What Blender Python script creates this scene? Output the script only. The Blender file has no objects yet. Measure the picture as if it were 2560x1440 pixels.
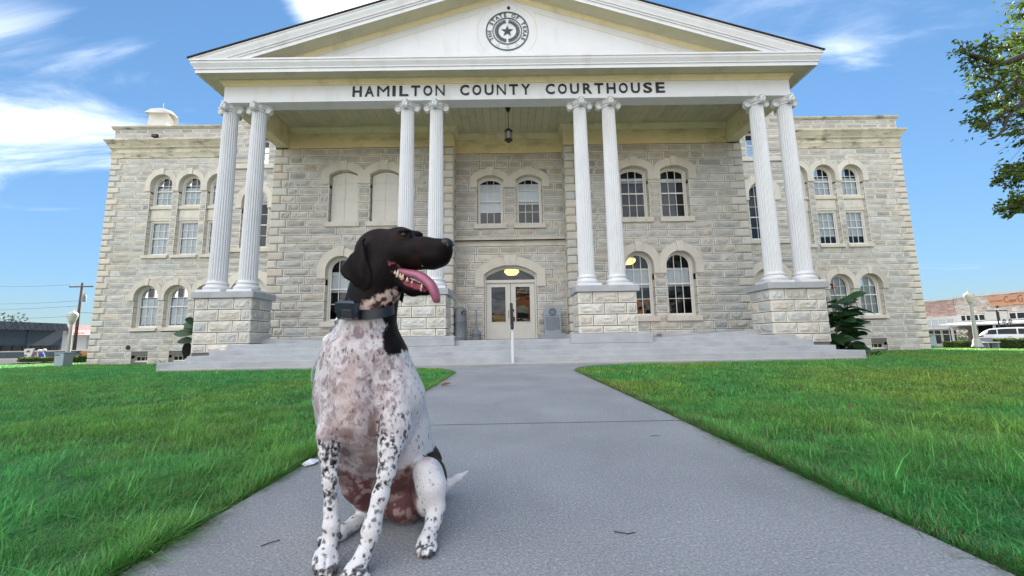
import bpy, bmesh, math, random
import numpy as np
from mathutils import Vector, Matrix
rad = math.radians
random.seed(11)
rng = np.random.default_rng(7)
C = bpy.context.scene.collection
S = bpy.context.scene

# ------------------------------------------------------------------ camera
cam = bpy.data.cameras.new("camera"); cam_ob = bpy.data.objects.new("camera", cam); C.objects.link(cam_ob)
CAM_H = 0.62
_p, _r, _y = rad(7.609), rad(1.022), rad(0.405)
_f = Vector((math.sin(_y)*math.cos(_p), math.cos(_y)*math.cos(_p), math.sin(_p)))
_rt0 = Vector((math.cos(_y), -math.sin(_y), 0)); _up0 = _rt0.cross(_f)
_rt = _rt0*math.cos(_r) - _up0*math.sin(_r); _up = _up0*math.cos(_r) + _rt0*math.sin(_r)
cam_ob.matrix_world = Matrix(((_rt.x, _up.x, -_f.x, 0), (_rt.y, _up.y, -_f.y, 0), (_rt.z, _up.z, -_f.z, CAM_H), (0, 0, 0, 1)))
cam.sensor_width = 36; cam.lens = 36*987.5/2560; cam.clip_start = 0.05; cam.clip_end = 3000
S.camera = cam_ob

# ------------------------------------------------------------------ sky, sun, exposure
SUN_EL, SUN_AZ = rad(37), rad(4)          # azimuth measured from +Y (behind the courthouse) towards +X
W = bpy.data.worlds.new("World"); S.world = W; W.use_nodes = True
def build_world():
    nt = W.node_tree; nt.nodes.clear(); N = nt.nodes.new; L = nt.links.new
    out = N('ShaderNodeOutputWorld'); bg = N('ShaderNodeBackground'); bg.inputs[1].default_value = 0.1
    sky = N('ShaderNodeTexSky'); sky.sky_type = 'NISHITA'; sky.sun_disc = False
    sky.sun_elevation = SUN_EL; sky.sun_rotation = SUN_AZ
    sky.air_density = 0.8; sky.dust_density = 0.0; sky.ozone_density = 3.0; sky.altitude = 350
    tc = N('ShaderNodeTexCoord')
    def mth(op, a, b=0.):
        m = N('ShaderNodeMath'); m.operation = op
        for i, x in enumerate((a, b)):
            if isinstance(x, (int, float)): m.inputs[i].default_value = x
            else: L(x, m.inputs[i])
        return m.outputs[0]
    # the brightest part of the sky is held back, all round alike
    bw = N('ShaderNodeRGBToBW'); L(sky.outputs[0], bw.inputs[0])
    k = mth('DIVIDE', 1.0, mth('ADD', 1.0, mth('MULTIPLY', mth('POWER', bw.outputs[0], 1.5), .085)))
    sc = N('ShaderNodeVectorMath'); sc.operation = 'SCALE'; L(sky.outputs[0], sc.inputs[0]); L(k, sc.inputs['Scale'])
    hs = N('ShaderNodeHueSaturation'); hs.inputs['Hue'].default_value = .491; hs.inputs['Saturation'].default_value = 1.06; hs.inputs['Value'].default_value = .60
    L(sc.outputs[0], hs.inputs['Color'])
    def lobe(d, lo, hi):
        v = N('ShaderNodeVectorMath'); v.operation = 'DOT_PRODUCT'; v.inputs[1].default_value = Vector(d).normalized()
        L(tc.outputs['Generated'], v.inputs[0])
        r = N('ShaderNodeMapRange'); r.interpolation_type = 'SMOOTHSTEP'; r.inputs[1].default_value = lo; r.inputs[2].default_value = hi
        L(v.outputs['Value'], r.inputs[0]); return r.outputs[0]
    # streaked cirrus: noise on a flat cloud layer, drawn out along one direction
    sep = N('ShaderNodeSeparateXYZ'); L(tc.outputs['Generated'], sep.inputs[0])
    zz = mth('ADD', mth('MAXIMUM', sep.outputs[2], 0.0), .14)
    cmb = N('ShaderNodeCombineXYZ'); L(mth('DIVIDE', sep.outputs[0], zz), cmb.inputs[0]); L(mth('DIVIDE', sep.outputs[1], zz), cmb.inputs[1])
    mp = N('ShaderNodeMapping'); mp.inputs['Rotation'].default_value = (0, 0, rad(CLOUD_ROT)); mp.inputs['Scale'].default_value = (.55, 1.9, 1); mp.inputs['Location'].default_value = (1.3, .4, 0)
    L(cmb.outputs[0], mp.inputs[0])
    def noise(s, d, r, dist=0.):
        n = N('ShaderNodeTexNoise'); n.inputs['Scale'].default_value = s; n.inputs['Detail'].default_value = d; n.inputs['Roughness'].default_value = r; n.inputs['Distortion'].default_value = dist
        L(mp.outputs[0], n.inputs['Vector']); return n.outputs[0]
    wisp = noise(1.5, 10, .60, .9); big = noise(.35, 2, .5)
    cov = 0.0
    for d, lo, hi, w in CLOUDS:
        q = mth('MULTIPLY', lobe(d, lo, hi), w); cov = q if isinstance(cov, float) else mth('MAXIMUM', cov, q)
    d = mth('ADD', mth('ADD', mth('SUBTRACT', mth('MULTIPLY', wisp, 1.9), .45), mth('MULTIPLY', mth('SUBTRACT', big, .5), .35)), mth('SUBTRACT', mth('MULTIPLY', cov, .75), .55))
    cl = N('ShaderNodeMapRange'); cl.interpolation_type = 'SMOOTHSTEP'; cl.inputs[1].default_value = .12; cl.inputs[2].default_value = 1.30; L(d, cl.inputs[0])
    mix = N('ShaderNodeMix'); mix.data_type = 'RGBA'
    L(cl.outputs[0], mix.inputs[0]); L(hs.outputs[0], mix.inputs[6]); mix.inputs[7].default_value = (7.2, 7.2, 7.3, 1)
    L(mix.outputs[2], bg.inputs[0]); L(bg.outputs[0], out.inputs[0])
CLOUD_ROT = 28
# where the cirrus lies: a band low on the left, a bright patch behind the gable, and an unseen bank added behind the viewer to light the facade and porch
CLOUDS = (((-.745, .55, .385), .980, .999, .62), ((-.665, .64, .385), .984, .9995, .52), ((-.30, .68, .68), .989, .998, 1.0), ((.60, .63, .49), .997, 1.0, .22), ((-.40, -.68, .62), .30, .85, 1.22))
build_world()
sun = bpy.data.lights.new("sun", 'SUN'); sun.energy = 4.2; sun.angle = rad(.55); sun.color = (1, .95, .87)
sun_ob = bpy.data.objects.new("sun", sun); C.objects.link(sun_ob)
_sd = Vector((math.sin(SUN_AZ)*math.cos(SUN_EL), math.cos(SUN_AZ)*math.cos(SUN_EL), math.sin(SUN_EL)))   # towards the sun
sun_ob.rotation_euler = _sd.to_track_quat('Z', 'Y').to_euler()
S.view_settings.view_transform = 'Standard'; S.view_settings.look = 'None'; S.view_settings.gamma = 1
S.view_settings.use_curve_mapping = False; S.view_settings.exposure = 2.06
S.render.engine = 'CYCLES'
S.cycles.max_bounces = 8; S.cycles.diffuse_bounces = 4; S.cycles.glossy_bounces = 4; S.cycles.transparent_max_bounces = 12

# ------------------------------------------------------------------ helpers
class MB:
    """collects polygons with a per-face tint; build() links them as one mesh object"""
    def __init__(s): s.v = []; s.f = []; s.c = []; s.m = []
    def add(s, vs, fs, col=None, mi=0):
        o = len(s.v); s.v += [tuple(v) for v in vs]
        for f in fs: s.f.append(tuple(i+o for i in f)); s.c.append(col); s.m.append(mi)
    def quad(s, a, b, c, d, col=None, mi=0): s.add((a, b, c, d), ((0, 1, 2, 3),), col, mi)
    def box(s, x0, x1, y0, y1, z0, z1, col=None, mi=0, bev=0):
        if bev:
            b = bev; vs = []
            # chamfered box: 24 vertices
            X, Y, Z = (x0, x1), (y0, y1), (z0, z1); idx = {}
            for i in (0, 1):
                for j in (0, 1):
                    for k in (0, 1):
                        sx, sy, sz = 1-2*i, 1-2*j, 1-2*k
                        idx[i, j, k] = len(vs)
                        vs += [(X[i], Y[j]+sy*b, Z[k]+sz*b), (X[i]+sx*b, Y[j], Z[k]+sz*b), (X[i]+sx*b, Y[j]+sy*b, Z[k])]
            g = lambda i, j, k, a: idx[i, j, k]+a
            fs = []
            for i in (0, 1): fs.append([g(i, 0, 0, 0), g(i, 0, 1, 0), g(i, 1, 1, 0), g(i, 1, 0, 0)])
            for j in (0, 1): fs.append([g(0, j, 0, 1), g(1, j, 0, 1), g(1, j, 1, 1), g(0, j, 1, 1)])
            for k in (0, 1): fs.append([g(0, 0, k, 2), g(0, 1, k, 2), g(1, 1, k, 2), g(1, 0, k, 2)])
            for j in (0, 1):
                for k in (0, 1): fs.append([g(0, j, k, 1), g(1, j, k, 1), g(1, j, k, 2), g(0, j, k, 2)])
            for i in (0, 1):
                for k in (0, 1): fs.append([g(i, 0, k, 0), g(i, 1, k, 0), g(i, 1, k, 2), g(i, 0, k, 2)])
            for i in (0, 1):
                for j in (0, 1): fs.append([g(i, j, 0, 0), g(i, j, 1, 0), g(i, j, 1, 1), g(i, j, 0, 1)])
            for i in (0, 1):
                for j in (0, 1):
                    for k in (0, 1): fs.append([g(i, j, k, 0), g(i, j, k, 1), g(i, j, k, 2)])
            s.add(vs, fs, col, mi); return
        vs = [(x0, y0, z0), (x1, y0, z0), (x1, y1, z0), (x0, y1, z0), (x0, y0, z1), (x1, y0, z1), (x1, y1, z1), (x0, y1, z1)]
        s.add(vs, ((3, 2, 1, 0), (4, 5, 6, 7), (0, 1, 5, 4), (1, 2, 6, 5), (2, 3, 7, 6), (3, 0, 4, 7)), col, mi)
    def lathe(s, prof, cx=0, cy=0, n=16, col=None, mi=0, rfun=None, cap=True):
        vs = []
        for r, z in prof:
            for i in range(n):
                a = 2*math.pi*i/n; q = r*(rfun(a) if rfun else 1)
                vs.append((cx+q*math.cos(a), cy+q*math.sin(a), z))
        fs = []
        for k in range(len(prof)-1):
            for i in range(n):
                j = (i+1) % n; fs.append((k*n+i, k*n+j, (k+1)*n+j, (k+1)*n+i))
        if cap: fs.append(tuple(range(n-1, -1, -1))); fs.append(tuple((len(prof)-1)*n+i for i in range(n)))
        s.add(vs, fs, col, mi)
    def tube(s, pts, rs, n=8, col=None, mi=0, cap=True, flat=1.0):
        pts = [Vector(p) for p in pts]
        if not hasattr(rs, '__len__'): rs = [rs]*len(pts)
        vs = []; u = None
        for k, p in enumerate(pts):
            t = (pts[min(k+1, len(pts)-1)]-pts[max(k-1, 0)]).normalized()
            if u is None:
                u = t.orthogonal().normalized()
            else:
                u = (u - t*u.dot(t)); u = u.normalized() if u.length > 1e-6 else t.orthogonal().normalized()
            w = t.cross(u)
            for i in range(n):
                a = 2*math.pi*i/n; vs.append(p+(u*math.cos(a)+w*math.sin(a)*flat)*rs[k])
        fs = []
        for k in range(len(pts)-1):
            for i in range(n):
                j = (i+1) % n; fs.append((k*n+i, k*n+j, (k+1)*n+j, (k+1)*n+i))
        if cap: fs.append(tuple(range(n-1, -1, -1))); fs.append(tuple((len(pts)-1)*n+i for i in range(n)))
        s.add(vs, fs, col, mi)
    def prism(s, poly, axis, a, b, col=None, mi=0):
        """extrude a 2-D polygon along axis from a to b; poly in the two other axes (x,z for axis y)"""
        n = len(poly)
        def P(q, t):
            return (q[0], t, q[1]) if axis == 'y' else ((t, q[0], q[1]) if axis == 'x' else (q[0], q[1], t))
        vs = [P(q, a) for q in poly]+[P(q, b) for q in poly]
        fs = [tuple(range(n)), tuple(range(2*n-1, n-1, -1))]
        for i in range(n): j = (i+1) % n; fs.append((i, i+n, j+n, j))
        s.add(vs, fs, col, mi)
    def mould(s, prof, x0, x1, yf, yb, col=None, mi=0, ends=True):
        """profile [(out,z)] swept round the front and both returns of a block"""
        n = len(prof); vs = []
        for o, z in prof: vs += [(x0-o, yb, z), (x0-o, yf-o, z), (x1+o, yf-o, z), (x1+o, yb, z)]
        fs = []
        for k in range(n-1):
            for i in range(3): fs.append((k*4+i, k*4+i+1, (k+1)*4+i+1, (k+1)*4+i))
        s.add(vs, fs, col, mi)
    def build(s, name, mat, parent=None, smooth=False, origin=None, auto=None):
        me = bpy.data.meshes.new(name); o = Vector((0, 0, 0))
        if origin is not None: o = Vector(origin)
        me.from_pydata([(v[0]-o.x, v[1]-o.y, v[2]-o.z) for v in s.v], [], s.f)
        mats = mat if isinstance(mat, (list, tuple)) else [mat]
        for m in mats: me.materials.append(m)
        if len(mats) > 1: me.polygons.foreach_set('material_index', s.m)
        if any(c is not None for c in s.c) or any(m.get('tinted') for m in mats):
            at = me.color_attributes.new('tint', 'FLOAT_COLOR', 'CORNER')
            arr = []
            for f, c in zip(s.f, s.c):
                c = c or (1, 1, 1); arr += [c[0], c[1], c[2], 1.0]*len(f)
            at.data.foreach_set('color', arr)
        bm = bmesh.new(); bm.from_mesh(me); bmesh.ops.recalc_face_normals(bm, faces=bm.faces); bm.to_mesh(me); bm.free()
        if smooth: me.shade_smooth()
        if auto is not None: me.shade_smooth(); me.set_sharp_from_angle(angle=rad(auto))
        ob = bpy.data.objects.new(name, me); C.objects.link(ob)
        if parent is not None:
            ob.parent = parent; ob.location = o - world_loc(parent)
        else: ob.location = o
        return ob
def world_loc(o):
    l = Vector((0, 0, 0))
    while o is not None: l += o.location; o = o.parent
    return l
def thing(name, label, cat, loc=(0, 0, 0), group=None, kind=None):
    o = bpy.data.objects.new(name, None); o.empty_display_size = .1; C.objects.link(o); o.location = loc
    return tag(o, label, cat, group, kind)
def tag(o, label=None, cat=None, group=None, kind=None):
    for k, v in (('label', label), ('category', cat), ('group', group), ('kind', kind)):
        if v: o[k] = v
    return o
def copy_tree(o, loc=None, parent=None):
    c = o.copy(); C.objects.link(c)
    if parent is not None: c.parent = parent
    if loc is not None: c.location = loc
    for ch in list(o.children): copy_tree(ch, None, c)
    return c

# ------------------------------------------------------------------ materials
def mat(name, col, rough=.7, var=.12, scale=6., bump=0., bscale=40., tint=False, metal=0., stain=None, spec=.5, coat=0, stretch=None, fine=None, island=0.):
    m = bpy.data.materials.new(name); m.use_nodes = True; nt = m.node_tree; N = nt.nodes.new; L = nt.links.new
    b = nt.nodes['Principled BSDF']; b.inputs['Roughness'].default_value = rough; b.inputs['Metallic'].default_value = metal; m['tinted'] = tint
    b.inputs['Specular IOR Level'].default_value = spec; b.inputs['Coat Weight'].default_value = coat
    tc = N('ShaderNodeNewGeometry'); vec = tc.outputs['Position']
    if stretch:
        mp = N('ShaderNodeMapping'); mp.inputs['Scale'].default_value = stretch; L(vec, mp.inputs[0]); vec = mp.outputs[0]
    def noise(sc, det=5, ro=.55, v=None):
        n = N('ShaderNodeTexNoise'); n.inputs['Scale'].default_value = sc; n.inputs['Detail'].default_value = det; n.inputs['Roughness'].default_value = ro
        L(v or vec, n.inputs['Vector']); return n.outputs[0]
    def mr(x, a, b_, c, d):
        r = N('ShaderNodeMapRange'); r.inputs[1].default_value = a; r.inputs[2].default_value = b_; r.inputs[3].default_value = c; r.inputs[4].default_value = d; L(x, r.inputs[0]); return r.outputs[0]
    def mul(c, f):
        x = N('ShaderNodeMix'); x.data_type = 'RGBA'; x.blend_type = 'MULTIPLY'; x.inputs[0].default_value = 1
        L(c, x.inputs[6]); L(f, x.inputs[7]); return x.outputs[2]
    rgb = N('ShaderNodeRGB'); rgb.outputs[0].default_value = (*col, 1); c = rgb.outputs[0]
    if tint:
        a = N('ShaderNodeAttribute'); a.attribute_name = 'tint'; c = mul(c, a.outputs['Color'])
    if var: c = mul(c, mr(noise(scale), .25, .75, 1-var, 1+var))
    if fine: c = mul(c, mr(noise(fine[1], 3, .7), .3, .7, 1-fine[0], 1+fine[0]))
    if island:
        oi = N('ShaderNodeObjectInfo'); c = mul(c, mr(oi.outputs['Random'], 0, 1, 1-island, 1+island))
    if stain:
        scol, amt, ssc, st = stain
        mp = N('ShaderNodeMapping'); mp.inputs['Scale'].default_value = st; L(tc.outputs['Position'], mp.inputs[0])
        f = mr(noise(ssc, 6, .65, mp.outputs[0]), .52, .72, 0, amt)
        x = N('ShaderNodeMix'); x.data_type = 'RGBA'; L(f, x.inputs[0]); L(c, x.inputs[6]); x.inputs[7].default_value = (*scol, 1); c = x.outputs[2]
    L(c, b.inputs['Base Color'])
    if bump:
        bp = N('ShaderNodeBump'); bp.inputs['Strength'].default_value = 1; bp.inputs['Distance'].default_value = bump
        L(noise(bscale, 6, .6), bp.inputs['Height']); L(bp.outputs[0], b.inputs['Normal'])
    return m
def glass_mat(name, tintc=(.85, .92, .95), rough=.0):
    m = bpy.data.materials.new(name); m.use_nodes = True; nt = m.node_tree; nt.nodes.clear(); N = nt.nodes.new; L = nt.links.new
    o = N('ShaderNodeOutputMaterial'); t = N('ShaderNodeBsdfTransparent'); t.inputs[0].default_value = (*tintc, 1)
    g = N('ShaderNodeBsdfGlossy'); g.inputs['Roughness'].default_value = rough
    fr = N('ShaderNodeFresnel'); fr.inputs[0].default_value = 1.6
    n = N('ShaderNodeTexNoise'); n.inputs['Scale'].default_value = 2.2; geo = N('ShaderNodeNewGeometry'); L(geo.outputs['Position'], n.inputs['Vector'])
    bp = N('ShaderNodeBump'); bp.inputs['Distance'].default_value = .004; L(n.outputs[0], bp.inputs['Height']); L(bp.outputs[0], g.inputs['Normal'])
    mx = N('ShaderNodeMixShader'); L(fr.outputs[0], mx.inputs[0]); L(t.outputs[0], mx.inputs[1]); L(g.outputs[0], mx.inputs[2]); L(mx.outputs[0], o.inputs[0])
    return m
def emit_mat(name, col, st):
    m = bpy.data.materials.new(name); m.use_nodes = True; b = m.node_tree.nodes['Principled BSDF']
    b.inputs['Base Color'].default_value = (*col, 1); b.inputs['Emission Color'].default_value = (*col, 1); b.inputs['Emission Strength'].default_value = st
    return m
def leafy(m, amt=.4):
    nt = m.node_tree; b = nt.nodes['Principled BSDF']; t = nt.nodes.new('ShaderNodeBsdfTranslucent'); x = nt.nodes.new('ShaderNodeMixShader'); x.inputs[0].default_value = amt
    nt.links.new(b.inputs['Base Color'].links[0].from_socket, t.inputs[0]); nt.links.new(b.outputs[0], x.inputs[1]); nt.links.new(t.outputs[0], x.inputs[2]); nt.links.new(x.outputs[0], nt.nodes['Material Output'].inputs[0]); return m
M = {}
M['stone'] = mat('limestone', (.62, .60, .55), .9, .14, 3.0, .012, 22, tint=True, fine=(.10, 60), stain=((.24, .23, .20), .32, 1.1, (1, 1, 1.6)))
M['dressed'] = mat('dressed_limestone', (.64, .605, .53), .85, .08, 2.5, .003, 60, tint=True, fine=(.05, 80), stain=((.36, .31, .24), .35, 1.6, (1, 1, .5)))
M['cornice'] = mat('weathered_cornice', (.56, .52, .42), .9, .15, 2.0, .006, 40, tint=True, stain=((.06, .055, .05), .95, 1.5, (.8, .8, 2.6)))
M['mortar'] = mat('mortar', (.15, .145, .14), .95, .1, 8, .004, 80)
M['white'] = mat('white_paint', (.70, .72, .745), .45, .03, 2, .001, 40, stain=((.44, .42, .35), .34, 1.3, (1, 1, .25)))
M['cream'] = mat('cream_paint', (.76, .69, .45), .6, .05, 2, .001, 40, stain=((.42, .35, .2), .5, 1.6, (1, 1, 1)))
M['frieze'] = mat('cream_plaster', (.74, .66, .39), .8, .06, 2, .002, 40, stain=((.36, .30, .16), .75, 1.0, (.7, 1, 1.6)))
M['ceil'] = mat('ceiling_paint', (.62, .585, .42), .7, .05, 2, .001, 30, island=.04, stain=((.32, .30, .22), .45, 1.2, (1, 1, 1)))
M['trim'] = mat('window_trim', (.66, .645, .59), .55, .04, 3)
M['sash'] = mat('sash_paint', (.78, .77, .73), .5, .03, 3)
M['glass'] = glass_mat('window_glass')
M['blind'] = mat('window_blind', (.74, .76, .78), .85, .04, 2)
M['curtain'] = mat('curtain', (.45, .46, .46), .9, .08, 3)
M['dark'] = mat('dark_room', (.035, .035, .04), .9, .1, 3)
M['concrete'] = mat('step_concrete', (.41, .43, .455), .85, .12, 2.2, .003, 70, fine=(.06, 50), stain=((.24, .25, .26), .5, 1.3, (1, 1, 3)))
M['black'] = mat('black_iron', (.02, .02, .022), .45, .1, 8)
M['letter'] = mat('dark_letter', (.008, .012, .020), .5, .08, 6)
M['shingle'] = mat('roof_shingle', (.05, .045, .045), .9, .2, 10, .01, 30)
M['greyplastic'] = mat('grey_plastic', (.20, .225, .24), .55, .06, 3)
M['granite'] = mat('blue_granite', (.33, .37, .41), .6, .08, 30, fine=(.08, 120))
M['engrave'] = mat('engraved', (.12, .15, .18), .7, .1, 10)
M['boxblue'] = mat('cabinet_paint', (.30, .38, .43), .5, .05, 4)
M['soil'] = mat('soil', (.035, .028, .02), .95, .3, 20, .02, 60)
M['lamppaint'] = mat('lamp_post_paint', (.38, .39, .37), .5, .05, 4)
M['globe'] = mat('lamp_globe', (.55, .54, .50), .25, .03, 3, coat=.3)
M['asphalt'] = mat('asphalt', (.055, .055, .057), .9, .15, 2, .004, 90, fine=(.1, 60))
M['pavement'] = mat('pavement', (.42, .41, .38), .9, .1, 1.5, .003, 60)
# ================================================================== setting: ground, road, path
YP, YF, YB, YR, YL, YW = 12.0, 12.25, 15.4, 16.07, 19.6, 21.0
def gz(x, y):
    """height of the terrain: level by the path, falling a little towards the sides of the courthouse"""
    s = min(max((y-8.5)/11.0, 0), 1); s = s*s*(3-2*s)
    t = min(max((abs(x)-7.5)/5.0, 0), 1)
    return -0.20*s*t
# ================================================================== courthouse
CH = thing('courthouse', 'pale limestone courthouse with white columned portico and lettered pediment', 'courthouse', (0, 16, 0))
CR = 0.333
def stone(P, u, n, a0, a1, z0, z1, rough=.045, grid=(4, 2), dL=.03, dR=.03, tone=None, margin=.036, j=.012, dressed=False):
    """one rock-faced ashlar block as an MB: tooled margin, rough raised centre, recessed joints"""
    m = MB(); P = Vector(P); u = Vector(u); n = Vector(n); Z = Vector((0, 0, 1))
    a0 += j; a1 -= j; z0 += j; z1 -= j
    q = lambda a, z, c: P+u*a+Z*z+n*c
    t = tone if tone is not None else random.gauss(.93, .10)
    w = random.gauss(0, .03)
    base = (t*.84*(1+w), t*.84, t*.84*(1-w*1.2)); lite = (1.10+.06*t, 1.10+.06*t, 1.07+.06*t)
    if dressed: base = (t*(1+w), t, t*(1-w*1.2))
    o = [(a0, z0), (a1, z0), (a1, z1), (a0, z1)]
    dd = [dL, dR, dR, dL]
    V = [q(a, z, 0) for a, z in o]+[q(a, z, -d) for (a, z), d in zip(o, dd)]
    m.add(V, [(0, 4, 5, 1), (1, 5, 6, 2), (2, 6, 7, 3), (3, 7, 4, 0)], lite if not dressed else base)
    mg = min(margin, (a1-a0)*.2, (z1-z0)*.25)
    if dressed:
        i = [(a0+mg, z0+mg), (a1-mg, z0+mg), (a1-mg, z1-mg), (a0+mg, z1-mg)]
        pr = rough
        V = [q(a, z, 0) for a, z in o]+[q(a, z, pr) for a, z in i]
        m.add(V, [(0, 1, 5, 4), (1, 2, 6, 5), (2, 3, 7, 6), (3, 0, 4, 7), (4, 5, 6, 7)], base)
        return m
    gx, gzn = grid
    xs = [a0+mg+(a1-a0-2*mg)*k/gx for k in range(gx+1)]; zs = [z0+mg+(z1-z0-2*mg)*k/gzn for k in range(gzn+1)]
    V = [q(a, z, 0) for a, z in o]; i4 = []
    V2 = []
    for r, zz in enumerate(zs):
        for c, xx in enumerate(xs):
            edge = r in (0, gzn) or c in (0, gx)
            jx = 0 if c in (0, gx) else random.uniform(-.25, .25)*(a1-a0)/gx
            jz = 0 if r in (0, gzn) else random.uniform(-.2, .2)*(z1-z0)/gzn
            V2.append(q(xx+jx, zz+jz, (0.012*random.random() if edge else random.uniform(.35, 1.15)*rough)))
    W_ = gx+1; cor = [0, gx, gzn*W_+gx, gzn*W_]
    off = 4
    fs = [(0, 1, off+cor[1], off+cor[0]), (1, 2, off+cor[2], off+cor[1]), (2, 3, off+cor[3], off+cor[2]), (3, 0, off+cor[0], off+cor[3])]
    # the margin quads ignore the tiny wobble of the edge points (covered by thin triangles)
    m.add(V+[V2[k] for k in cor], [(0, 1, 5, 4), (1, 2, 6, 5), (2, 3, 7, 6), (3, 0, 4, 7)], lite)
    fs = []
    for r in range(gzn):
        for c in range(gx):
            a, b, d, e = r*W_+c, r*W_+c+1, (r+1)*W_+c+1, (r+1)*W_+c
            fs += [(a, b, d), (a, d, e)] if (r+c) % 2 else [(a, b, e), (b, d, e)]
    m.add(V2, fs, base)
    return m
def arch_half(op, z):
    """half width of the clear opening at height z"""
    if z >= op['crown']: return 0
    if z <= op['spr']: return op['hw']
    rise = op['crown']-op['spr']; R = (op['hw']**2+rise**2)/(2*rise); zc = op['crown']-R
    return math.sqrt(max(R*R-(z-zc)**2, 0))
BLOCKS = []           # (size on screen, MB, centre)
QUOINS = []
def emit(lst, m, cen, area):
    d = (cen[1]**2+cen[0]**2)**.5; lst.append((area/d/d, m, cen))
def wall_blocks(P, u, n, L, z0, z1, ops, lens=(.5, 1.15), quoL=None, quoR=None, rough=.045, grid=(4, 2), belts=(), tone=1.0, ch=CR, dress_op=True, qr=.03):
    """courses from the top down; openings and belts are left free; quoins at the ends if asked for"""
    P = Vector(P); u = Vector(u); nz = Vector(n); k = 0; zt = z1
    while zt > z0+.05:
        zb = max(zt-ch, z0)
        skip = False
        for b0, b1 in belts:
            if zb < b1-.02 and zt > b0+.02:
                if zt > b1+.06: zb = b1
                else: zt = b0; skip = True
        if skip: continue
        # free intervals
        iv = [(0, L, False, False)]
        s = 0.; e = L
        if quoL: s = quoL[k % 2]
        if quoR: e = L-quoR[k % 2]
        for flag, a0, a1 in ((quoL, 0, s), (quoR, e, L)):
            if flag:
                m = stone(P, u, nz, a0-(.02 if a0 == 0 else 0), a1+(.02 if a1 == L else 0), zb, zt, qr, dressed=True, margin=.05, tone=random.gauss(1.0, .05), dL=.34, dR=.34)
                c = P+u*((a0+a1)/2); emit(QUOINS, m, (c.x, c.y, (zb+zt)/2), (a1-a0)*(zt-zb))
        iv = [(s, e, False, False)]
        for o in ops:
            if zb < o['crown']-.03 and zt > o['sill']+.03:
                h = arch_half(o, max(zb, o['sill'])); lo, hi = o['cx']-h, o['cx']+h
                full = zt <= o['leg']+.05
                nv = []
                for a, b, dl, dr in iv:
                    if b <= lo or a >= hi: nv.append((a, b, dl, dr)); continue
                    if lo-a > .04: nv.append((a, lo, dl, full))
                    if b-hi > .04: nv.append((hi, b, full, dr))
                iv = nv
        for a, b, dl, dr in iv:
            w = b-a
            if w < lens[0]*1.5: cuts = [a, b]
            else:
                cuts = [a]
                x = a + (random.uniform(.35, 1)*lens[1])
                while x < b-lens[0]*.55:
                    cuts.append(x); x += random.uniform(*lens)
                if b-cuts[-1] > lens[1]*1.25: cuts.append((b+cuts[-1])/2)
                cuts.append(b)
            for q in range(len(cuts)-1):
                t = random.gauss(.94, .085)*tone
                if random.random() < .06: t *= .8
                m = stone(P, u, nz, cuts[q], cuts[q+1], zb, zt, rough, grid, .34 if (dl and q == 0) else .03, .34 if (dr and q == len(cuts)-2) else .03, t)
                c = P+u*((cuts[q]+cuts[q+1])/2); emit(BLOCKS, m, (c.x, c.y, (zb+zt)/2), (cuts[q+1]-cuts[q])*(zt-zb))
        zt = zb; k += 1
CORE = MB()
def core(P, u, n, L, z0, z1, ops, c=-.02):
    """the bedding face behind the blocks, with the openings left out"""
    P = Vector(P)+Vector(n)*c; u = Vector(u); Z = Vector((0, 0, 1))
    xs = sorted({0., L}|{v for o in ops for v in (o['cx']-o['hw'], o['cx']+o['hw'])}); zs = sorted({z0, z1}|{v for o in ops for v in (max(o['sill'], z0), min(o['crown'], z1))})
    xs = [x for x in xs if 0 <= x <= L]
    for i in range(len(xs)-1):
        for j in range(len(zs)-1):
            mx, mz = (xs[i]+xs[i+1])/2, (zs[j]+zs[j+1])/2
            if any(abs(mx-o['cx']) < o['hw'] and o['sill'] < mz < o['crown'] for o in ops): continue
            CORE.quad(P+u*xs[i]+Z*zs[j], P+u*xs[i+1]+Z*zs[j], P+u*xs[i+1]+Z*zs[j+1], P+u*xs[i]+Z*zs[j+1])
    for o in ops:
        if o['crown']-o['spr'] < .01: continue
        for sg in (-1, 1):
            pts = [P+u*(o['cx']+sg*o['hw'])+Z*o['crown']]
            for k in range(9):
                z = o['spr']+(o['crown']-o['spr'])*math.sin(k/8*math.pi/2); h = arch_half(o, z)
                pts.append(P+u*(o['cx']+sg*h)+Z*z)
            for k in range(1, len(pts)-1): CORE.add((pts[0], pts[k], pts[k+1]), ((0, 1, 2),))
def arch_curve(o, hw, crown, spr, n=8):
    rise = crown-spr; R = (hw*hw+rise*rise)/(2*rise); zc = crown-R; a0 = math.asin(min((spr-zc)/R, 1)); 
    return R, zc, [a0+(math.pi/2-a0)*k/n for k in range(n+1)]
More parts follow.
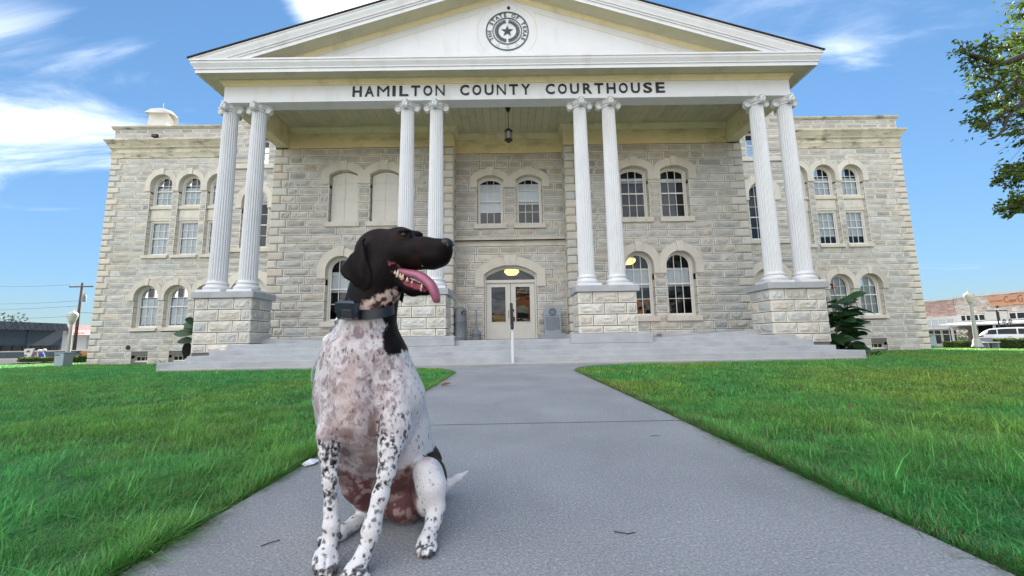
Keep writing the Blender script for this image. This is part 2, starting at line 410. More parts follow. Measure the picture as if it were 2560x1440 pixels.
def archivolt(o, y, x0, proud=.07, depth=.34, key=.13, clampL=9, clampR=9, col=None):
    """two curved stones with ears and a keystone over an opening facing -Y (x0 = wall start)"""
    cx = o['cx']+x0; t = o['t']; R, zc, an = arch_curve(o, o['hw'], o['crown'], o['spr'])
    for sg in (-1, 1):
        cl = clampL if sg < 0 else clampR
        I = [(o['hw'], o['leg']), (o['hw'], o['spr'])]; O = [(o['hw']+t, o['leg']), (o['hw']+t, o['spr'])]
        ro = R+t
        zo = zc+math.sqrt(max(ro*ro-(o['hw']+t)**2, 0))
        if zo > o['spr']+.01: I.append((o['hw'], o['spr'])); O.append((o['hw']+t, zo))
        for a in an[1:]:
            x, z = R*math.cos(a), zc+R*math.sin(a); X, Zz = ro*math.cos(a), zc+ro*math.sin(a)
            if X > o['hw']+t: X = o['hw']+t; 
            if x < key*.8: 
                break
            I.append((x, z)); O.append((X, Zz))
        a = math.acos(min(key*.8/R, 1)); I.append((R*math.cos(a), zc+R*math.sin(a)))
        a2 = math.acos(min(key*1.12/ro, 1)); O.append((ro*math.cos(a2), zc+ro*math.sin(a2)))
        O = [(min(X, cl), Zz) for X, Zz in O]
        m = MB(); n = len(I); vs = []
        for (xi, zi), (xo, zo) in zip(I, O):
            vs += [(cx+sg*xi, y-proud, zi), (cx+sg*xo, y-proud, zo), (cx+sg*xi, y+depth, zi), (cx+sg*xo, y+depth, zo)]
        fs = []
        for k in range(n-1):
            a, b = 4*k, 4*k+4
            fs += [(a, a+1, b+1, b), (a, b, b+2, a+2), (a+1, a+3, b+3, b+1)]
        fs += [(0, 2, 3, 1), (4*n-4, 4*n-3, 4*n-1, 4*n-2)]
        m.add(vs, fs, col or (random.gauss(1, .05),)*3)
        m.build('arch_stone', M['dressed'], CH, auto=35, origin=(cx+sg*o['hw'], y, o['spr']))
    k0 = zc+math.sqrt(R*R-(key*.8)**2)-.012; k1 = zc+R+t+.05; m = MB()
    m.prism([(cx-key*.8, k0), (cx+key*.8, k0), (cx+key*1.15, k1), (cx-key*1.15, k1)], 'y', y-proud-.035, y+depth, (random.gauss(1.05, .05),)*3)
    m.build('keystone', M['dressed'], CH, origin=(cx, y, k1))
PANES = [0]
def window(o, y, x0, rows=4, cols=3, fr=.085, inset=.20, gl=None, blinds=(), sillw=.12, sill_h=.20, sill=True, meet=True, lintel=False):
    """frame (a part) with bars, sill, panes and blinds as its own pieces"""
    cx = o['cx']+x0; hw = o['hw']; zb = o['sill']; n = 10
    yf, yk = y+inset, y+inset+.12
    def outline(h, zbot, d):
        pts = [(-h, zbot)]
        if o['crown']-o['spr'] > .01:
            R, zc, an = arch_curve(o, o['hw'], o['crown'], o['spr'], n); Rr = R-d
            al = math.acos(min(h/Rr, 1)) if h < Rr else 0
            seq = [al+(math.pi/2-al)*k/n for k in range(n+1)]
            L_ = [(-Rr*math.cos(a), zc+Rr*math.sin(a)) for a in seq]
            pts += L_+[(-x, z) for x, z in L_[-2::-1]]
        else:
            pts += [(-h, o['crown']-d), (h, o['crown']-d)]
        pts.append((h, zbot)); return pts
    A = outline(hw, zb, 0); B = outline(hw-fr, zb+fr*.8, fr)
    m = MB(); vs = []
    for (xa, za), (xb, zb_) in zip(A, B): vs += [(cx+xa, yf, za), (cx+xb, yf, zb_), (cx+xa, yk, za), (cx+xb, yk, zb_), (cx+xb*.97, yk+.0, zb_+ (.0))]
    N_ = len(A); fs = []
    for k in range(N_):
        a, b = 5*k, 5*((k+1) % N_)
        fs += [(a, b, b+1, a+1), (a+1, b+1, b+3, a+3)]
    m.add(vs, fs)
    F_ = m.build('window', M['trim'], CH, origin=(cx, yf, zb))
    # sash with bars
    g = MB(); hg = hw-fr; z0 = zb+fr*.8; C2 = outline(hg-.035, z0+.05, fr+.035); B2 = B
    vs = []; ys, ye = yf+.05, yf+.09
    for (xa, za), (xb, zb_) in zip(B2, C2): vs += [(cx+xa, ys, za), (cx+xb, ys, zb_), (cx+xb, ye, zb_)]
    fs = []
    for k in range(N_):
        a, b = 3*k, 3*((k+1) % N_); fs += [(a, b, b+1, a+1), (a+1, b+1, b+2, a+2)]
    g.add(vs, fs)
    hg -= .035; zt = o['crown']-fr-.035; z0 += .05; d_in = fr+.035
    def top(x):
        if o['crown']-o['spr'] < .01: return zt
        R, zc, _ = arch_curve(o, o['hw'], o['crown'], o['spr'], n); return zc+math.sqrt(max((R-d_in)**2-x*x, 1e-6))
    xs = [-hg+2*hg*k/cols for k in range(cols+1)]; zs = [z0+(zt-z0)*k/rows for k in range(rows+1)]
    if o['crown']-o['spr'] > .01: zs[rows-1] = min(zs[rows-1], top(hg*.999)-.0)
    for k in range(1, cols): g.box(cx+xs[k]-.011, cx+xs[k]+.011, ys+.005, ye-.002, z0, top(xs[k])+.01)
    for k in range(1, rows):
        w = .026 if (meet and k == rows//2) else .011
        g.box(cx-hg-.01, cx+hg+.01, ys+(.0 if w < .02 else -.02), ye-.004, zs[k]-w, zs[k]+w)
    g.build('sash', M['sash'], F_)
    for c in range(cols):
        for r in range(rows):
            xa, xb = xs[c], xs[c+1]
            if r < rows-1: poly = [(xa, zs[r]), (xb, zs[r]), (xb, zs[r+1]), (xa, zs[r+1])]
            else: poly = [(xa, zs[r]), (xb, zs[r])]+[(xb+(xa-xb)*t/4, max(top(xb+(xa-xb)*t/4), zs[r]+.002)) for t in range(5)]
            p = MB(); p.add([(cx+x, ye-.012, z) for x, z in poly], [tuple(range(len(poly)))])
            p.build('pane', M['glass'] if gl is None else gl, F_, origin=(cx+(xa+xb)/2, ye-.012, zs[r])); PANES[0] += 1
    for (f0, f1, mt) in blinds:
        bz0, bz1 = z0+(zt-z0)*f0, z0+(zt-z0)*f1; b = MB()
        top_pts = [(cx+hg*1.05*(1-2*t/8), min(bz1, top(hg*(1-2*t/8)*.999))) for t in range(9)]
        poly = [(cx-hg*1.05, bz0), (cx+hg*1.05, bz0)]+top_pts
        b.prism(poly, 'y', ye+.05, ye+.06); b.build('blind' if mt == 'blind' else 'curtain', M[mt], F_)
    if sill:
        s_ = MB(); s_.box(cx-hw-sillw, cx+hw+sillw, y-.11, yf+.02, zb-sill_h, zb+.004, (1.0,)*3, bev=.012); s_.build('sill', M['dressed'], F_)
    return F_
def op(cx, hw, sill, spr, crown, leg=None, t=.3): return dict(cx=cx, hw=hw, sill=sill, spr=spr, crown=crown, leg=leg if leg is not None else spr, t=t)
BL = 'blind'
# ---------------------------------------------------------------- portico bays
Z0, Z1 = .45, 8.60
for sg in (-1, 1):
    x0 = -9.62 if sg < 0 else 2.30; L = 7.32
    cs = [5.08, 6.73] if sg > 0 else [-6.73, -5.08]
    ops = []
    for c in cs:
        ops.append(op(c-x0, .575, 5.45, 7.45, 7.64, 7.06, .32)); ops.append(op(c-x0, .575, 1.47, 3.50, 4.075, 3.17, .33))
    wall_blocks((x0, YB, 0), (1, 0, 0), (0, -1, 0), L, Z0, Z1, ops, (.52, 1.2), quoL=(.36, .62), quoR=(.36, .62), rough=.05, grid=(6, 3))
    core((x0, YB, 0), (1, 0, 0), (0, -1, 0), L, Z0, Z1, ops)
    for k, o in enumerate(ops):
        first = (k < 2)
        archivolt(o, YB, x0, clampR=.823 if first else 9, clampL=9 if first else .823)
        if o['sill'] > 4:
            if sg < 0:
                # boarded with painted shutters
                cx = o['cx']+x0; s = MB(); hw = o['hw']-.03
                R, zc, an = arch_curve(o, o['hw'], o['crown'], o['spr']); R -= .03
                for half in (-1, 1):
                    b = MB(); a, e = (cx-hw, cx-.004) if half < 0 else (cx+.004, cx+hw)
                    tp = [(e+(a-e)*t/5, zc+math.sqrt(R*R-((e+(a-e)*t/5)-cx)**2)) for t in range(6)]
                    b.prism([(a, 5.46), (e, 5.46)]+tp, 'y', YB+.16, YB+.20)
                    for zr in (5.46, 6.38, 7.10):
                        b.box(a+.01, e-.01, YB+.148, YB+.161, zr+.02, zr+.20)
                    sh = b.build('shutter', M['trim'], CH, origin=((a+e)/2, YB+.16, 5.46))
                s.box(cx-.70, cx+.70, YB-.10, YB+.17, 5.26, 5.454, (1,)*3, bev=.012); s.build('sill', M['dressed'], CH)
            else:
                window(o, YB, x0, blinds=((.80, .86, BL),) if k == 0 else ((.78, .84, BL), (.0, .78, 'dark')))
        else:
            bl = ((.45, .78, BL),)
            if sg < 0: bl = ((.45, .80, BL),)
            elif k == 3: bl = ((.46, .78, BL),)
            window(o, YB, x0, blinds=bl)
# recess between the bays
ops = [op(-.82+2.3, .555, 5.47, 7.40, 7.62, 7.08, .30), op(.82+2.3, .555, 5.47, 7.40, 7.62, 7.08, .30), op(2.3-.03, 1.085, .69, 3.34, 3.72, 2.83, .36)]
wall_blocks((-2.3, YR, 0), (1, 0, 0), (0, -1, 0), 4.6, .5, 8.60, ops, (.45, 1.05), belts=((4.52, 4.932),))
core((-2.3, YR, 0), (1, 0, 0), (0, -1, 0), 4.6, .5, 8.60, ops)
for k, o in enumerate(ops[:2]):
    archivolt(o, YR, -2.3, clampR=.817 if k == 0 else 9, clampL=9 if k == 0 else .817)
    window(o, YR, -2.3, blinds=((.26, .92, BL),) if k == 0 else ((.44, .92, BL),))
archivolt(ops[2], YR, -2.3, key=.24)
b = MB(); b.box(-2.3, 2.3, YR-.035, YR+.03, 4.525, 4.928, (1.02,)*3, bev=.01); b.build('belt_course', M['dressed'], CH)
# the two returns of the recess with quoins
for sg in (-1, 1):
    P = (2.3*sg, YB if sg > 0 else YR, 0); u = (0, 1 if sg > 0 else -1, 0); n = (-sg, 0, 0); k = 0; zt = Z1
    while zt > .6:
        zb = zt-CR
        a = (.0, .34) if k % 2 else (.0, .62)
        lo, hi = a if sg > 0 else (YR-YB-a[1], YR-YB-a[0])
        m = stone(P, u, n, lo, hi, zb, zt, .03, dressed=True, margin=.05, tone=random.gauss(1.03, .06))
        emit(QUOINS, m, (2.3*sg, (YB+YR)/2, (zb+zt)/2), .2*(zt-zb))
        lo2, hi2 = (a[1], YR-YB) if sg > 0 else (0, YR-YB-a[1])
        if hi2-lo2 > .1:
            m = stone(P, u, n, lo2, hi2, zb, zt, .03, (2, 2)); emit(BLOCKS, m, (2.3*sg, YR, (zb+zt)/2), .15*(zt-zb))
        zt = zb; k += 1
    core(P, u, n, YR-YB, .5, 8.6, [])
# ---------------------------------------------------------------- entrance doors
o = ops[2]; dx = -.03
fr = MB(); yd = YR+.16
R, zc, an = arch_curve(o, o['hw'], o['crown'], o['spr'], 8)
Rf = R-.07
side = [(o['hw'], .69), (o['hw'], o['spr'])]+[(R*math.cos(a), zc+R*math.sin(a)) for a in an[1:]]
for sg in (-1, 1):
    vs = []; 
    for (x, z) in side:
        k = 1 if z <= o['spr'] else 0
        xi, zi = (x-.075, z) if k else (x*(R-.09)/R, zc+(z-zc)*(R-.09)/R)
        vs += [(dx+sg*x, yd, z), (dx+sg*xi, yd, zi), (dx+sg*x, yd+.14, z), (dx+sg*xi, yd+.14, zi)]
    fs = []
    for k in range(len(side)-1):
        a, b_ = 4*k, 4*k+4; fs += [(a, b_, b_+1, a+1), (a+1, b_+1, b_+3, a+3)]
    fr.add(vs, fs)
fr.box(dx-1.01, dx+1.01, yd-.02, yd+.13, 3.0, 3.13, bev=.01)
DF = fr.build('door_frame', M['trim'], CH, origin=(dx, yd, .69))
fan = MB(); pts = [(dx+x, yd+.09, 3.13) for x in (-1.0, 1.0)]; Rg = R-.085
xs_ = [1.0-2.0*k/16 for k in range(17)]
pts += [(dx+x, yd+.09, max(zc+math.sqrt(Rg*Rg-x*x), 3.14)) for x in xs_]
fan.add(pts, [tuple(range(len(pts)))]); fan.build('fanlight', M['glass'], DF)
fr2 = MB()
for k in range(16):
    x, x2 = xs_[k], xs_[k+1]; z, z2 = zc+math.sqrt(Rg*Rg-x*x), zc+math.sqrt(Rg*Rg-x2*x2)
    fr2.quad((dx+x, yd+.07, z+.01), (dx+x2, yd+.07, z2+.01), (dx+x2, yd+.07, z2-.04), (dx+x, yd+.07, z-.04))
fr2.build('fanlight_rim', M['sash'], DF)
for sg in (-1, 1):
    a, e = (dx-1.0, dx-.008) if sg < 0 else (dx+.008, dx+1.0)
    d = MB(); st = .20
    d.box(a, a+st, yd+.05, yd+.10, .70, 2.995, bev=.006); d.box(e-st, e, yd+.05, yd+.10, .70, 2.995, bev=.006)
    d.box(a+st, e-st, yd+.05, yd+.10, 2.85, 2.995, bev=.006); d.box(a+st, e-st, yd+.052, yd+.098, .70, 1.385)
    # glazing bead
    for (p, q_, r_, s_) in ((a+st-.025, e-st+.025, 1.36, 1.395), (a+st-.025, e-st+.025, 2.84, 2.87)): d.box(p, q_, yd+.035, yd+.055, r_, s_)
    for p in (a+st-.025, e-st-.005): d.box(p, p+.03, yd+.035, yd+.055, 1.39, 2.845)
    lf = d.build('door', M['trim'], CH, origin=((a+e)/2, yd+.05, .7))
    g = MB(); g.quad((a+st, yd+.075, 1.39), (e-st, yd+.075, 1.39), (e-st, yd+.075, 2.85), (a+st, yd+.075, 2.85)); g.build('door_glass', M['glass'], lf)
    hx = dx+sg*.09; h = MB(); h.tube([(hx, yd+.05, 1.55), (hx, yd-.01, 1.55), (hx, yd-.01, 1.85), (hx, yd+.05, 1.85)], .011, 6); h.build('handle', M['black'], lf)
    k = MB(); k.box(a+.05, e-.05, yd+.046, yd+.052, .72, .90); k.build('kick_plate', M['trim'], lf)
th = MB(); th.box(dx-1.08, dx+1.08, YR-.06, YR+.40, .66, .70); th.build('threshold', M['concrete'], CH)
# lit bowl lamps just inside the entrance and the right-hand ground-floor window
for (lx, ly, lz, s) in ((.04, YR+1.3, 3.62, 1), (5.15, YB+1.6, 3.95, 1)):
    q = MB(); q.lathe([(.04, lz+.16), (.30, lz+.13), (.33, lz+.04), (.22, lz-.08), (.02, lz-.12)], lx, ly, 14)
    q.build('ceiling_lamp', emit_mat('lamp_glow', (1, .55, .13), .9), CH, smooth=True)
# ---------------------------------------------------------------- link walls
for sg in (-1, 1):
    L = 4.9; x0 = 9.55 if sg > 0 else -9.55-L; cx = 13.05*sg-x0
    lops = [op(cx, .66, 5.52, 7.92, 8.58, 7.6, .33), op(cx, .50, 9.98, 11.4, 11.42, 11.4, .2), op(cx, .95, -.1, 3.1, 4.05, 2.8, .36)]
    wall_blocks((x0, YL, 0), (1, 0, 0), (0, -1, 0), L, -.2, 14.2, lops, (.5, 1.0), grid=(3, 2), belts=((9.70, 9.95), (5.28, 5.50)))
    core((x0, YL, 0), (1, 0, 0), (0, -1, 0), L, -.3, 14.2, lops)
    for z0, z1 in ((9.705, 9.945), (5.285, 5.495)):
        b = MB(); b.box(x0, x0+L, YL-.10, YL+.02, z0, z1, bev=.02); b.build('belt_course', M['dressed'], CH)
    archivolt(lops[0], YL, x0); archivolt(lops[2], YL, x0)
    window(lops[0], YL, x0, rows=5, cols=3, sill=False); window(lops[1], YL, x0, rows=4, cols=2, sill=False)
    # panelled arched side door deep in its opening
    d = MB(); o = lops[2]
    Rr = .93; cxx = 13.05*sg
    for t_, dy in ((.95, .30), (.85, .36), (.75, .42)):
        pts = [(cxx-t_, -.1), (cxx-t_, 3.1)]+[(cxx-t_*math.cos(a), 3.1+t_*math.sin(a)) for a in [math.pi*k/12 for k in range(1, 12)]]+[(cxx+t_, 3.1), (cxx+t_, -.1)]
        d.prism(pts, 'y', YL+dy, YL+dy+.05)
    d.build('side_door', M['trim'], CH)
# ---------------------------------------------------------------- wings
for sg in (-1, 1):
    x0 = 14.4 if sg > 0 else -22.15; L = 7.75; wops = []; specs = []
    for c in (16.06, 17.62, 19.18):
        wops.append(op(c*sg-x0, .60, 5.52, 9.50, 10.10, 9.14, .29)); 
    for c in (16.2, 17.80, 19.40):
        wops.append(op(c*sg-x0, .63, 1.62, 3.27, 3.90, 3.08, .30))
    for c in (17.5, 19.45): wops.append(op(c*sg-x0, .42, -.16, .20, .201, .20, .1))
    wall_blocks((x0, YW, 0), (1, 0, 0), (0, -1, 0), L, -.25, 11.06, wops, (.55, 1.2), quoR=(.40, .66) if sg > 0 else None, quoL=(.40, .66) if sg < 0 else None, grid=(3, 2), qr=.05, rough=.032)
    core((x0, YW, 0), (1, 0, 0), (0, -1, 0), L, -.4, 12.9, wops)
    order = sorted(range(3), key=lambda i: wops[i]['cx'])
    for grp in (wops[:3], wops[3:6]):
        g2 = sorted(grp, key=lambda o: o['cx'])
        for i, o in enumerate(g2):
            gap = (g2[1]['cx']-g2[0]['cx'])/2-.003
            archivolt(o, YW, x0, clampL=gap if i > 0 else 9, clampR=gap if i < 2 else 9, key=.11)
    for i, o in enumerate(wops[:3]):
        vis = not (i == 0 and sg < 0 and False)
        up = op(o['cx'], o['hw'], 8.30, 9.50, 10.10); lo = op(o['cx'], o['hw'], 5.52, 7.50, 7.501)
        window(up, YW, x0, fr=.11, blinds=((0, .66, BL),), sill=False)
        window(lo, YW, x0, fr=.11, blinds=((.0 if sg < 0 else .22, 1.0, BL),), sillw=.10, sill_h=.16)
        s = MB(); cx = o['cx']+x0
        s.box(cx-.598, cx+.598, YW+.06, YW+.30, 8.14, 8.30, (1.0, .98, .92)); s.box(cx-.598, cx+.598, YW+.14, YW+.30, 7.502, 8.14, (1.05,)*3)
        s.box(cx-.52, cx+.52, YW+.12, YW+.145, 7.62, 8.06, (1.05,)*3, bev=.012)
        s.build('spandrel_panel', M['dressed'], CH)
    for i, o in enumerate(wops[3:6]): window(o, YW, x0, fr=.11, blinds=((.03, .72, BL),) if sg < 0 else ((.0, 1, 'curtain'),), sillw=.08, sill_h=.17)
    for o in wops[6:]:
        window(o, YW, x0, rows=1, cols=3, fr=.05, inset=.18, sill=False, meet=False)
    # bold cornice, parapet and coping, cut into stones
    P0 = [(.0, 11.06), (.07, 11.08), (.09, 11.30), (.20, 11.42), (.05, 11.46), (.06, 11.66), (.24, 11.74), (.26, 11.84), (.33, 11.88), (.40, 11.98), (.56, 12.12), (.60, 12.14), (.60, 12.23), (.0, 12.26)]
    P0 = [(o_*.48, 11.06+(z_-11.06)*.90) for o_, z_ in P0]
    seg = []
    xa, xb = x0, x0+L
    n_s = 7; ends = [xa+(xb-xa)*k/n_s for k in range(n_s+1)]
    for k in range(n_s):
        m = MB(); a, b_ = ends[k]+(.004 if k else 0), ends[k+1]-(.004 if k < n_s-1 else 0)
        t = random.gauss(1, .06); outer = (k == 0 and sg < 0) or (k == n_s-1 and sg > 0)
        vs = []; fs = []; n = len(P0)
        for (oo, z) in P0:
            xl = a-(oo if (outer and sg < 0) else 0); xr = b_+(oo if (outer and sg > 0) else 0)
            vs += [(xl, YW-oo, z), (xr, YW-oo, z)]
        for i in range(n-1): fs.append((2*i, 2*i+1, 2*i+3, 2*i+2))
        fs.append(tuple(2*i for i in range(n))); fs.append(tuple(2*i+1 for i in range(n)))
        if outer:
            o2 = len(vs); side = 0 if sg < 0 else 1
            vs += [(vs[2*i+side][0], YW+5, vs[2*i+side][2]) for i in range(n)]
            for i in range(n-1): fs.append((2*i+side, 2*i+2+side, o2+i+1, o2+i))
        m.add(vs, fs, (t, t, t*.97)); m.build('cornice_stone', M['cornice'], CH, origin=((a+b_)/2, YW, 12.2), auto=40)
    wall_blocks((x0, YW, 0), (1, 0, 0), (0, -1, 0), L, 12.145, 12.80, [], (.6, 1.0), grid=(2, 1), rough=.02, ch=.27, tone=.86)
    k = 0; xx = xa
    while xx < xb-.01:
        e = min(xx+random.uniform(.6, 1.0), xb);  e = xb if xb-e < .4 else e
        m = MB(); pa = -(.12 if (xx == xa and sg < 0) else 0); pb = .12 if (e == xb and sg > 0) else 0
        m.prism([(YW+.3, 12.80), (YW-.02, 12.80), (YW-.10, 12.88), (YW-.12, 12.90), (YW-.12, 12.97), (YW+.3, 12.99)], 'x', xx+pa+.004, e+pb-.004, (random.gauss(.95, .06),)*3)
        m.build('coping_stone', M['cornice'], CH, origin=(xx, YW, 12.8)); xx = e
# ---------------------------------------------------------------- body of the building behind the faces
sh = MB()
for x0, x1, y0, y1, zt in ((-22.15, -14.4, YW+.5, 34, 12.9), (14.4, 22.15, YW+.5, 34, 12.9), (-14.45, 14.45, YL+.6, 36, 14.2)):
    # open front: sides, back and roof
    sh.quad((x0, y0-.48, -.4), (x0, y1, -.4), (x0, y1, zt), (x0, y0-.48, zt)); sh.quad((x1, y0-.48, -.4), (x1, y1, -.4), (x1, y1, zt), (x1, y0-.48, zt))
    sh.quad((x0, y1, -.4), (x1, y1, -.4), (x1, y1, zt), (x0, y1, zt)); sh.quad((x0, y0-.48, zt-.02), (x1, y0-.48, zt-.02), (x1, y1, zt-.02), (x0, y1, zt-.02))
for sg in (-1, 1):
    sh.quad((9.6*sg, YB+.03, -.3), (9.6*sg, YL+.1, -.3), (9.6*sg, YL+.1, 9.3), (9.6*sg, YB+.03, 9.3))
sh.build('outer_wall', M['stone'], CH)
CORE.build('wall_bed', M['mortar'], CH)
rm = MB()   # floors and the dark rooms behind the glass
rm.quad((-9.5, YB+.3, .66), (9.5, YB+.3, .66), (9.5, 22, .66), (-9.5, 22, .66)); rm.quad((-9.5, 19.0, .66), (9.5, 19.0, .66), (9.5, 19.0, 9), (-9.5, 19.0, 9))
rm.quad((-9.5, YB+.45, 4.75), (9.5, YB+.45, 4.75), (9.5, 19, 4.75), (-9.5, 19, 4.75))
for x in (-4.2, -2.6, 2.6, 4.2): rm.quad((x, YB+.75, .66), (x, 19, .66), (x, 19, 9), (x, YB+.75, 9))
for sg in (-1, 1): rm.quad((14.6*sg, YW+2.2, -.4), (21.9*sg, YW+2.2, -.4), (21.9*sg, YW+2.2, 12.6), (14.6*sg, YW+2.2, 12.6)); rm.quad((9.8*sg, YL+2, -.4), (14.4*sg, YL+2, -.4), (14.4*sg, YL+2, 14), (9.8*sg, YL+2, 14))
rm.build('room_wall', M['dark'], CH)
# ---------------------------------------------------------------- entablature, ceiling, pediment
HX = 9.48
e = MB(); e.box(-HX, HX, YF, YF+.46, 8.63, 9.483); e.build('entablature', M['white'], CH)
for sg in (-1, 1):
    b = MB(); x = sorted((sg*HX, sg*(HX-.43))); b.box(x[0], x[1], YF+.462, YB-.025, 8.63, 9.483); b.build('side_beam', M['cream'], CH)
m = MB(); m.mould([(0, 9.20), (.03, 9.215), (.035, 9.25), (.10, 9.33), (.12, 9.335), (.12, 9.37)], -HX, HX, YF, YF+4); m.build('bed_moulding', M['cream'], CH, auto=30)
s = MB(); FO, SO = .57, .56
s.quad((-HX-SO, YF-FO, 9.36), (HX+SO, YF-FO, 9.36), (HX, YF+.02, 9.38), (-HX, YF+.02, 9.38))
for sg in (-1, 1): s.quad((sg*HX, YF, 9.38), (sg*(HX+SO), YF-FO, 9.36), (sg*(HX+SO), 22, 9.36), (sg*HX, 22, 9.38))
s.build('soffit', M['ceil'], CH)
g = MB(); g.mould([(-.02, 9.36), (0, 9.30), (0, 9.42), (.03, 9.425), (.03, 9.46), (.07, 9.53), (.10, 9.58), (.105, 9.64), (.13, 9.65), (.13, 9.71), (-.2, 9.72)], -HX-SO, HX+SO, YF-FO, 22)
g.build('gutter', M['white'], CH, auto=25)
# crown and frieze round the porch wall
def porch_band(prof, name, mt, xs=((-9.04, -2.3, YB), (2.3, 9.04, YB), (-2.3, 2.3, YR))):
    m = MB()
    for xa, xb, yy in xs:
        n = len(prof); vs = []
        for oo, z in prof: vs += [(xa-(oo if xa == 2.3 else 0), yy-oo, z), (xb+(oo if xb == -2.3 else 0), yy-oo, z)]
        m.add(vs, [(2*i, 2*i+1, 2*i+3, 2*i+2) for i in range(n-1)])
    for sg in (-1, 1):
        vs = []
        for oo, z in prof: vs += [(sg*(2.3-oo), YB-oo, z), (sg*(2.3-oo), YR, z)]
        m.add(vs, [(2*i, 2*i+1, 2*i+3, 2*i+2) for i in range(len(prof)-1)])
    return m.build(name, mt, CH, auto=30)
porch_band([(.0, 8.605), (.035, 8.61), (.035, 9.28)], 'porch_frieze', M['frieze'])
porch_band([(.034, 9.24), (.05, 9.25), (.06, 9.30), (.14, 9.40), (.18, 9.41), (.18, 9.485)], 'crown_moulding', M['cream'])
x = -HX+.43; 
while x < HX-.44:
    w = .298; m = MB(); e_ = min(x+w, HX-.43); m.box(x+.004, e_-.004, YF+.461, (YR if abs(x+w/2) < 2.3 else YB)+.05, 9.486, 9.51, bev=.004)
    m.build('ceiling_board', M['ceil'], CH, origin=(x, 14, 9.49)); x += w
m = MB(); m.box(-HX, HX, YF+.4, YR+.5, 9.512, 9.53); m.build('ceiling_deck', M['dark'], CH)
# tympanum and raking cornice
SL = .318; AP = 9.72+(HX+SO+.13)*SL
yt = YF-.01
t = MB(); t.add([(-HX-.3, yt, 9.70), (HX+.3, yt, 9.70), (0, yt, AP-.10)], [(0, 1, 2)]); t.build('tympanum', M['white'], CH)
for sg in (-1, 1):
    def rake(prof, name, mt):
        m = MB(); vs = []; n = len(prof)
        xe = HX+SO+.13
        for oo, dz in prof: xs_0 = min(xe, (AP+dz-9.695)/SL); vs += [(sg*xs_0, YF-oo, AP-xs_0*SL+dz), (0, YF-oo, AP+dz)]
        m.add(vs, [(2*i, 2*i+1, 2*i+3, 2*i+2) for i in range(n-1)]); return m.build(name, mt, CH, auto=25)
    rake([(.0, -.49), (FO-.02, -.47)], 'raking_soffit', M['ceil'])
    rake([(FO-.02, -.47), (FO, -.50), (FO, -.37), (FO+.03, -.365), (FO+.03, -.31), (FO+.06, -.30), (FO+.06, -.25), (FO+.09, -.17), (FO+.11, -.12), (FO+.115, -.06), (FO+.13, -.05), (FO+.13, 0.), (FO-.2, .0)], 'raking_cornice', M['white'])
    rake([(.0, -.62), (.03, -.605), (.04, -.575), (.10, -.51), (.12, -.505), (.12, -.47)], 'raking_moulding', M['cream'])
    # shingled roof slope with its dark drip edge
    m = MB(); xe = HX+SO+.17
    y0r, y1r = YF-FO-.17, 26
    vs = [(sg*xe, y0r, AP-xe*SL+.015), (0, y0r, AP+.015), (0, y1r, AP+.015), (sg*xe, y1r, AP-xe*SL+.015), (sg*xe, y0r, AP-xe*SL+.042), (0, y0r, AP+.042), (0, y1r, AP+.042), (sg*xe, y1r, AP-xe*SL+.042)]
    m.add(vs, [(0, 1, 2, 3), (4, 5, 6, 7), (0, 1, 5, 4), (0, 3, 7, 4), (3, 2, 6, 7)]); m.build('roof', M['shingle'], CH)
    # routed panel line in the tympanum
    for (xa, za, xb, zb) in ((5.62, 10.30, .92, 11.82),):
        l = MB(); dz = .012; l.add([(sg*xa, yt-.004, za-dz), (sg*xb, yt-.004, zb-dz), (sg*xb, yt-.004, zb+dz), (sg*xa, yt-.004, za+dz)], [(0, 1, 2, 3)]); l.build('panel_line', M['ceil'], CH)
# ---------------------------------------------------------------- the seal and the lettering
def text(body, size, name, mt, parent, loc, rot=(rad(90), 0, 0), ext=.012, space=1., width=None, align='CENTER', bold=0., res=3, height=None):
    cu = bpy.data.curves.new(name, 'FONT'); cu.body = body; cu.size = size; cu.extrude = ext; cu.align_x = align; cu.align_y = 'CENTER' if align == 'CENTER' else 'BOTTOM_BASELINE'
    cu.space_character = space; cu.offset = bold; cu.resolution_u = res
    tmp = bpy.data.objects.new(name, cu); C.objects.link(tmp)
    me = bpy.data.meshes.new_from_object(tmp.evaluated_get(bpy.context.evaluated_depsgraph_get())); bpy.data.objects.remove(tmp); bpy.data.curves.remove(cu)
    me.materials.clear(); me.materials.append(mt); me.name = name
    co = np.zeros(len(me.vertices)*3); me.vertices.foreach_get('co', co); co = co.reshape(-1, 3)
    if width: co[:, 0] *= width/(co[:, 0].max()-co[:, 0].min())
    if height: co[:, 1] *= height/(co[:, 1].max()-co[:, 1].min())
    me.vertices.foreach_set('co', co.ravel()); me.update()
    ob = bpy.data.objects.new(name, me); C.objects.link(ob); ob.rotation_euler = rot; ob.location = loc
    if parent is not None: ob.parent = parent; ob.location = Vector(loc)-world_loc(parent)
    return ob
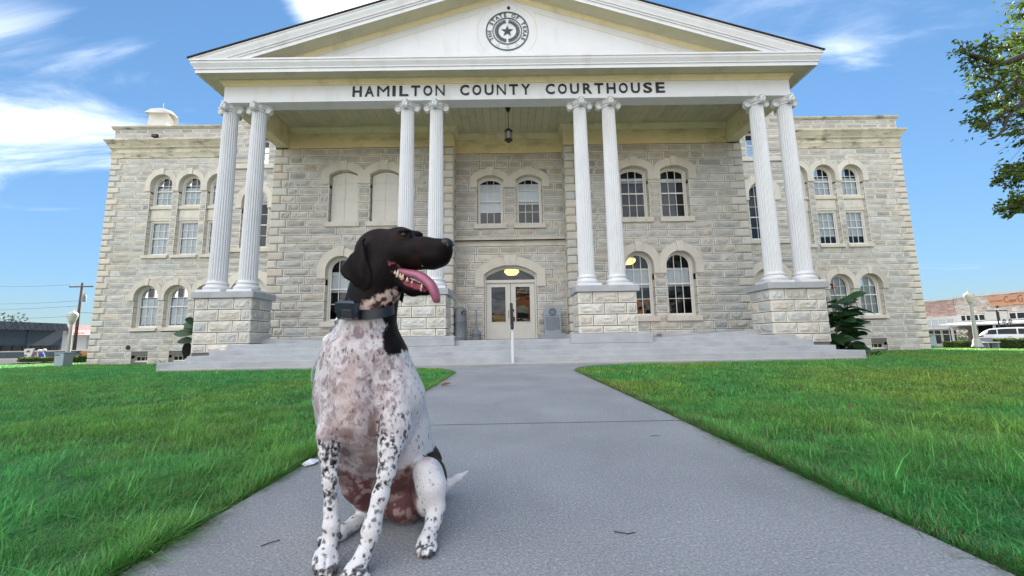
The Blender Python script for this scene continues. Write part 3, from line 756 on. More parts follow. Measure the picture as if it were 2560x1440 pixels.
# every letter is a piece of its own, set out along the frieze
words = "HAMILTON COUNTY COURTHOUSE"
lw = {'I': .10, 'M': .40, ' ': .30}
tot = sum(lw.get(c, .30) for c in words); gap = (10.44-tot)/(len(words)-1); xx = -5.20
for c in words:
    w = lw.get(c, .30)
    if c != ' ': text(c, .5, 'letter', M['letter'], CH, (xx+w/2, YF-.012, 8.945), ext=.014, width=w, height=.37, bold=0 if c in 'MNW' else .010)
    xx += w+gap
SZ, SR = 11.125, .735
sl = MB()
def ring(m, r0, r1, y, z, n=64, x=0):
    vs = []
    for k in range(n):
        a = 2*math.pi*k/n; vs += [(x+r0*math.cos(a), y, z+r0*math.sin(a)), (x+r1*math.cos(a), y, z+r1*math.sin(a)), (x+r0*math.cos(a), y+.02, z+r0*math.sin(a)), (x+r1*math.cos(a), y+.02, z+r1*math.sin(a))]
    fs = []
    for k in range(n):
        a, b = 4*k, 4*((k+1) % n); fs += [(a, a+1, b+1, b), (a, b, b+2, a+2), (a+1, a+3, b+3, b+1)]
    m.add(vs, fs)
M['seal'] = mat('seal_paint', (.055, .085, .105), .55, .12, 10)
ys_ = yt-.022
ring(sl, .695, .735, ys_, SZ); ring(sl, .475, .505, ys_, SZ)
SEAL = sl.build('state_seal', M['seal'], CH, origin=(0, ys_, SZ))
def star(m, r, x, y, z, d=.02, rot=0):
    P = []
    for k in range(10):
        a = math.pi/2+rot+k*math.pi/5; rr = r if k % 2 == 0 else r*.40; P.append((x+rr*math.cos(a), y, z+rr*math.sin(a)))
    P.append((x, y-d, z)); m.add(P, [(k, (k+1) % 10, 10) for k in range(10)])
s = MB(); star(s, .225, 0, ys_+.012, SZ+.0, .05); s.build('star', M['seal'], SEAL)
for sg in (-1, 1):
    b = MB()
    for k in range(26):
        a = rad(-86)+rad(160)*k/25
        for side in (-1, 0, 1):
            r = .365+side*.012; bx, bz = r*math.cos(a), r*math.sin(a)
            dirn = a+math.pi/2 - side*.75; ln = .085 if side else .07
            tx, tz = bx+ln*math.cos(dirn), bz+ln*math.sin(dirn); nx, nz = -math.sin(dirn)*.017, math.cos(dirn)*.017
            mx, mz = bx+ln*.5*math.cos(dirn), bz+ln*.5*math.sin(dirn)
            b.add([(sg*bx, ys_+.004, SZ+bz), (sg*(mx+nx), ys_-.006, SZ+mz+nz), (sg*tx, ys_+.004, SZ+tz), (sg*(mx-nx), ys_-.006, SZ+mz-nz)], [(0, 1, 2), (0, 2, 3)])
    b.build('wreath_branch', M['seal'], SEAL)
def arc_text(body, r, a0, a1, size, z0, y, parent, mt, weights=None):
    n = len(body)
    for i, c in enumerate(body):
        if c == ' ': continue
        a = a0+(a1-a0)*i/(n-1)
        text(c, size, 'letter', mt, parent, (r*math.cos(a), y, z0+r*math.sin(a)), (rad(90), math.pi/2-a, 0), .004, bold=size*.02)
arc_text("THE STATE OF TEXAS", .60, rad(208), rad(-29), .185, SZ, ys_+.008, SEAL, M['seal'])
s = MB()
for (aa, rr) in ((rad(239), .61), (rad(270), .61), (rad(301), .61)):
    for k in range(3):
        q = aa+k*2.094; dx_, dz_ = .045*math.cos(q+math.pi), .045*math.sin(q+math.pi); cx_, cz_ = rr*math.cos(aa)+dx_, SZ+rr*math.sin(aa)+dz_
        s.add([(cx_+.016*math.cos(t), ys_+.004, cz_+.016*math.sin(t)) for t in [k2*math.pi/4 for k2 in range(8)]], [tuple(range(8))])
s.build('seal_dots', M['seal'], SEAL)
r_ = MB()
for sg in (-1, 1):
    for R_ in (1.02,):
        for k in range(28):
            a, b_ = rad(-46)+rad(105)*k/28, rad(-46)+rad(105)*(k+1)/28
            r_.add([(sg*R_*math.cos(a), yt-.004, SZ+R_*math.sin(a)), (sg*R_*math.cos(b_), yt-.004, SZ+R_*math.sin(b_)), (sg*(R_+.018)*math.cos(b_), yt-.004, SZ+(R_+.018)*math.sin(b_)), (sg*(R_+.018)*math.cos(a), yt-.004, SZ+(R_+.018)*math.sin(a))], [(0, 1, 2, 3)])
r_.build('panel_line', M['ceil'], CH)
v = MB(); v.lathe([(.001, 0), (.05, 0), (.055, .03), (.03, .06), (.001, .065)], 0, 0, 10); vo = v.build('vent_hood', M['black'], CH); vo.rotation_euler = (rad(90), 0, 0); vo.location = Vector((.06, yt, 12.0))-world_loc(CH)
# ---------------------------------------------------------------- columns
def column_at(x, y):
    r0, r1, zb, zt = .262, .215, 2.64, 8.42; nf = 22; pr = 5
    s = MB(); vs = []; lv = 9; n = nf*pr
    for k in range(lv):
        t = k/(lv-1); z = zb+(zt-zb)*t; R0 = r0+(r1-r0)*(t**1.35)
        for i in range(n):
            ph = i % pr; d = [0, 0, .62, 1, .62][ph]*.03; a = 2*math.pi*(i+.5)/n
            vs.append(((R0-d)*math.cos(a), (R0-d)*math.sin(a), z))
    fs = []
    for k in range(lv-1):
        for i in range(n): j = (i+1) % n; fs.append((k*n+i, k*n+j, (k+1)*n+j, (k+1)*n+i))
    s.add(vs, fs)
    sh = s.build('column', M['white'], None)
    b = MB(); b.lathe([(.34, 2.36), (.37, 2.40), (.375, 2.44), (.345, 2.48), (.315, 2.50), (.30, 2.53), (.305, 2.55), (.325, 2.575), (.315, 2.60), (.285, 2.615), (.28, 2.64), (.262, 2.66)], 0, 0, 32)
    b.build('base', M['white'], sh, auto=40)
    p = MB(); p.box(-.385, .385, -.385, .385, 2.262, 2.36, bev=.006); p.build('plinth', M['white'], sh)
    c = MB(); c.lathe([(.216, 8.40), (.235, 8.405), (.24, 8.43), (.225, 8.445), (.235, 8.47), (.29, 8.53), (.28, 8.56), (.20, 8.57)], 0, 0, 28)
    # abacus with four concave sides, its corners to the front, back and sides
    ab = []
    for q in range(4):
        a0 = q*math.pi/2
        for t in (-.06, .06): ab.append((.43*math.cos(a0)-t*math.sin(a0), .43*math.sin(a0)+t*math.cos(a0)))
        for t in (.2, .4, .5, .6, .8):
            a = a0+t*math.pi/2; ab.append((( .43-.155*math.sin(t*math.pi))*math.cos(a), (.43-.155*math.sin(t*math.pi))*math.sin(a)))
    c.prism(ab, 'z', 8.60, 8.628); c.prism([(x_*.95, y_*.95) for x_, y_ in ab], 'z', 8.565, 8.60)
    cap = c.build('capital', M['white'], sh, auto=35)
    for q in range(4):
        a0 = q*math.pi/2; v = MB(); u = Vector((math.cos(a0), math.sin(a0), 0)); w = Vector((-math.sin(a0), math.cos(a0), 0)); ce = u*.315+Vector((0, 0, 8.475))
        n = 16; half = .075; vs = []; 
        for rr, tt in ((.03, half+.012), (.045, half), (.062, half+.004), (.085, half-.012), (.100, half+.008), (.112, half-.004), (.112, half*.45), (.098, 0), (.112, -half*.45), (.112, -half+.004), (.100, -half-.008), (.085, -half+.012), (.062, -half-.004), (.045, -half), (.03, -half-.012)):
            for i in range(n):
                a = 2*math.pi*i/n; vs.append(ce+u*(rr*math.cos(a))+Vector((0, 0, rr*math.sin(a)))+w*tt)
        K = 15; fs = []
        for k in range(K-1):
            for i in range(n): j = (i+1) % n; fs.append((k*n+i, k*n+j, (k+1)*n+j, (k+1)*n+i))
        fs += [tuple(range(n)), tuple((K-1)*n+i for i in range(n))]; v.add(vs, fs)
        # the band that rises from the bell to the volute
        pts = [u*.17+Vector((0, 0, 8.45)), u*.24+Vector((0, 0, 8.545)), u*.33+Vector((0, 0, 8.585)), u*.405+Vector((0, 0, 8.55)), u*.425+Vector((0, 0, 8.49))]
        v.tube(pts, [.05, .055, .055, .05, .03], 8)
        v.build('volute', M['white'], sh, auto=40)
        f = MB(); d = Vector((math.cos(a0+math.pi/4), math.sin(a0+math.pi/4), 0)); fc = d*.285+Vector((0, 0, 8.58))
        for k in range(6):
            a = k*math.pi/3; wv = Vector((-d.y, d.x, 0)); pc = fc+wv*(.035*math.cos(a))+Vector((0, 0, .035*math.sin(a)))
            f.lathe([(.001, -.02), (.02, -.012), (.024, 0), (.02, .012), (.001, .02)], pc.x, pc.y, 6); 
            o_ = len(f.v)-30
            for i_ in range(o_, len(f.v)): f.v[i_] = (f.v[i_][0], f.v[i_][1], f.v[i_][2]+pc.z)
        for k in range(7):     # egg-and-dart beads under the flower
            aa = a0+math.pi/4+(k-3)*.16; pc = Vector((math.cos(aa)*.262, math.sin(aa)*.262, 8.50))
            f.lathe([(.001, pc.z-.032), (.016, pc.z-.02), (.021, pc.z), (.016, pc.z+.02), (.001, pc.z+.028)], pc.x, pc.y, 6)
        f.build('rosette', M['white'], sh, smooth=True)
    return sh
COLX = [-9.41, -8.45, -3.43, -2.45, 2.42, 3.40, 8.47, 9.44]
c0 = column_at(0, 0)
for i, x in enumerate(COLX):
    c = c0 if i == 0 else copy_tree(c0)
    c.parent = CH; c.location = Vector((x, YF+.30, 0))-world_loc(CH)
# pedestals: a core, their stones and a cap slab
PED = [(-9.64, -7.92, .42), (-3.82, -2.02, .80), (2.02, 3.82, .80), (7.92, 9.64, .42)]
for x0, x1, zb in PED:
    m = MB(); m.box(x0+.03, x1-.03, YP+.03, YP+1.02, -.1, 2.06); ped = m.build('pedestal', M['mortar'], CH, origin=((x0+x1)/2, YP+.5, 0))
    k = 0; zt = 2.06; ch = .345
    while zt > zb+.05:
        z0 = max(zt-ch, zb)
        w = x1-x0; cuts = [x0, x0+.25*w+random.uniform(-.03, .03), x0+.66*w+random.uniform(-.05, .05), x1] if k % 2 == 0 else [x0, x0+.42*w+random.uniform(-.04, .04), x0+.82*w+random.uniform(-.03, .03), x1]
        for q in range(3):
            stone((0, YP, 0), (1, 0, 0), (0, -1, 0), cuts[q], cuts[q+1], z0, zt, .042, (7, 4), tone=random.gauss(1.12, .05), dL=.06, dR=.06).build('pedestal_stone', M['stone'], ped, origin=((cuts[q]+cuts[q+1])/2, YP, z0))
        s0 = x1 if x0 < 0 else x0; nn = (1, 0, 0) if x0 < 0 else (-1, 0, 0)
        sp = [YP+.005, YP+.40+.25*(k % 2), YP+1.05]
        for q in range(2):
            stone((s0, 0, 0), (0, 1, 0), nn, sp[q], sp[q+1], z0, zt, .04, (4, 3), tone=random.gauss(1.06, .05)).build('pedestal_stone', M['stone'], ped, origin=(s0, (sp[q]+sp[q+1])/2, z0))
        zt = z0; k += 1
    c = MB(); c.box(x0-.08, x1+.08, YP-.08, YP+1.13, 2.062, 2.26, bev=.012); c.build('cap', M['concrete'], ped)
# ---------------------------------------------------------------- stones: the largest in view as objects, the rest joined
def lay(lst, name, rest):
    lst.sort(key=lambda t: -t[0])
    for a, m, c in lst[:295]: m.build(name, M['stone'] if name == 'stone_block' else M['dressed'], CH, origin=c)
    if lst[295:]:
        big = MB()
        for a, m, c in lst[295:]:
            o = len(big.v); big.v += m.v; big.f += [tuple(i+o for i in f) for f in m.f]; big.c += m.c; big.m += m.m
        tag(big.build(rest, M['stone'] if name == 'stone_block' else M['dressed'], CH), kind='stuff')
lay(BLOCKS, 'stone_block', 'distant_stone_block'); lay(QUOINS, 'quoin', 'distant_quoin')
# ---------------------------------------------------------------- things on the roof
VX, VY = -22.95, 24.6
def vent():
    R_ = MB(); ang = rad(22); ca, sa = math.cos(ang), math.sin(ang)
    def rp(x, y, z): return (VX+x*ca-y*sa, VY+x*sa+y*ca, z)
    w0, w1 = .56, .47
    vs = [rp(sx*w, sy*w, z) for z, w in ((12.6, w0), (15.85, w1)) for sx, sy in ((-1, -1), (1, -1), (1, 1), (-1, 1))]
    R_.add(vs, [(0, 1, 5, 4), (1, 2, 6, 5), (2, 3, 7, 6), (3, 0, 4, 7), (4, 5, 6, 7)])
    ro = R_.build('roof_ventilator', M['trim'], CH, origin=(VX, VY, 12.6))
    h = MB(); n = 16; rows = []
    # saddle-shaped hood: high over the faces, drooping at two corners
    for z_, s in ((15.72, .86), (15.76, .84), (16.06, .62), (16.22, .34), (16.30, .06)):
        rows.append([rp(s*math.cos(2*math.pi*k/n), s*math.sin(2*math.pi*k/n), z_+.16*math.cos(4*math.pi*k/n+.6)*(s/.86)**2) for k in range(n)])
    vs = [p for r in rows for p in r]; fs = []
    for k in range(4):
        for i in range(n): j = (i+1) % n; fs.append((k*n+i, k*n+j, (k+1)*n+j, (k+1)*n+i))
    fs.append(tuple(4*n+i for i in range(n))); h.add(vs, fs); h.build('hood', M['trim'], ro, smooth=True)
    s = MB(); s.tube([(VX, VY, 16.25), (VX, VY, 16.75)], .025, 6); s.build('finial', M['greyplastic'], ro)
    g = MB(); g.lathe([(.22, 16.24), (.12, 16.34), (.02, 16.37)], VX, VY, 10); g.build('crown_cap', M['greyplastic'], ro)
vent()
f = MB(); f.box(-19.85, -19.55, YW-.27, YW-.10, 12.22, 12.40, bev=.02); fo = f.build('floodlight', M['black'], CH); 
g = MB(); g.tube([(-19.7, YW-.18, 12.14), (-19.7, YW-.18, 12.25)], .03, 6); g.build('bracket', M['black'], fo)
h = MB(); h.lathe([(.11, -.02), (.11, .03)], 0, 0, 9); ho = h.build('drain_hole', M['dark'], CH); ho.rotation_euler = (rad(90), 0, 0); ho.location = Vector((-20.05, YW-.03, .62))-world_loc(CH)
CH.location.x += .08
for o in CH.children: pass
# ================================================================== ground, streets, path
def terrain(x, y):
    z = gz(x, y); a = abs(x)
    if a > 24: z -= min((a-24)*(.030 if x > 0 else .008), 1.05 if x > 0 else .25)
    return z
M['grassbase'] = mat('lawn_soil', (.045, .075, .018), .95, .35, 3.0, .02, 40, fine=(.3, 50))
M['earth'] = mat('distant_ground', (.14, .14, .08), .95, .25, .3)
M['path'] = mat('walk_concrete', (.29, .30, .315), .9, .20, .8, .0035, 160, fine=(.42, 120), stain=((.19, .19, .20), .55, .9, (1, .5, 1)))
_nt = M['path'].node_tree; _b = _nt.nodes['Principled BSDF']; _src = _b.inputs['Base Color'].links[0].from_socket
_v = _nt.nodes.new('ShaderNodeTexNoise'); _v.inputs['Scale'].default_value = 70; _v.inputs['Detail'].default_value = 4; _g = _nt.nodes.new('ShaderNodeNewGeometry'); _nt.links.new(_g.outputs['Position'], _v.inputs['Vector'])
_r = _nt.nodes.new('ShaderNodeMapRange'); _r.inputs[1].default_value = .60; _r.inputs[2].default_value = .68; _r.inputs[3].default_value = 0; _r.inputs[4].default_value = .55; _nt.links.new(_v.outputs[0], _r.inputs[0])
_m = _nt.nodes.new('ShaderNodeMix'); _m.data_type = 'RGBA'; _nt.links.new(_r.outputs[0], _m.inputs[0]); _nt.links.new(_src, _m.inputs[6]); _m.inputs[7].default_value = (.50, .51, .53, 1); _nt.links.new(_m.outputs[2], _b.inputs['Base Color'])
def sheet(xs, ys, zf, name, mt, skip=None):
    m = MB(); n = len(xs)
    m.v = [(x, y, zf(x, y)) for y in ys for x in xs]
    for j in range(len(ys)-1):
        for i in range(n-1):
            if skip and skip((xs[i]+xs[i+1])/2, (ys[j]+ys[j+1])/2): continue
            m.f.append((j*n+i, j*n+i+1, (j+1)*n+i+1, (j+1)*n+i)); m.c.append(None); m.m.append(0)
    return tag(m.build(name, mt, smooth=True), kind='structure')
xs = [-900, -400, -200, -120, -90, -70] + list(range(-60, 61, 3)) + [70, 90, 120, 200, 400, 900]
ys = [-600, -200, -100, -60, -40, -24] + list(range(-18, 61, 3)) + [70, 90, 130, 250, 500, 1500]
sheet(xs, ys, lambda x, y: terrain(x, y)-.16, 'ground', M['earth'])
def near_path(x, y): return -1.15 < x < 1.35 and y < 10.7
LX = [-30+1.0*i for i in range(61)]; LY = [-6+1.0*i for i in range(35)]
sheet(LX, LY, lambda x, y: terrain(x, y)-.035, 'lawn', M['grassbase'])
sheet([33.5, 37, 41, 45, 49, 52.5], [-60, -40, -22]+list(range(-20, 80, 5))+[100, 160], lambda x, y: terrain(x, y)-.08, 'side_street', M['asphalt'])
sheet([-50, -46, -42, -38, -35.5], [-60, -40, -22]+list(range(-20, 80, 5))+[100, 160], lambda x, y: terrain(x, y)-.08, 'side_street', M['asphalt'])
sheet([-35, -20, 0, 20, 33], [-25, -20, -15, -11], lambda x, y: -.10, 'front_street', M['asphalt'])
sheet([-35, -20, 0, 20, 33], [-10.9, -9, -7.5], lambda x, y: -.02, 'front_pavement', M['pavement'])
sheet([-35, -20, 0, 20, 33], [-28.5, -26, -25.1], lambda x, y: -.02, 'front_pavement', M['pavement'])
sheet([52.6, 55.2], list(range(-20, 80, 5)), lambda x, y: terrain(x, y)+.04, 'side_pavement', M['pavement'])
sheet([-52.2, -50.1], list(range(-20, 80, 5)), lambda x, y: terrain(x, y)+.04, 'side_pavement', M['pavement'])
PX0, PX1 = -1.09, 1.29
WALK = bpy.data.objects.new('front_walk', None); C.objects.link(WALK); WALK['kind'] = 'structure'
def edge_x(y, side):
    """lawn edge beside the walk: straight, then sweeping out in front of the steps"""
    t = min(max((y-7.9)/2.25, 0), 1); sw = 1.7*(1-math.sqrt(max(1-t*t, 0)))
    return PX0-sw if side < 0 else PX1+sw
for a, b in ((-2.4, .38), (.38, 3.10), (3.10, 5.0), (5.0, 6.6), (6.6, 8.2)):
    m = MB(); m.box(PX0, PX1, a+.013, b-.013, -.12, random.uniform(-.001, .001), bev=.002); m.build('paving_slab', M['path'], WALK, origin=(0, a, 0))
for y_ in (.38, 3.10, 5.0, 6.6, 8.2):
    m = MB(); m.box(PX0+.01, PX1-.01, y_-.0128, y_+.0128, -.11, -.0022); m.build('joint_filler', M['soil'], WALK, origin=(0, y_, 0))
pts = []
for i in range(12): y = 8.213+(10.15-8.213)*i/11; pts.append((edge_x(y, -1), y))
pts += [(-9.2, 10.56), (-9.2, 10.855), (9.36, 10.855), (9.36, 10.56)]
for i in range(12): y = 10.15-(10.15-8.213)*i/11; pts.append((edge_x(y, 1), y))
m = MB(); m.prism(pts, 'z', -.12, .0); m.build('paving_slab', M['path'], WALK, origin=(0, 8.2, 0))
m = MB(); m.box(-9.3, 9.46, 10.68, 10.858, -.05, .035, bev=.01); m.build('edge_strip', M['pavement'], WALK)
# ================================================================== steps
ST = thing('front_steps', 'pale grey concrete steps across the whole portico front', 'steps', (.08, 11.5, 0))
for k, (hx, yf, zt) in enumerate(((9.62, 10.86, .20), (9.10, 11.20, .345), (8.75, 11.55, .50), (8.50, 11.90, .655))):
    m = MB(); zb = 0 if k == 0 else [.0, .20, .345, .50][k]
    m.box(.08-hx, .08+hx, yf, 12.6 if k < 3 else 16.05, zb-.15, zt-.002*(k == 9), bev=.012); m.build('step', M['concrete'], ST, origin=(.08, yf, zt))
for sg in (-1, 1):
    m = MB(); a, b = sorted((.08+sg*1.72, .08+sg*4.16)); m.box(a, b, 11.74, 13.3, .502, .795, bev=.015); m.build('plinth_slab', M['concrete'], ST, origin=(a, 11.8, .66))
    m = MB(); xo, xi = .08+sg*7.98, .08+sg*4.9
    m.prism([(xo, .655), (xo, .825), (xo-sg*.35, .825), (xi, .66), (xi, .655)], 'y', 12.62, 15.3); m.build('ramp_slab', M['concrete'], ST, origin=(xo, 12.6, .66))
m = MB(); m.box(5.2, 6.5, 13.6, 14.1, .655, .78, bev=.01); m.build('loose_kerb', M['concrete'], ST)
# ================================================================== porch things
t = thing('handrail', 'white steel post with black sloping handrail up the middle of the steps', 'handrail', (.06, 10.74, 0))
m = MB(); m.box(.025, .095, 10.70, 10.77, 0, 1.0, bev=.006); m.build('post', M['white'], t)
m = MB(); m.box(.02, .09, 12.35, 12.42, .655, 1.72, bev=.006); m.build('post', M['black'], t)
m = MB(); m.tube([(.06, 10.62, .955), (.06, 10.72, 1.03), (.055, 12.4, 1.76), (.05, 12.75, 1.80)], [.045, .05, .05, .045], 10); m.build('rail', M['black'], t, smooth=True)
m = MB(); m.tube([(.06, 10.78, .62), (.055, 12.38, 1.36)], .022, 8); m.build('lower_rail', M['black'], t)
m = MB(); m.box(.085, .15, 11.2, 11.9, 1.17, 1.30, bev=.02); m.box(.09, .14, 12.0, 12.1, 1.50, 1.58, bev=.015); m.build('bracket', M['black'], t)
t = thing('litter_bin', 'grey domed plastic litter bin left of the entrance doors', 'bin', (-1.96, 15.72, .655))
m = MB(); m.lathe([(.235, .655), (.25, .66), (.25, .70), (.242, .71), (.25, .72), (.25, .80), (.243, .81), (.243, 1.39), (.25, 1.40), (.25, 1.44), (.238, 1.455)], -1.96, 15.72, 28); m.build('bin_body', M['greyplastic'], t, auto=40)
m = MB(); m.lathe([(.237, 1.456), (.238, 1.80), (.225, 1.87), (.19, 1.935), (.12, 1.975), (.001, 1.985)], -1.96, 15.72, 28); m.build('bin_lid', M['greyplastic'], t, auto=50)
m = MB(); a0 = rad(-52); R_ = .241; vs = []; fs = []
for k in range(20):
    a = 2*math.pi*k/20; da = .098*math.cos(a)/R_; vs.append((-1.96+R_*math.cos(a0+da), 15.72+R_*math.sin(a0+da), 1.725+.105*math.sin(a)))
m.add(vs, [tuple(range(20))]); m.build('bin_opening', M['dark'], t)
t = thing('ash_stand', 'grey smokers ash stand with long thin neck beside the litter bin', 'ashtray', (-1.33, 15.78, .655))
m = MB(); m.lathe([(.185, .655), (.195, .67), (.195, .735), (.17, .75), (.165, .77)], -1.33, 15.78, 24); m.build('foot', M['greyplastic'], t, auto=40)
m = MB(); m.lathe([(.165, .771), (.19, .90), (.20, .915)], -1.33, 15.78, 48, rfun=lambda a: 1+.018*math.cos(24*a)); m.build('ribbed_bowl', M['greyplastic'], t, auto=40)
m = MB(); m.lathe([(.20, .916), (.19, .95), (.13, 1.02), (.06, 1.11), (.036, 1.18), (.028, 1.5), (.024, 1.88), (.001, 1.885)], -1.33, 15.78, 20); m.build('neck', M['greyplastic'], t, auto=40)
t = thing('granite_marker', 'blue grey granite historical marker with round seal right of the doors', 'marker', (1.70, 15.75, .655))
m = MB(); m.box(1.17, 2.2, 15.56, 15.93, .656, .87, bev=.02); m.build('base', M['granite'], t)
m = MB(); m.prism([(1.37, .868), (2.03, .868), (2.03, 1.84), (1.93, 1.88), (1.80, 1.965), (1.70, 1.985), (1.60, 1.965), (1.47, 1.88), (1.37, 1.84)], 'y', 15.66, 15.86); tb = m.build('tablet', M['granite'], t)
m = MB(); ring(m, .135, .155, 15.648, 1.725, 32, 1.70); ring(m, .075, .125, 15.649, 1.725, 32, 1.70); ring(m, .045, .052, 15.648, 1.725, 24, 1.70); star(m, .04, 1.70, 15.655, 1.725, .008); m.build('engraved_seal', M['engrave'], tb)
m = MB(); zz = 1.545
for k in range(17):
    zz -= .034 if k else 0; wd = .29 if k else .27; x = 1.70-wd+ (random.uniform(0, .02))
    if k in (0,):
        for xx_ in range(12): m.box(1.44+xx_*.043, 1.44+xx_*.043+.03, 15.654, 15.661, 1.555+.02*abs(xx_-5.5)/5.5, 1.58+.02*abs(xx_-5.5)/5.5)
        continue
    end = 1.70+wd-(random.uniform(0, .03) if k < 16 else .25)
    if k == 16: x += .12
    while x < end:
        w = random.uniform(.02, .07); m.box(x, min(x+w, end), 15.655, 15.661, zz-.009, zz+.009); x += w+.012
tag(m.build('engraved_text', M['engrave'], tb), kind='stuff')
t = thing('porch_lantern', 'black six-sided lantern hanging on a chain from the porch ceiling', 'lantern', (.07, 14.13, 9.48))
m = MB(); m.lathe([(.10, 9.48), (.095, 9.44), (.04, 9.33), (.02, 9.30)], .07, 14.13, 12); m.build('ceiling_rose', M['black'], t, smooth=True)
m = MB()
for k in range(16):
    z = 9.30-k*.041; a = (k % 2)*math.pi/2
    m.tube([(.07+.014*math.cos(q)*math.cos(a), 14.13+.014*math.cos(q)*math.sin(a), z-.02+.028*math.sin(q)) for q in [2*math.pi*j/6 for j in range(7)]], .006, 5)
m.build('chain', M['black'], t)
def hexa(r, z): return [(.07+r*math.cos(rad(30+60*k)), 14.13+r*math.sin(rad(30+60*k)), z) for k in range(6)]
m = MB(); m.lathe([(.03, 8.66), (.05, 8.62), (.135, 8.585), (.15, 8.56), (.15, 8.52), (.13, 8.50)], .07, 14.13, 6)
for k in range(6):
    a = rad(60*k); p = (.07+.128*math.cos(a), 14.13+.128*math.sin(a)); m.tube([(p[0], p[1], 8.20), (p[0], p[1], 8.51)], .012, 5)
m.lathe([(.13, 8.22), (.15, 8.20), (.15, 8.16), (.12, 8.13), (.05, 8.09), (.012, 8.05), (.001, 8.04)], .07, 14.13, 6); m.build('lantern_cage', M['black'], t)
M['frost'] = mat('frosted_glass', (.42, .41, .38), .35, .05, 4)
m = MB(); m.lathe([(.105, 8.21), (.105, 8.51)], .07, 14.13, 6); m.build('lantern_glass', M['frost'], t)
# crumpled white bag on the landing
m = MB(); bx, by, bz = -5.32, 12.0, .655; vs = []; fs = []
for k, (r, z) in enumerate(((.22, 0), (.27, .06), (.25, .15), (.17, .24), (.10, .29), (.02, .30))):
    for i in range(12): a = 2*math.pi*i/12; q = r*random.uniform(.82, 1.12); vs.append((bx+q*math.cos(a)*1.15, by+q*math.sin(a)*.7, bz+z*random.uniform(.9, 1.08)))
for k in range(5):
    for i in range(12): j = (i+1) % 12; fs.append((k*12+i, k*12+j, (k+1)*12+j, (k+1)*12+i))
m.add(vs, fs); tag(m.build('plastic_bag', mat('bag_plastic', (.78, .76, .68), .5, .05, 6), origin=(bx, by, bz)), 'crumpled white plastic bag on the porch landing behind the dog', 'bag')
# ================================================================== planting
def leaf_mesh(L, w, droop, up, mi=0, fold=.25):
    """arched blade with a midrib: 6 x 2 quads, base at the origin, running along +X"""
    vs = []; n = 6
    for k in range(n+1):
        t = k/n; x = L*t*math.cos(up)*(1-.15*droop*t); z = L*(t*math.sin(up)-droop*t*t*.6)
        ww = w*math.sin(math.pi*min(t*.92+.06, 1))**.8
        vs += [(x, -ww, z+fold*ww), (x, 0, z), (x, ww, z+fold*ww)]
    fs = []
    for k in range(n): a, b = 3*k, 3*k+3; fs += [(a, b, b+1, a+1), (a+1, b+1, b+2, a+2)]
    return vs, fs
M['canna'] = leafy(mat('canna_leaf', (.032, .095, .034), .38, .25, 5, .003, 30, island=.35), .3)
M['cannadark'] = mat('bronze_leaf', (.022, .02, .018), .4, .2, 6)
M['stemgreen'] = mat('plant_stem', (.07, .09, .03), .6, .2, 8)
M['flower'] = mat('red_flower', (.42, .03, .05), .6, .2, 10)
def place_leaf(par, base, az, L, w, droop, up, mt, name='leaf', roll=None):
    vs, fs = leaf_mesh(L, w, droop, up); m = MB(); m.add(vs, fs); o = m.build(name, mt, par, smooth=True); o.location = Vector(base)-world_loc(par); o.rotation_euler = (random.uniform(-.3, .3) if roll is None else roll, 0, az); return o
t = thing('canna_plant', 'tall leafy canna with red flowers beside the right outer pedestal', 'plant', (10.85, 12.9, -.05))
for k in range(9):
    bx, by = 10.75+random.uniform(-.35, .35), 12.9+random.uniform(-.25, .25); H = random.uniform(1.3, 1.95); m = MB(); m.tube([(bx, by, -.05), (bx+random.uniform(-.08, .08), by, H)], [.02, .012], 6); m.build('stem', M['stemgreen'], t)
    for q in range(10):
        z = .08+H*q/10.5; place_leaf(t, (bx, by, z), random.uniform(-1.2, 1.2) if random.random() < .75 else random.uniform(1.8, 4.5), random.uniform(.55, .85), random.uniform(.14, .20), random.uniform(.3, .8), random.uniform(.05, .7), M['canna'], roll=random.uniform(-.2, 1.15) if random.random() < .75 else random.uniform(-1.1, .1))
for fx, fz in ((10.62, 2.22), (11.28, 1.78)):
    m = MB(); m.tube([(fx+.1, 12.8, 1.4), (fx, 12.8, fz)], [.012, .008], 5); m.build('stem', M['stemgreen'], t)
    for k in range(7): place_leaf(t, (fx+random.uniform(-.03, .03), 12.8, fz-random.uniform(0, .12)), k*.9, random.uniform(.10, .17), .035, .4, random.uniform(.2, 1.2), M['flower'], 'petal')
for k in range(14): place_leaf(t, (11.1+random.uniform(-.2, .25), 12.3+random.uniform(-.1, .2), -.02), random.uniform(0, 6.28), random.uniform(.25, .45), .03, .9, .9, M['stemgreen'], 'low_leaf')
t = thing('canna_plant', 'small canna with one dark bronze leaf beside the left outer pedestal', 'plant', (-10.3, 13.0, 0))
m = MB(); m.tube([(-10.28, 13, 0), (-10.25, 13, 1.45)], [.022, .014], 6); m.build('stem', M['stemgreen'], t)
for z, az, L, w, up in ((.78, 3.0, .66, .14, .25), (1.05, 3.3, .70, .13, .1), (1.25, 2.6, .45, .12, .8), (1.35, 3.6, .42, .12, .9), (1.15, 3.0, .4, .13, .6), (1.4, 2.9, .36, .1, 1.1), (.9, .5, .5, .12, .4)): place_leaf(t, (-10.26, 13, z), az, L, w, .35, up, M['canna'], roll=random.uniform(-1.3, -.8))
place_leaf(t, (-10.46, 12.95, .24), 2.6, .56, .135, -.1, 1.25, M['cannadark'], 'dark_leaf')
t = thing('spider_plant', 'low arching grassy plant at the left end of the steps', 'plant', (-10.6, 12.4, -.03))
M['lightleaf'] = mat('arching_leaf', (.075, .16, .05), .5, .2, 8, island=.3)
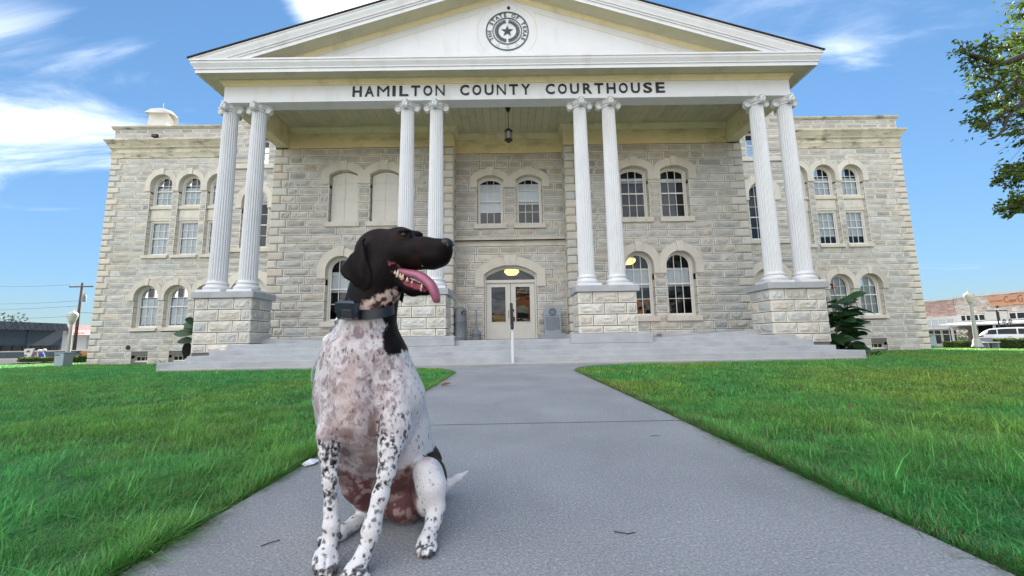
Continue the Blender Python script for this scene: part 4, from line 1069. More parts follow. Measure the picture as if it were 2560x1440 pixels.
for k in range(46): place_leaf(t, (-10.55+random.uniform(-.2, .2), 12.4+random.uniform(-.15, .15), -.02), random.uniform(0, 6.28), random.uniform(.4, .62), .016, random.uniform(.7, 1.2), random.uniform(.7, 1.25), M['lightleaf'])
def leafcloud(m, pts, size, spread=1., col=None, tilt=None):
    for p in pts:
        s = size*random.uniform(.7, 1.3); a = Vector((random.gauss(0, 1), random.gauss(0, 1), random.gauss(0, 1))).normalized(); b = a.orthogonal().normalized(); b = (Matrix.Rotation(random.uniform(0, 6.28), 3, a) @ b); c = a.cross(b)
        p = Vector(p); t_ = random.gauss(1, .22); w = random.uniform(-.08, .12)
        m.add([p-b*s, p-c*s*.42+a*s*.1, p+b*s, p+c*s*.42+a*s*.1], [(0, 1, 2), (0, 2, 3)], (t_*(1+w), t_, t_*(.9-w)))
M['hedge'] = leafy(mat('hedge_leaf', (.065, .12, .02), .55, .25, 4, tint=True), .3)
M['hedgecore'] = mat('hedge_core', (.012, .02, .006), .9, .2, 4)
def hedge(x0, x1, y0, y1, z0, z1, label, n=1600, size=.045):
    t = thing('hedge', label, 'hedge', ((x0+x1)/2, (y0+y1)/2, z0), 'clipped hedges at the edge of the lawn')
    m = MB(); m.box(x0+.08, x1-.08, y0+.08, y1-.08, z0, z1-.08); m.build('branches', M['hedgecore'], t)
    pts = []
    for _ in range(n):
        p = [random.uniform(x0, x1), random.uniform(y0, y1), random.uniform(z0, z1)]; f = random.random()
        if f < .45: p[2] = z1-abs(random.gauss(0, .05))
        elif f < .8: p[1] = y0+abs(random.gauss(0, .06))
        else: p[0] = random.choice((x0+abs(random.gauss(0, .05)), x1-abs(random.gauss(0, .05))))
        p[2] += .03*math.sin(p[0]*5); pts.append(p)
    m = MB(); leafcloud(m, pts, size); tag(m.build('foliage', M['hedge'], t), kind='stuff')
hedge(36.3, 44, 29.0, 30.4, -.55, .12, 'clipped green hedge in front of the white car, right of the lamp post', 4200, .07)
hedge(33.2, 34.7, 29.6, 30.6, -.50, -.02, 'short dark green hedge behind the grey box right of the courthouse', 1500, .06)
hedge(-28.7, -26.8, 25.6, 26.6, -.28, .14, 'bright green hedge between the left lamp post and the courthouse corner', 1700, .06)
hedge(-36.2, -33.4, 29.6, 30.6, -.30, .03, 'low yellow green hedge left of the grey cabinet', 1500, .06)
# ================================================================== street furniture
def lamp(loc, label):
    t = thing('street_lamp', label, 'street lamp', loc, 'white ornamental street lamps')
    m = MB(); m.lathe([(.26, 0), (.26, .08), (.21, .14), (.19, .36), (.15, .44), (.135, .5)], 0, 0, 16); o = m.build('lamp_base', M['lamppaint'], None, auto=40); o.parent = t
    m = MB(); m.lathe([(.115, .5), (.075, 2.58), (.12, 2.62), (.12, 2.68), (.09, 2.70)], 0, 0, 16); o = m.build('lamp_post', M['lamppaint'], None, auto=40); o.parent = t
    m = MB(); m.lathe([(.13, 2.70), (.15, 2.74), (.235, 3.02), (.245, 3.10), (.23, 3.13)], 0, 0, 16); o = m.build('lamp_globe', M['globe'], None, smooth=True); o.parent = t
    m = MB(); m.lathe([(.25, 3.13), (.24, 3.17), (.13, 3.28), (.06, 3.33), (.03, 3.40), (.035, 3.43), (.005, 3.5)], 0, 0, 16); o = m.build('lamp_cap', M['globe'], None, auto=40); o.parent = t
    return t
l1 = lamp((28.25, 24.0, -.24), 'pale acorn street lamp on the right lawn before the shops')
l2 = copy_tree(l1, (-25.3, 23.0, -.55)); l2['label'] = 'white acorn street lamp left of the courthouse behind the grey cabinet'
def box_on_legs():
    t = thing('utility_cabinet', 'small blue grey metal box on short legs by the right courthouse corner', 'utility box', (23.55, 22.3, -.25))
    m = MB(); m.box(-.24, .24, -.17, .17, .16, .78, bev=.015); o = m.build('cabinet_body', M['boxblue'], None); o.parent = t
    m = MB(); m.box(-.27, .27, -.21, .19, .78, .84, bev=.01); o = m.build('cabinet_lid', M['boxblue'], None); o.parent = t
    m = MB(); m.box(-.12, .04, -.185, -.172, .70, .735); o = m.build('cabinet_slot', M['dark'], None); o.parent = t
    for x in (-.15, .15): m = MB(); m.box(x-.03, x+.03, -.03, .03, -.03, .16); o = m.build('leg', M['boxblue'], None); o.parent = t
    t.rotation_euler.z = rad(-20)
box_on_legs()
t = thing('electric_cabinet', 'tall blue grey electric cabinet at the foot of the left lamp post', 'utility box', (-22.2, 20.0, -.22))
m = MB(); m.box(-22.42, -21.96, 19.8, 20.25, -.22, .40, bev=.015); m.build('cabinet_body', M['boxblue'], t)
m = MB(); m.box(-22.44, -21.94, 19.78, 20.27, .40, .44, bev=.01); m.build('cabinet_lid', M['boxblue'], t)
m = MB(); m.box(-22.36, -22.18, 19.785, 19.80, .30, .34); m.build('vent', M['dark'], t)
# utility pole and wires on the left
t = thing('utility_pole', 'brown wooden utility pole with crossarm and grey transformer left of the courthouse', 'utility pole', (-47.76, 44, -.35))
M['pole'] = mat('pole_wood', (.10, .07, .055), .9, .2, 6)
m = MB(); m.tube([(-47.76, 44, -.4), (-47.76, 44, 7.9)], [.16, .11], 10); m.build('pole', M['pole'], t, smooth=True)
m = MB(); m.box(-49.0, -46.4, 43.80, 43.90, 7.38, 7.50); m.build('crossarm', M['pole'], t)
for x in (-48.9, -48.2, -46.5): m = MB(); m.lathe([(.03, 7.5), (.05, 7.56), (.03, 7.62), (.05, 7.68), (.01, 7.72)], x, 43.85, 8); m.build('insulator', M['lamppaint'], t)
m = MB(); m.lathe([(.01, 5.75), (.21, 5.77), (.21, 6.45), (.17, 6.5), (.04, 6.52), (.04, 6.72), (.01, 6.74)], -47.3, 43.9, 14); m.build('transformer', M['greyplastic'], t, auto=40)
m = MB(); m.box(-47.9, -46.7, 43.8, 43.9, 2.25, 2.33); m.build('bracket', M['pole'], t)
def wire(p, q, sag, label):
    m = MB(); p, q = Vector(p), Vector(q); pts = [p.lerp(q, k/14)-Vector((0, 0, sag*4*(k/14)*(1-k/14))) for k in range(15)]
    m.tube(pts, .022, 5, cap=False); tag(m.build('power_line', M['greyplastic']), label, 'power line', 'power lines meeting at the left utility pole')
wire((-95, 62, 12.5), (-48.9, 43.85, 7.7), .8, 'topmost power line sloping down to the left end of the crossarm')
wire((-95, 58, 9.3), (-47.8, 44, 5.9), .9, 'power line meeting the utility pole at the transformer')
wire((-95, 55, 6.2), (-47.8, 44, 5.3), .3, 'nearly level power line below the transformer')
wire((-95, 56, 4.9), (-47.8, 44, 4.2), .25, 'lowest power line just above the dark building roof')
wire((-47.8, 44, 4.6), (-20, 64, 5.6), .6, 'power line running from the pole behind the courthouse')
# ================================================================== buildings on the left
M['darkwall'] = mat('blue_grey_wall', (.055, .075, .095), .8, .15, 4, .006, 12, fine=(.12, 20))
M['darkmetal'] = mat('dark_metal_panel', (.020, .026, .036), .95, .15, 4, island=.15, spec=.05)
M['redmetal'] = mat('red_metal_panel', (.34, .035, .05), .5, .1, 4, island=.12)
M['whitewall'] = mat('white_wall', (.62, .60, .57), .8, .06, 2)
M['orangewall'] = mat('orange_wall', (.62, .30, .12), .8, .08, 2)
M['blackglass'] = mat('dark_glazing', (.012, .014, .018), .08, .05, 2)
t = thing('shop_building', 'low blue grey shop with dark metal fascia panels and flat roof', 'building', (-52, 35, -.3))
m = MB(); m.box(-66, -52, 22, 46.5, -.4, 3.3); m.build('wall', M['darkwall'], t)
m = MB(); m.box(-66, -51.8, 22, 46.6, 3.301, 3.52); m.build('roof', M['darkmetal'], t)
for k in range(46):
    y = 22.05+k*.532
    if y > 46.4: break
    m = MB(); m.prism([(-51.35, 2.68), (-51.28, 2.68), (-51.72, 3.50), (-51.79, 3.50)], 'y', y+.015, y+.515); m.build('fascia_panel', M['darkmetal'], t, origin=(-51.6, y, 3))
for y in (25.5, 29.0, 32.5, 36, 39.9, 43.2): m = MB(); m.box(-52.0, -51.9, y-.12, y+.12, -.3, 2.66); m.build('pilaster', M['darkwall'], t)
for a, b in ((22.6, 25.3), (25.7, 28.8), (29.2, 32.3), (32.7, 35.8), (36.3, 39.7), (40.2, 46.2)):
    n = max(2, int((b-a)/.8)); m = MB()
    m.box(-52.02, -51.96, a, b, .22, 1.02); w = m.build('shop_window', M['blackglass'], t, origin=(-52, (a+b)/2, .6))
    m = MB(); 
    for k in range(1, n): yy = a+(b-a)*k/n; m.box(-51.96, -51.93, yy-.03, yy+.03, .22, 1.02)
    m.build('mullion', M['darkmetal'], w)
t = thing('white_building', 'white building with red metal awning beyond the dark shop', 'building', (-53, 53, -.4))
m = MB(); m.box(-66, -52.4, 46.8, 64, .30, 3.3); m.build('upper_wall', M['whitewall'], t)
m = MB(); m.box(-66, -52.6, 46.8, 64, -.6, .299); m.build('lower_wall', M['orangewall'], t)
for k in range(34):
    y = 47.1+k*.5; m = MB(); m.prism([(-51.9, 2.25), (-51.86, 2.25), (-52.15, 2.85), (-52.38, 3.42), (-52.42, 3.42), (-52.2, 2.85)], 'y', y+.01, y+.49); m.build('awning_panel', M['redmetal'], t, origin=(-52.1, y, 2.8))
m = MB(); m.box(-52.38, -52.34, 49.6, 51.4, .55, 2.0); m.build('poster', M['lamppaint'], t)
for y in (47.6, 48.7, 50.2): m = MB(); m.box(-52.62, -52.58, y, y+.7, -.25, -.02); m.build('low_opening', mat('brown_opening', (.12, .04, .03), .8), t)
t = thing('low_wall', 'low dark wall with pale coping along the left street', 'wall', (-40, 34, -.3))
m = MB(); m.box(-60, -36.6, 34.0, 34.25, -.5, .40); m.build('wall', M['darkwall'], t)
m = MB(); m.box(-60, -36.5, 33.95, 34.3, .402, .50, bev=.02); m.build('coping', M['pavement'], t)
t = thing('kerb_wall', 'pale low kerb at the far left edge of the lawn', 'kerb', (-42, 31, -.3)); m = MB(); m.box(-60, -36.8, 31.0, 31.3, -.5, -.06, bev=.03); m.build('kerb', M['pavement'], t)
t = thing('sign_board', 'white tapered notice board with black marks on a post, far left', 'sign', (-39.35, 33, -.3))
m = MB(); m.prism([(-39.78, .66), (-39.0, .70), (-39.06, .42), (-39.22, -.12), (-39.60, -.10), (-39.74, .3)], 'y', 32.9, 33.0); m.build('board', M['globe'], t)
m = MB(); m.tube([(-39.38, 33.05, -.5), (-39.38, 33.05, .3)], .03, 6); m.build('post', M['greyplastic'], t)
m = MB(); m.prism([(-39.6, .42), (-39.42, .56), (-39.28, .5), (-39.3, .34), (-39.36, .46), (-39.5, .36)], 'y', 32.88, 32.899); m.prism([(-39.64, .22), (-39.45, .16), (-39.62, .06)], 'y', 32.88, 32.899); m.build('board_mark', M['black'], t)
t = thing('bunting_planter', 'small red white and blue draped stand beside the white notice board', 'stand', (-38.45, 33, -.3))
m = MB(); m.lathe([(.30, -.25), (.26, 0), (.18, .25), (.10, .38)], -38.45, 33, 12); m.build('drape', mat('blue_drape', (.05, .07, .3), .7), t)
m = MB(); m.prism([(-38.62, -.2), (-38.52, -.2), (-38.40, .36), (-38.5, .38)], 'y', 32.66, 32.70); m.prism([(-38.36, -.2), (-38.28, -.2), (-38.34, .34), (-38.42, .36)], 'y', 32.66, 32.70); m.build('stripe', M['globe'], t)
m = MB(); m.prism([(-38.56, .1), (-38.46, .1), (-38.42, .42), (-38.5, .42)], 'y', 32.60, 32.64); m.build('stripe', mat('red_cloth', (.4, .05, .06), .7), t)
m = MB(); m.lathe([(.02, .36), (.14, .40), (.17, .50), (.08, .60), (.01, .62)], -38.62, 33, 8); m.lathe([(.02, .40), (.12, .44), (.15, .54), (.07, .64), (.01, .66)], -38.25, 33, 8); m.build('white_bow', M['globe'], t)
# trees beyond
def tree_crown(m, c, r, n, size, squash=.8):
    pts = []
    for _ in range(n):
        d = Vector((random.gauss(0, 1), random.gauss(0, 1), random.gauss(0, 1))).normalized()*r*random.uniform(.55, 1.02)
        lump = .75+.35*math.sin(d.x*2.1/r*3+c[0])*math.cos(d.y*2.7/r*3+1)+.2*math.sin(d.z*9/r)
        pts.append((c[0]+d.x*lump, c[1]+d.y*lump, c[2]+d.z*lump*squash))
    leafcloud(m, pts, size)
M['farleaf'] = mat('far_foliage', (.07, .11, .03), .7, .25, 1, tint=True)
M['bark'] = mat('bark', (.10, .085, .065), .95, .25, 7, .02, 25)
for (x, y, z, r, lab) in ((-78, 62, 3.6, 3.4, 'rounded green tree behind the dark shop roof, right of centre'), (-84, 60, 3.6, 3.0, 'green tree at the left edge behind the dark shop roof')):
    t = thing('tree', lab, 'tree', (x, y, -.4), 'trees behind the dark shop')
    m = MB(); m.tube([(x, y, -.5), (x+.2, y, 1.8), (x, y, z)], [.3, .22, .1], 8); m.build('trunk', M['bark'], t)
    m = MB(); tree_crown(m, (x, y, z), r, 1600, .22); m.build('crown', M['farleaf'], t)
# ================================================================== shops on the right (facing the courthouse across the side street)
M['pinkstone'] = mat('pink_rubble', (.52, .36, .30), .9, .15, 2, .02, 6, tint=True)
M['buffstone'] = mat('buff_rubble', (.56, .50, .44), .9, .15, 2, .02, 6, tint=True)
M['stucco'] = mat('grey_stucco', (.48, .48, .44), .9, .06, 3)
M['winframe'] = mat('white_frame', (.66, .65, .62), .6, .04, 2)
M['copper'] = mat('copper_board', (.58, .30, .17), .6, .08, 3)
M['signink'] = mat('sign_lettering', (.26, .10, .04), .6, .05, 3)
def rubble(par, y0, y1, z0, z1, x, mt, h=.17):
    """thin coursed rubble facing, joined: too small in the photograph to pick stones apart"""
    m = MB(); z = z0
    while z < z1-.02:
        hh = min(random.uniform(.7, 1.2)*h, z1-z); y = y0
        while y < y1-.01:
            w = min(random.uniform(.25, .8), y1-y); d = random.uniform(.0, .06); tt = random.gauss(1, .13); w2 = random.uniform(-.06, .06)
            m.box(x-d-.02, x+.05, y+.008, y+w-.008, z+.008, z+hh-.008, (tt*(1+w2), tt, tt*(1-w2))); y += w
        z += hh
    return tag(m.build('rubble_stone', mt, par), kind='stuff')
t = thing('stone_shop', 'pink rubble stone shop with white window band, next to the courthouse corner', 'building', (55, 52, -1.1))
m = MB(); m.box(55.05, 68, 48.45, 58, -1.3, 4.75); m.build('wall', M['whitewall'], t)
rubble(t, 48.46, 58, 2.75, 4.72, 55, M['pinkstone']); m = MB(); m.box(54.9, 55.3, 48.45, 58, 4.72, 4.86); m.build('coping', M['whitewall'], t)
for k in range(10):
    y = 48.75+k*.9; m = MB(); m.box(54.99, 55.04, y, y+.74, 1.50, 2.30); w = m.build('transom_window', mat('frosted_pane', (.42, .44, .45), .25, .04) if k == 0 else bpy.data.materials['frosted_pane'], t, origin=(55, y, 1.9)); m = MB(); m.box(54.95, 55.02, y-.10, y-.02, 1.42, 2.38); m.build('mullion', M['winframe'], w)
m = MB(); m.box(53.9, 55.0, 48.46, 58, 1.12, 1.34); m.build('awning_slab', M['winframe'], t)
for k in range(5):
    y = 48.7+k*1.8; m = MB(); m.box(54.99, 55.04, y, y+1.55, -.7, .95); w = m.build('shop_window', M['blackglass'], t, origin=(55, y, 0)); m = MB(); m.box(54.95, 55.02, y-.09, y-.01, -1, 1.0); m.box(54.95, 55.02, y, y+1.55, .42, .50); m.box(54.95, 55.02, y+.72, y+.80, -.7, .98); m.build('mullion', M['winframe'], w)
t = thing('stone_shop', 'buff rubble stone shop with orange hanging sign and dark arcade', 'building', (55, 42, -1.1))
m = MB(); m.box(55.05, 68, 34, 48.43, 1.6, 4.85); m.build('wall', M['whitewall'], t)
m = MB(); m.box(57.5, 68, 34, 48.43, -1.3, 1.598); m.build('shop_front', M['blackglass'], t)
rubble(t, 34, 48.42, 2.86, 4.80, 55, M['buffstone']); rubble(t, 47.6, 48.42, -1.1, 1.1, 55, M['buffstone'])
m = MB(); m.box(54.85, 55.3, 34, 48.43, 4.80, 5.02); m.build('coping', M['whitewall'], t)
for a, b in ((46.9, 47.9), (45.6, 46.6), (42.0, 43.2), (40.6, 41.8)):
    m = MB(); m.box(54.99, 55.04, a, b, 2.05, 2.66); w = m.build('upper_window', M['blackglass'], t, origin=(55, a, 2.3)); m = MB(); m.box(54.94, 55.03, a-.1, b+.1, 2.66, 2.75); m.box(54.94, 55.03, a-.1, b+.1, 1.93, 2.05); m.box(54.95, 55.02, (a+b)/2-.05, (a+b)/2+.05, 2.05, 2.66); m.build('window_frame', M['winframe'], w)
m = MB(); m.box(54.96, 55.04, 43.4, 45.45, 1.85, 2.95); m.build('stucco_panel', M['stucco'], t)
m = MB(); m.prism([(52.6, 1.42), (52.6, 1.60), (55.0, 1.85), (55.0, 1.60)], 'y', 34, 48.4); m.build('arcade_roof', M['whitewall'], t)
for y in (47.2, 43.0, 38.8): m = MB(); m.box(52.75, 52.9, y-.08, y+.08, -1.2, 1.42); m.build('arcade_post', M['whitewall'], t)
t = thing('shop_sign', 'orange copper coloured shop sign with script lettering over the arcade', 'sign', (54.75, 42.5, 4.1))
m = MB(); pr = []
for (cy, cz, a0) in ((44.35, 4.50, 0), (44.35, 3.72, 90)): pass
m.prism([(44.70, 4.62), (44.66, 3.70), (44.52, 3.56), (40.4, 3.56), (40.4, 4.66)], 'x', 54.70, 54.80); sb = m.build('sign_board', M['copper'], t)
rz = (rad(90), 0, rad(-90))
text("ELDONNA'S", .34, 'lettering', M['signink'], t, (54.69, 43.92, 4.06), rz, .004, height=.19, width=1.10)
text("C", 1.0, 'lettering', M['signink'], t, (54.69, 43.05, 4.10), rz, .004, height=.72, width=.42)
text("opper", .5, 'lettering', M['signink'], t, (54.69, 42.48, 4.02), rz, .004, height=.40, width=.72)
text("G", 1.0, 'lettering', M['signink'], t, (54.69, 41.83, 4.10), rz, .004, height=.78, width=.42)
m = MB(); 
for y in (44.1, 41.5): m.box(54.8, 55.0, y-.03, y+.03, 3.3, 4.6)
m.build('sign_bracket', M['black'], t)
# black street sign post and twin-globe lamp before the arcade
t = thing('street_sign', 'dark metal T-shaped street sign post in front of the arcade', 'sign', (47.9, 38.6, -1))
m = MB(); m.tube([(47.9, 38.6, -1.1), (47.9, 38.6, 2.8)], .06, 8); m.build('post', M['black'], t)
m = MB(); m.box(46.9, 48.95, 38.56, 38.64, 2.66, 2.75); m.build('arm', M['black'], t); m = MB(); m.box(47.8, 48.0, 38.5, 38.54, 1.75, 2.6); m.build('plate', M['black'], t)
t = thing('twin_lamp', 'small black twin street lamp with two white globes by the arcade', 'street lamp', (48.5, 38.4, -1))
m = MB(); m.tube([(48.5, 38.4, -1.1), (48.5, 38.4, 1.5)], .06, 8); m.build('post', M['black'], t)
m = MB(); m.tube([(48.2, 38.4, 1.45), (48.28, 38.4, 1.25), (48.5, 38.4, 1.2), (48.72, 38.4, 1.25), (48.8, 38.4, 1.45)], .035, 6); m.build('arm', M['black'], t)
for x in (48.2, 48.8):
    m = MB(); m.lathe([(.05, 1.44), (.15, 1.54), (.16, 1.66), (.10, 1.75), (.02, 1.78)], x, 38.4, 12); m.build('globe', M['globe'], t, smooth=True); m = MB(); m.lathe([(.17, 1.72), (.12, 1.82), (.02, 1.88)], x, 38.4, 10); m.build('globe_cap', M['black'], t)
t = thing('flower_planter', 'planter of pale flowers at the shop doorway behind the lamp post', 'planter', (51.5, 45.2, -1))
m = MB(); m.lathe([(.25, -1.1), (.38, -.6), (.40, -.55)], 51.5, 45.2, 12); m.build('pot', M['greyplastic'], t)
m = MB(); tree_crown(m, (51.5, 45.2, .0), .5, 260, .08, 1.1); m.build('foliage', M['hedge'], t)
m = MB()
for k in range(16): m.lathe([(.01, -.06), (.09, -.03), (.09, .03), (.01, .06)], 51.5+random.uniform(-.4, .4), 45.0+random.uniform(-.4, .2), 6); 
o_ = 0
for k in range(16):
    dz = random.uniform(.1, .9)
    for i in range(24): x_, y_, z_ = m.v[o_+i]; m.v[o_+i] = (x_, y_, z_+dz)
    o_ += 24
m.build('blossom', M['globe'], t)
t = thing('bench', 'low grey bench with a white seat at the foot of the right lamp post', 'bench', (35.2, 29.2, -.5))
m = MB(); m.box(34.9, 35.9, 29.0, 29.5, -.16, -.08, bev=.02); m.build('seat', M['globe'], t); m = MB(); m.box(34.95, 35.85, 29.42, 29.48, -.06, .22, bev=.02); m.build('backrest', M['greyplastic'], t)
for x in (34.98, 35.72): m = MB(); m.box(x, x+.1, 29.05, 29.45, -.6, -.16); m.build('leg', M['greyplastic'], t)
# ================================================================== cars
M['carwhite'] = mat('white_car_paint', (.70, .72, .74), .25, .02, 2, coat=.8)
M['carsilver'] = mat('silver_car_paint', (.60, .63, .66), .3, .02, 2, coat=.8)
M['carglass'] = mat('car_glass', (.006, .008, .012), .08, .02, 2, spec=.25)
M['tyre'] = mat('tyre', (.018, .018, .018), .85, .1, 10)
M['rim'] = mat('alloy_rim', (.45, .46, .47), .3, .05, 6, metal=.8)
M['tail'] = mat('tail_light', (.35, .03, .03), .2, .05, 4)
def car(name, label, cat, loc, heading, stations, paint, wheels, glass_spans, L, W=.93):
    t = thing(name, label, cat, loc)
    m = MB(); vs = []; 
    for (s, zb, zm, zbelt, zr, wb, wr) in stations:
        vs += [(s, -wb*.94, zb), (s, -wb, zm), (s, -wb*.97, zbelt), (s, -wr, zr-.02*(zr > zbelt)), (s, -wr*.6, zr+.02), (s, 0, zr+.03), (s, wr*.6, zr+.02), (s, wr, zr-.02*(zr > zbelt)), (s, wb*.97, zbelt), (s, wb, zm), (s, wb*.94, zb)]
    n = 11; fs = []
    for k in range(len(stations)-1):
        for i in range(n-1): fs.append((k*n+i, k*n+i+1, (k+1)*n+i+1, (k+1)*n+i))
        fs.append((k*n+n-1, k*n, (k+1)*n, (k+1)*n+n-1))
    fs += [tuple(range(n)), tuple((len(stations)-1)*n+i for i in range(n))]
    m.add(vs, fs); o = m.build('body', paint, None, auto=50); o.parent = t
    def st(s):
        for a, b in zip(stations, stations[1:]):
            if a[0] <= s <= b[0]: u = (s-a[0])/(b[0]-a[0]+1e-9); return [a[i]+(b[i]-a[i])*u for i in range(7)]
    for s0, s1 in glass_spans:
        for sg in (-1, 1):
            g = MB(); k = 5; vs = []
            for i in range(k+1):
                s = s0+(s1-s0)*i/k; _, zb, zm, zbelt, zr, wb, wr = st(s)
                for f in (.12, .88): vs.append((s, sg*((wb*.97)*(1-f)+wr*f+.012), zbelt*(1-f)+(zr-.02)*f))
            g.add(vs, [(2*i, 2*i+2, 2*i+3, 2*i+1) for i in range(k)]); o = g.build('side_window', M['carglass'], None); o.parent = t
    for s in wheels:
        for sg in (-1, 1):
            w = MB(); R_ = .35; prof = [(.20, -.10), (.32, -.11), (R_, -.07), (R_, .07), (.32, .11), (.20, .10)]; vs = []; n2 = 24
            for r, d in prof:
                for i in range(n2): a = 2*math.pi*i/n2; vs.append((s+r*math.cos(a), sg*(W-.08)+d, R_+r*math.sin(a)))
            w.add(vs, [(k*n2+i, k*n2+(i+1) % n2, (k+1)*n2+(i+1) % n2, (k+1)*n2+i) for k in range(5) for i in range(n2)]); wo = w.build('wheel', M['tyre'], None, auto=40); wo.parent = t
            r_ = MB()
            for q in range(5):
                a = q*2*math.pi/5; ca, sa = math.cos(a), math.sin(a); pts = []
                for rr, ww in ((.03, .04), (.22, .035)): pts += [(rr, -ww), (rr, ww)]
                r_.add([(s+p*ca-q_*sa, sg*(W-.08)+sg*.085, R_+p*sa+q_*ca) for p, q_ in (pts[0], pts[2], pts[3], pts[1])], [(0, 1, 2, 3)])
            ringv = []
            for rr in (.205, .235):
                for i in range(n2): a = 2*math.pi*i/n2; ringv.append((s+rr*math.cos(a), sg*(W-.08)+sg*.09, R_+rr*math.sin(a)))
            r_.add(ringv, [(i, (i+1) % n2, n2+(i+1) % n2, n2+i) for i in range(n2)]); o = r_.build('rim', M['rim'], None); o.parent = wo
            a_ = MB(); av = []
            for i in range(13):
                a = math.pi*i/12
                for rr in (.30, .42): av.append((s+rr*math.cos(a), sg*(W+.012), R_+rr*math.sin(a)))
            a_.add(av, [(2*i, 2*i+2, 2*i+3, 2*i+1) for i in range(12)]); o = a_.build('wheel_arch', M['tyre'], None); o.parent = t
    for sg in (-1, 1):
        l = MB(); l.box(-.03, .28, sg*W*.93-.06, sg*W*.93+.06, .93, 1.03, bev=.02); o = l.build('tail_light', M['tail'], None); o.parent = t
        l = MB(); x0, x1 = L*.66, L*.66+.14; y = sg*(W+.06); l.box(x0, x1, y-.08, y+.08, 1.06, 1.20, bev=.03); o = l.build('mirror', paint, None); o.parent = t
        h = MB()
        for s in (L*.33, L*.53): h.box(s, s+.18, sg*(W*.99), sg*(W*.99)+sg*.025, .90, .93)
        o = h.build('door_handle', M['rim'], None); o.parent = t
    b = MB(); b.box(-.06, .02, -.75, .75, .33, .50, bev=.03); o = b.build('bumper', M['greyplastic'], None); o.parent = t
    t.rotation_euler.z = heading
    return t
suv = [(0, .34, .62, .98, 1.02, .80, .62), (.10, .30, .62, 1.03, 1.12, .88, .66), (.30, .28, .62, 1.06, 1.34, .92, .68), (.62, .27, .62, 1.06, 1.54, .93, .68), (1.3, .27, .62, 1.05, 1.62, .93, .68), (2.3, .27, .62, 1.03, 1.63, .93, .68), (2.9, .27, .62, 1.02, 1.56, .93, .67), (3.4, .27, .62, 1.01, 1.30, .93, .70), (3.72, .27, .62, 1.00, 1.06, .92, .80), (4.3, .30, .62, .93, .98, .90, .78), (4.62, .34, .58, .80, .86, .84, .70), (4.72, .38, .56, .68, .70, .78, .66)]
car('suv', 'white SUV parked at the kerb behind the right hedge', 'SUV', (39.75, 33.55, -.66), math.atan2(-.785, .62), suv, M['carwhite'], (.85, 3.75), ((.38, 1.0), (1.06, 2.02), (2.1, 3.3)), 4.72)
sed = [(0, .36, .60, .86, .90, .78, .70), (.2, .30, .60, .90, .98, .86, .74), (.9, .27, .60, .93, 1.02, .90, .70), (1.4, .27, .60, .94, 1.36, .90, .62), (2.1, .27, .60, .94, 1.44, .90, .62), (2.8, .27, .60, .93, 1.40, .90, .62), (3.4, .27, .60, .92, 1.0, .90, .74), (4.1, .28, .58, .84, .88, .86, .74), (4.6, .36, .55, .66, .68, .76, .66)]
car('parked_car', 'silver white saloon car half hidden behind the courthouse corner', 'car', (47.6, 44.9, -.85), math.atan2(.70, -.71), sed, M['carsilver'], (.85, 3.6), ((1.2, 2.0), (2.08, 3.1)), 4.6, .90)
# ================================================================== across the street behind the viewer (mirrored in the door and window glass)
def front_building(x0, x1, h, mt, label, name='shop_building', two=True, trim='whitewall', flat=True):
    t = thing(name, label, 'building', ((x0+x1)/2, -29, 0)); y = -28.6
    m = MB(); m.box(x0, x1, -42, y, -.1, h); m.build('wall', mt, t)
    m = MB(); m.box(x0-.1, x1+.1, y-.3, y+.35, h-.9, h-.65); m.box(x0-.1, x1+.1, y-.3, y+.25, h, h+.15); m.build('cornice', M[trim], t)
    n = max(2, int((x1-x0)/2.6))
    for k in range(n):
        cx = x0+(x1-x0)*(k+.5)/n
        for z0, z1 in (((3.9, 5.9), (.7, 2.8)) if two else ((.7, 2.8),)):
            m = MB(); m.box(cx-.7, cx+.7, y-.02, y+.03, z0, z1); w = m.build('window', M['blackglass'], t, origin=(cx, y, z0))
            m = MB(); m.box(cx-.72, cx+.72, y+.03, y+.05, (z0+z1)/2, z1-.02); m.build('blind', mat('sage_blind', (.35, .45, .36), .8) if 'sage_blind' not in bpy.data.materials else bpy.data.materials['sage_blind'], w)
            m = MB(); m.box(cx-.85, cx+.85, y+.0, y+.12, z0-.18, z0); m.build('sill', M[trim], w)
M['brick'] = mat('orange_brick', (.42, .16, .06), .9, .2, 4, .01, 30)
M['tan'] = mat('tan_stucco', (.55, .36, .14), .9, .08, 2)
front_building(.6, 17, 8.6, M['brick'], 'orange brick two-storey building across the street behind the viewer')
front_building(-16, .4, 4.9, M['tan'], 'low tan stucco building across the street behind the viewer', two=False)
front_building(17.3, 34, 6.4, M['orangewall'], 'orange plastered building across the street behind the viewer, east end', two=True)
front_building(-34, -16.3, 7.2, M['whitewall'], 'white two-storey building across the street behind the viewer, west end')
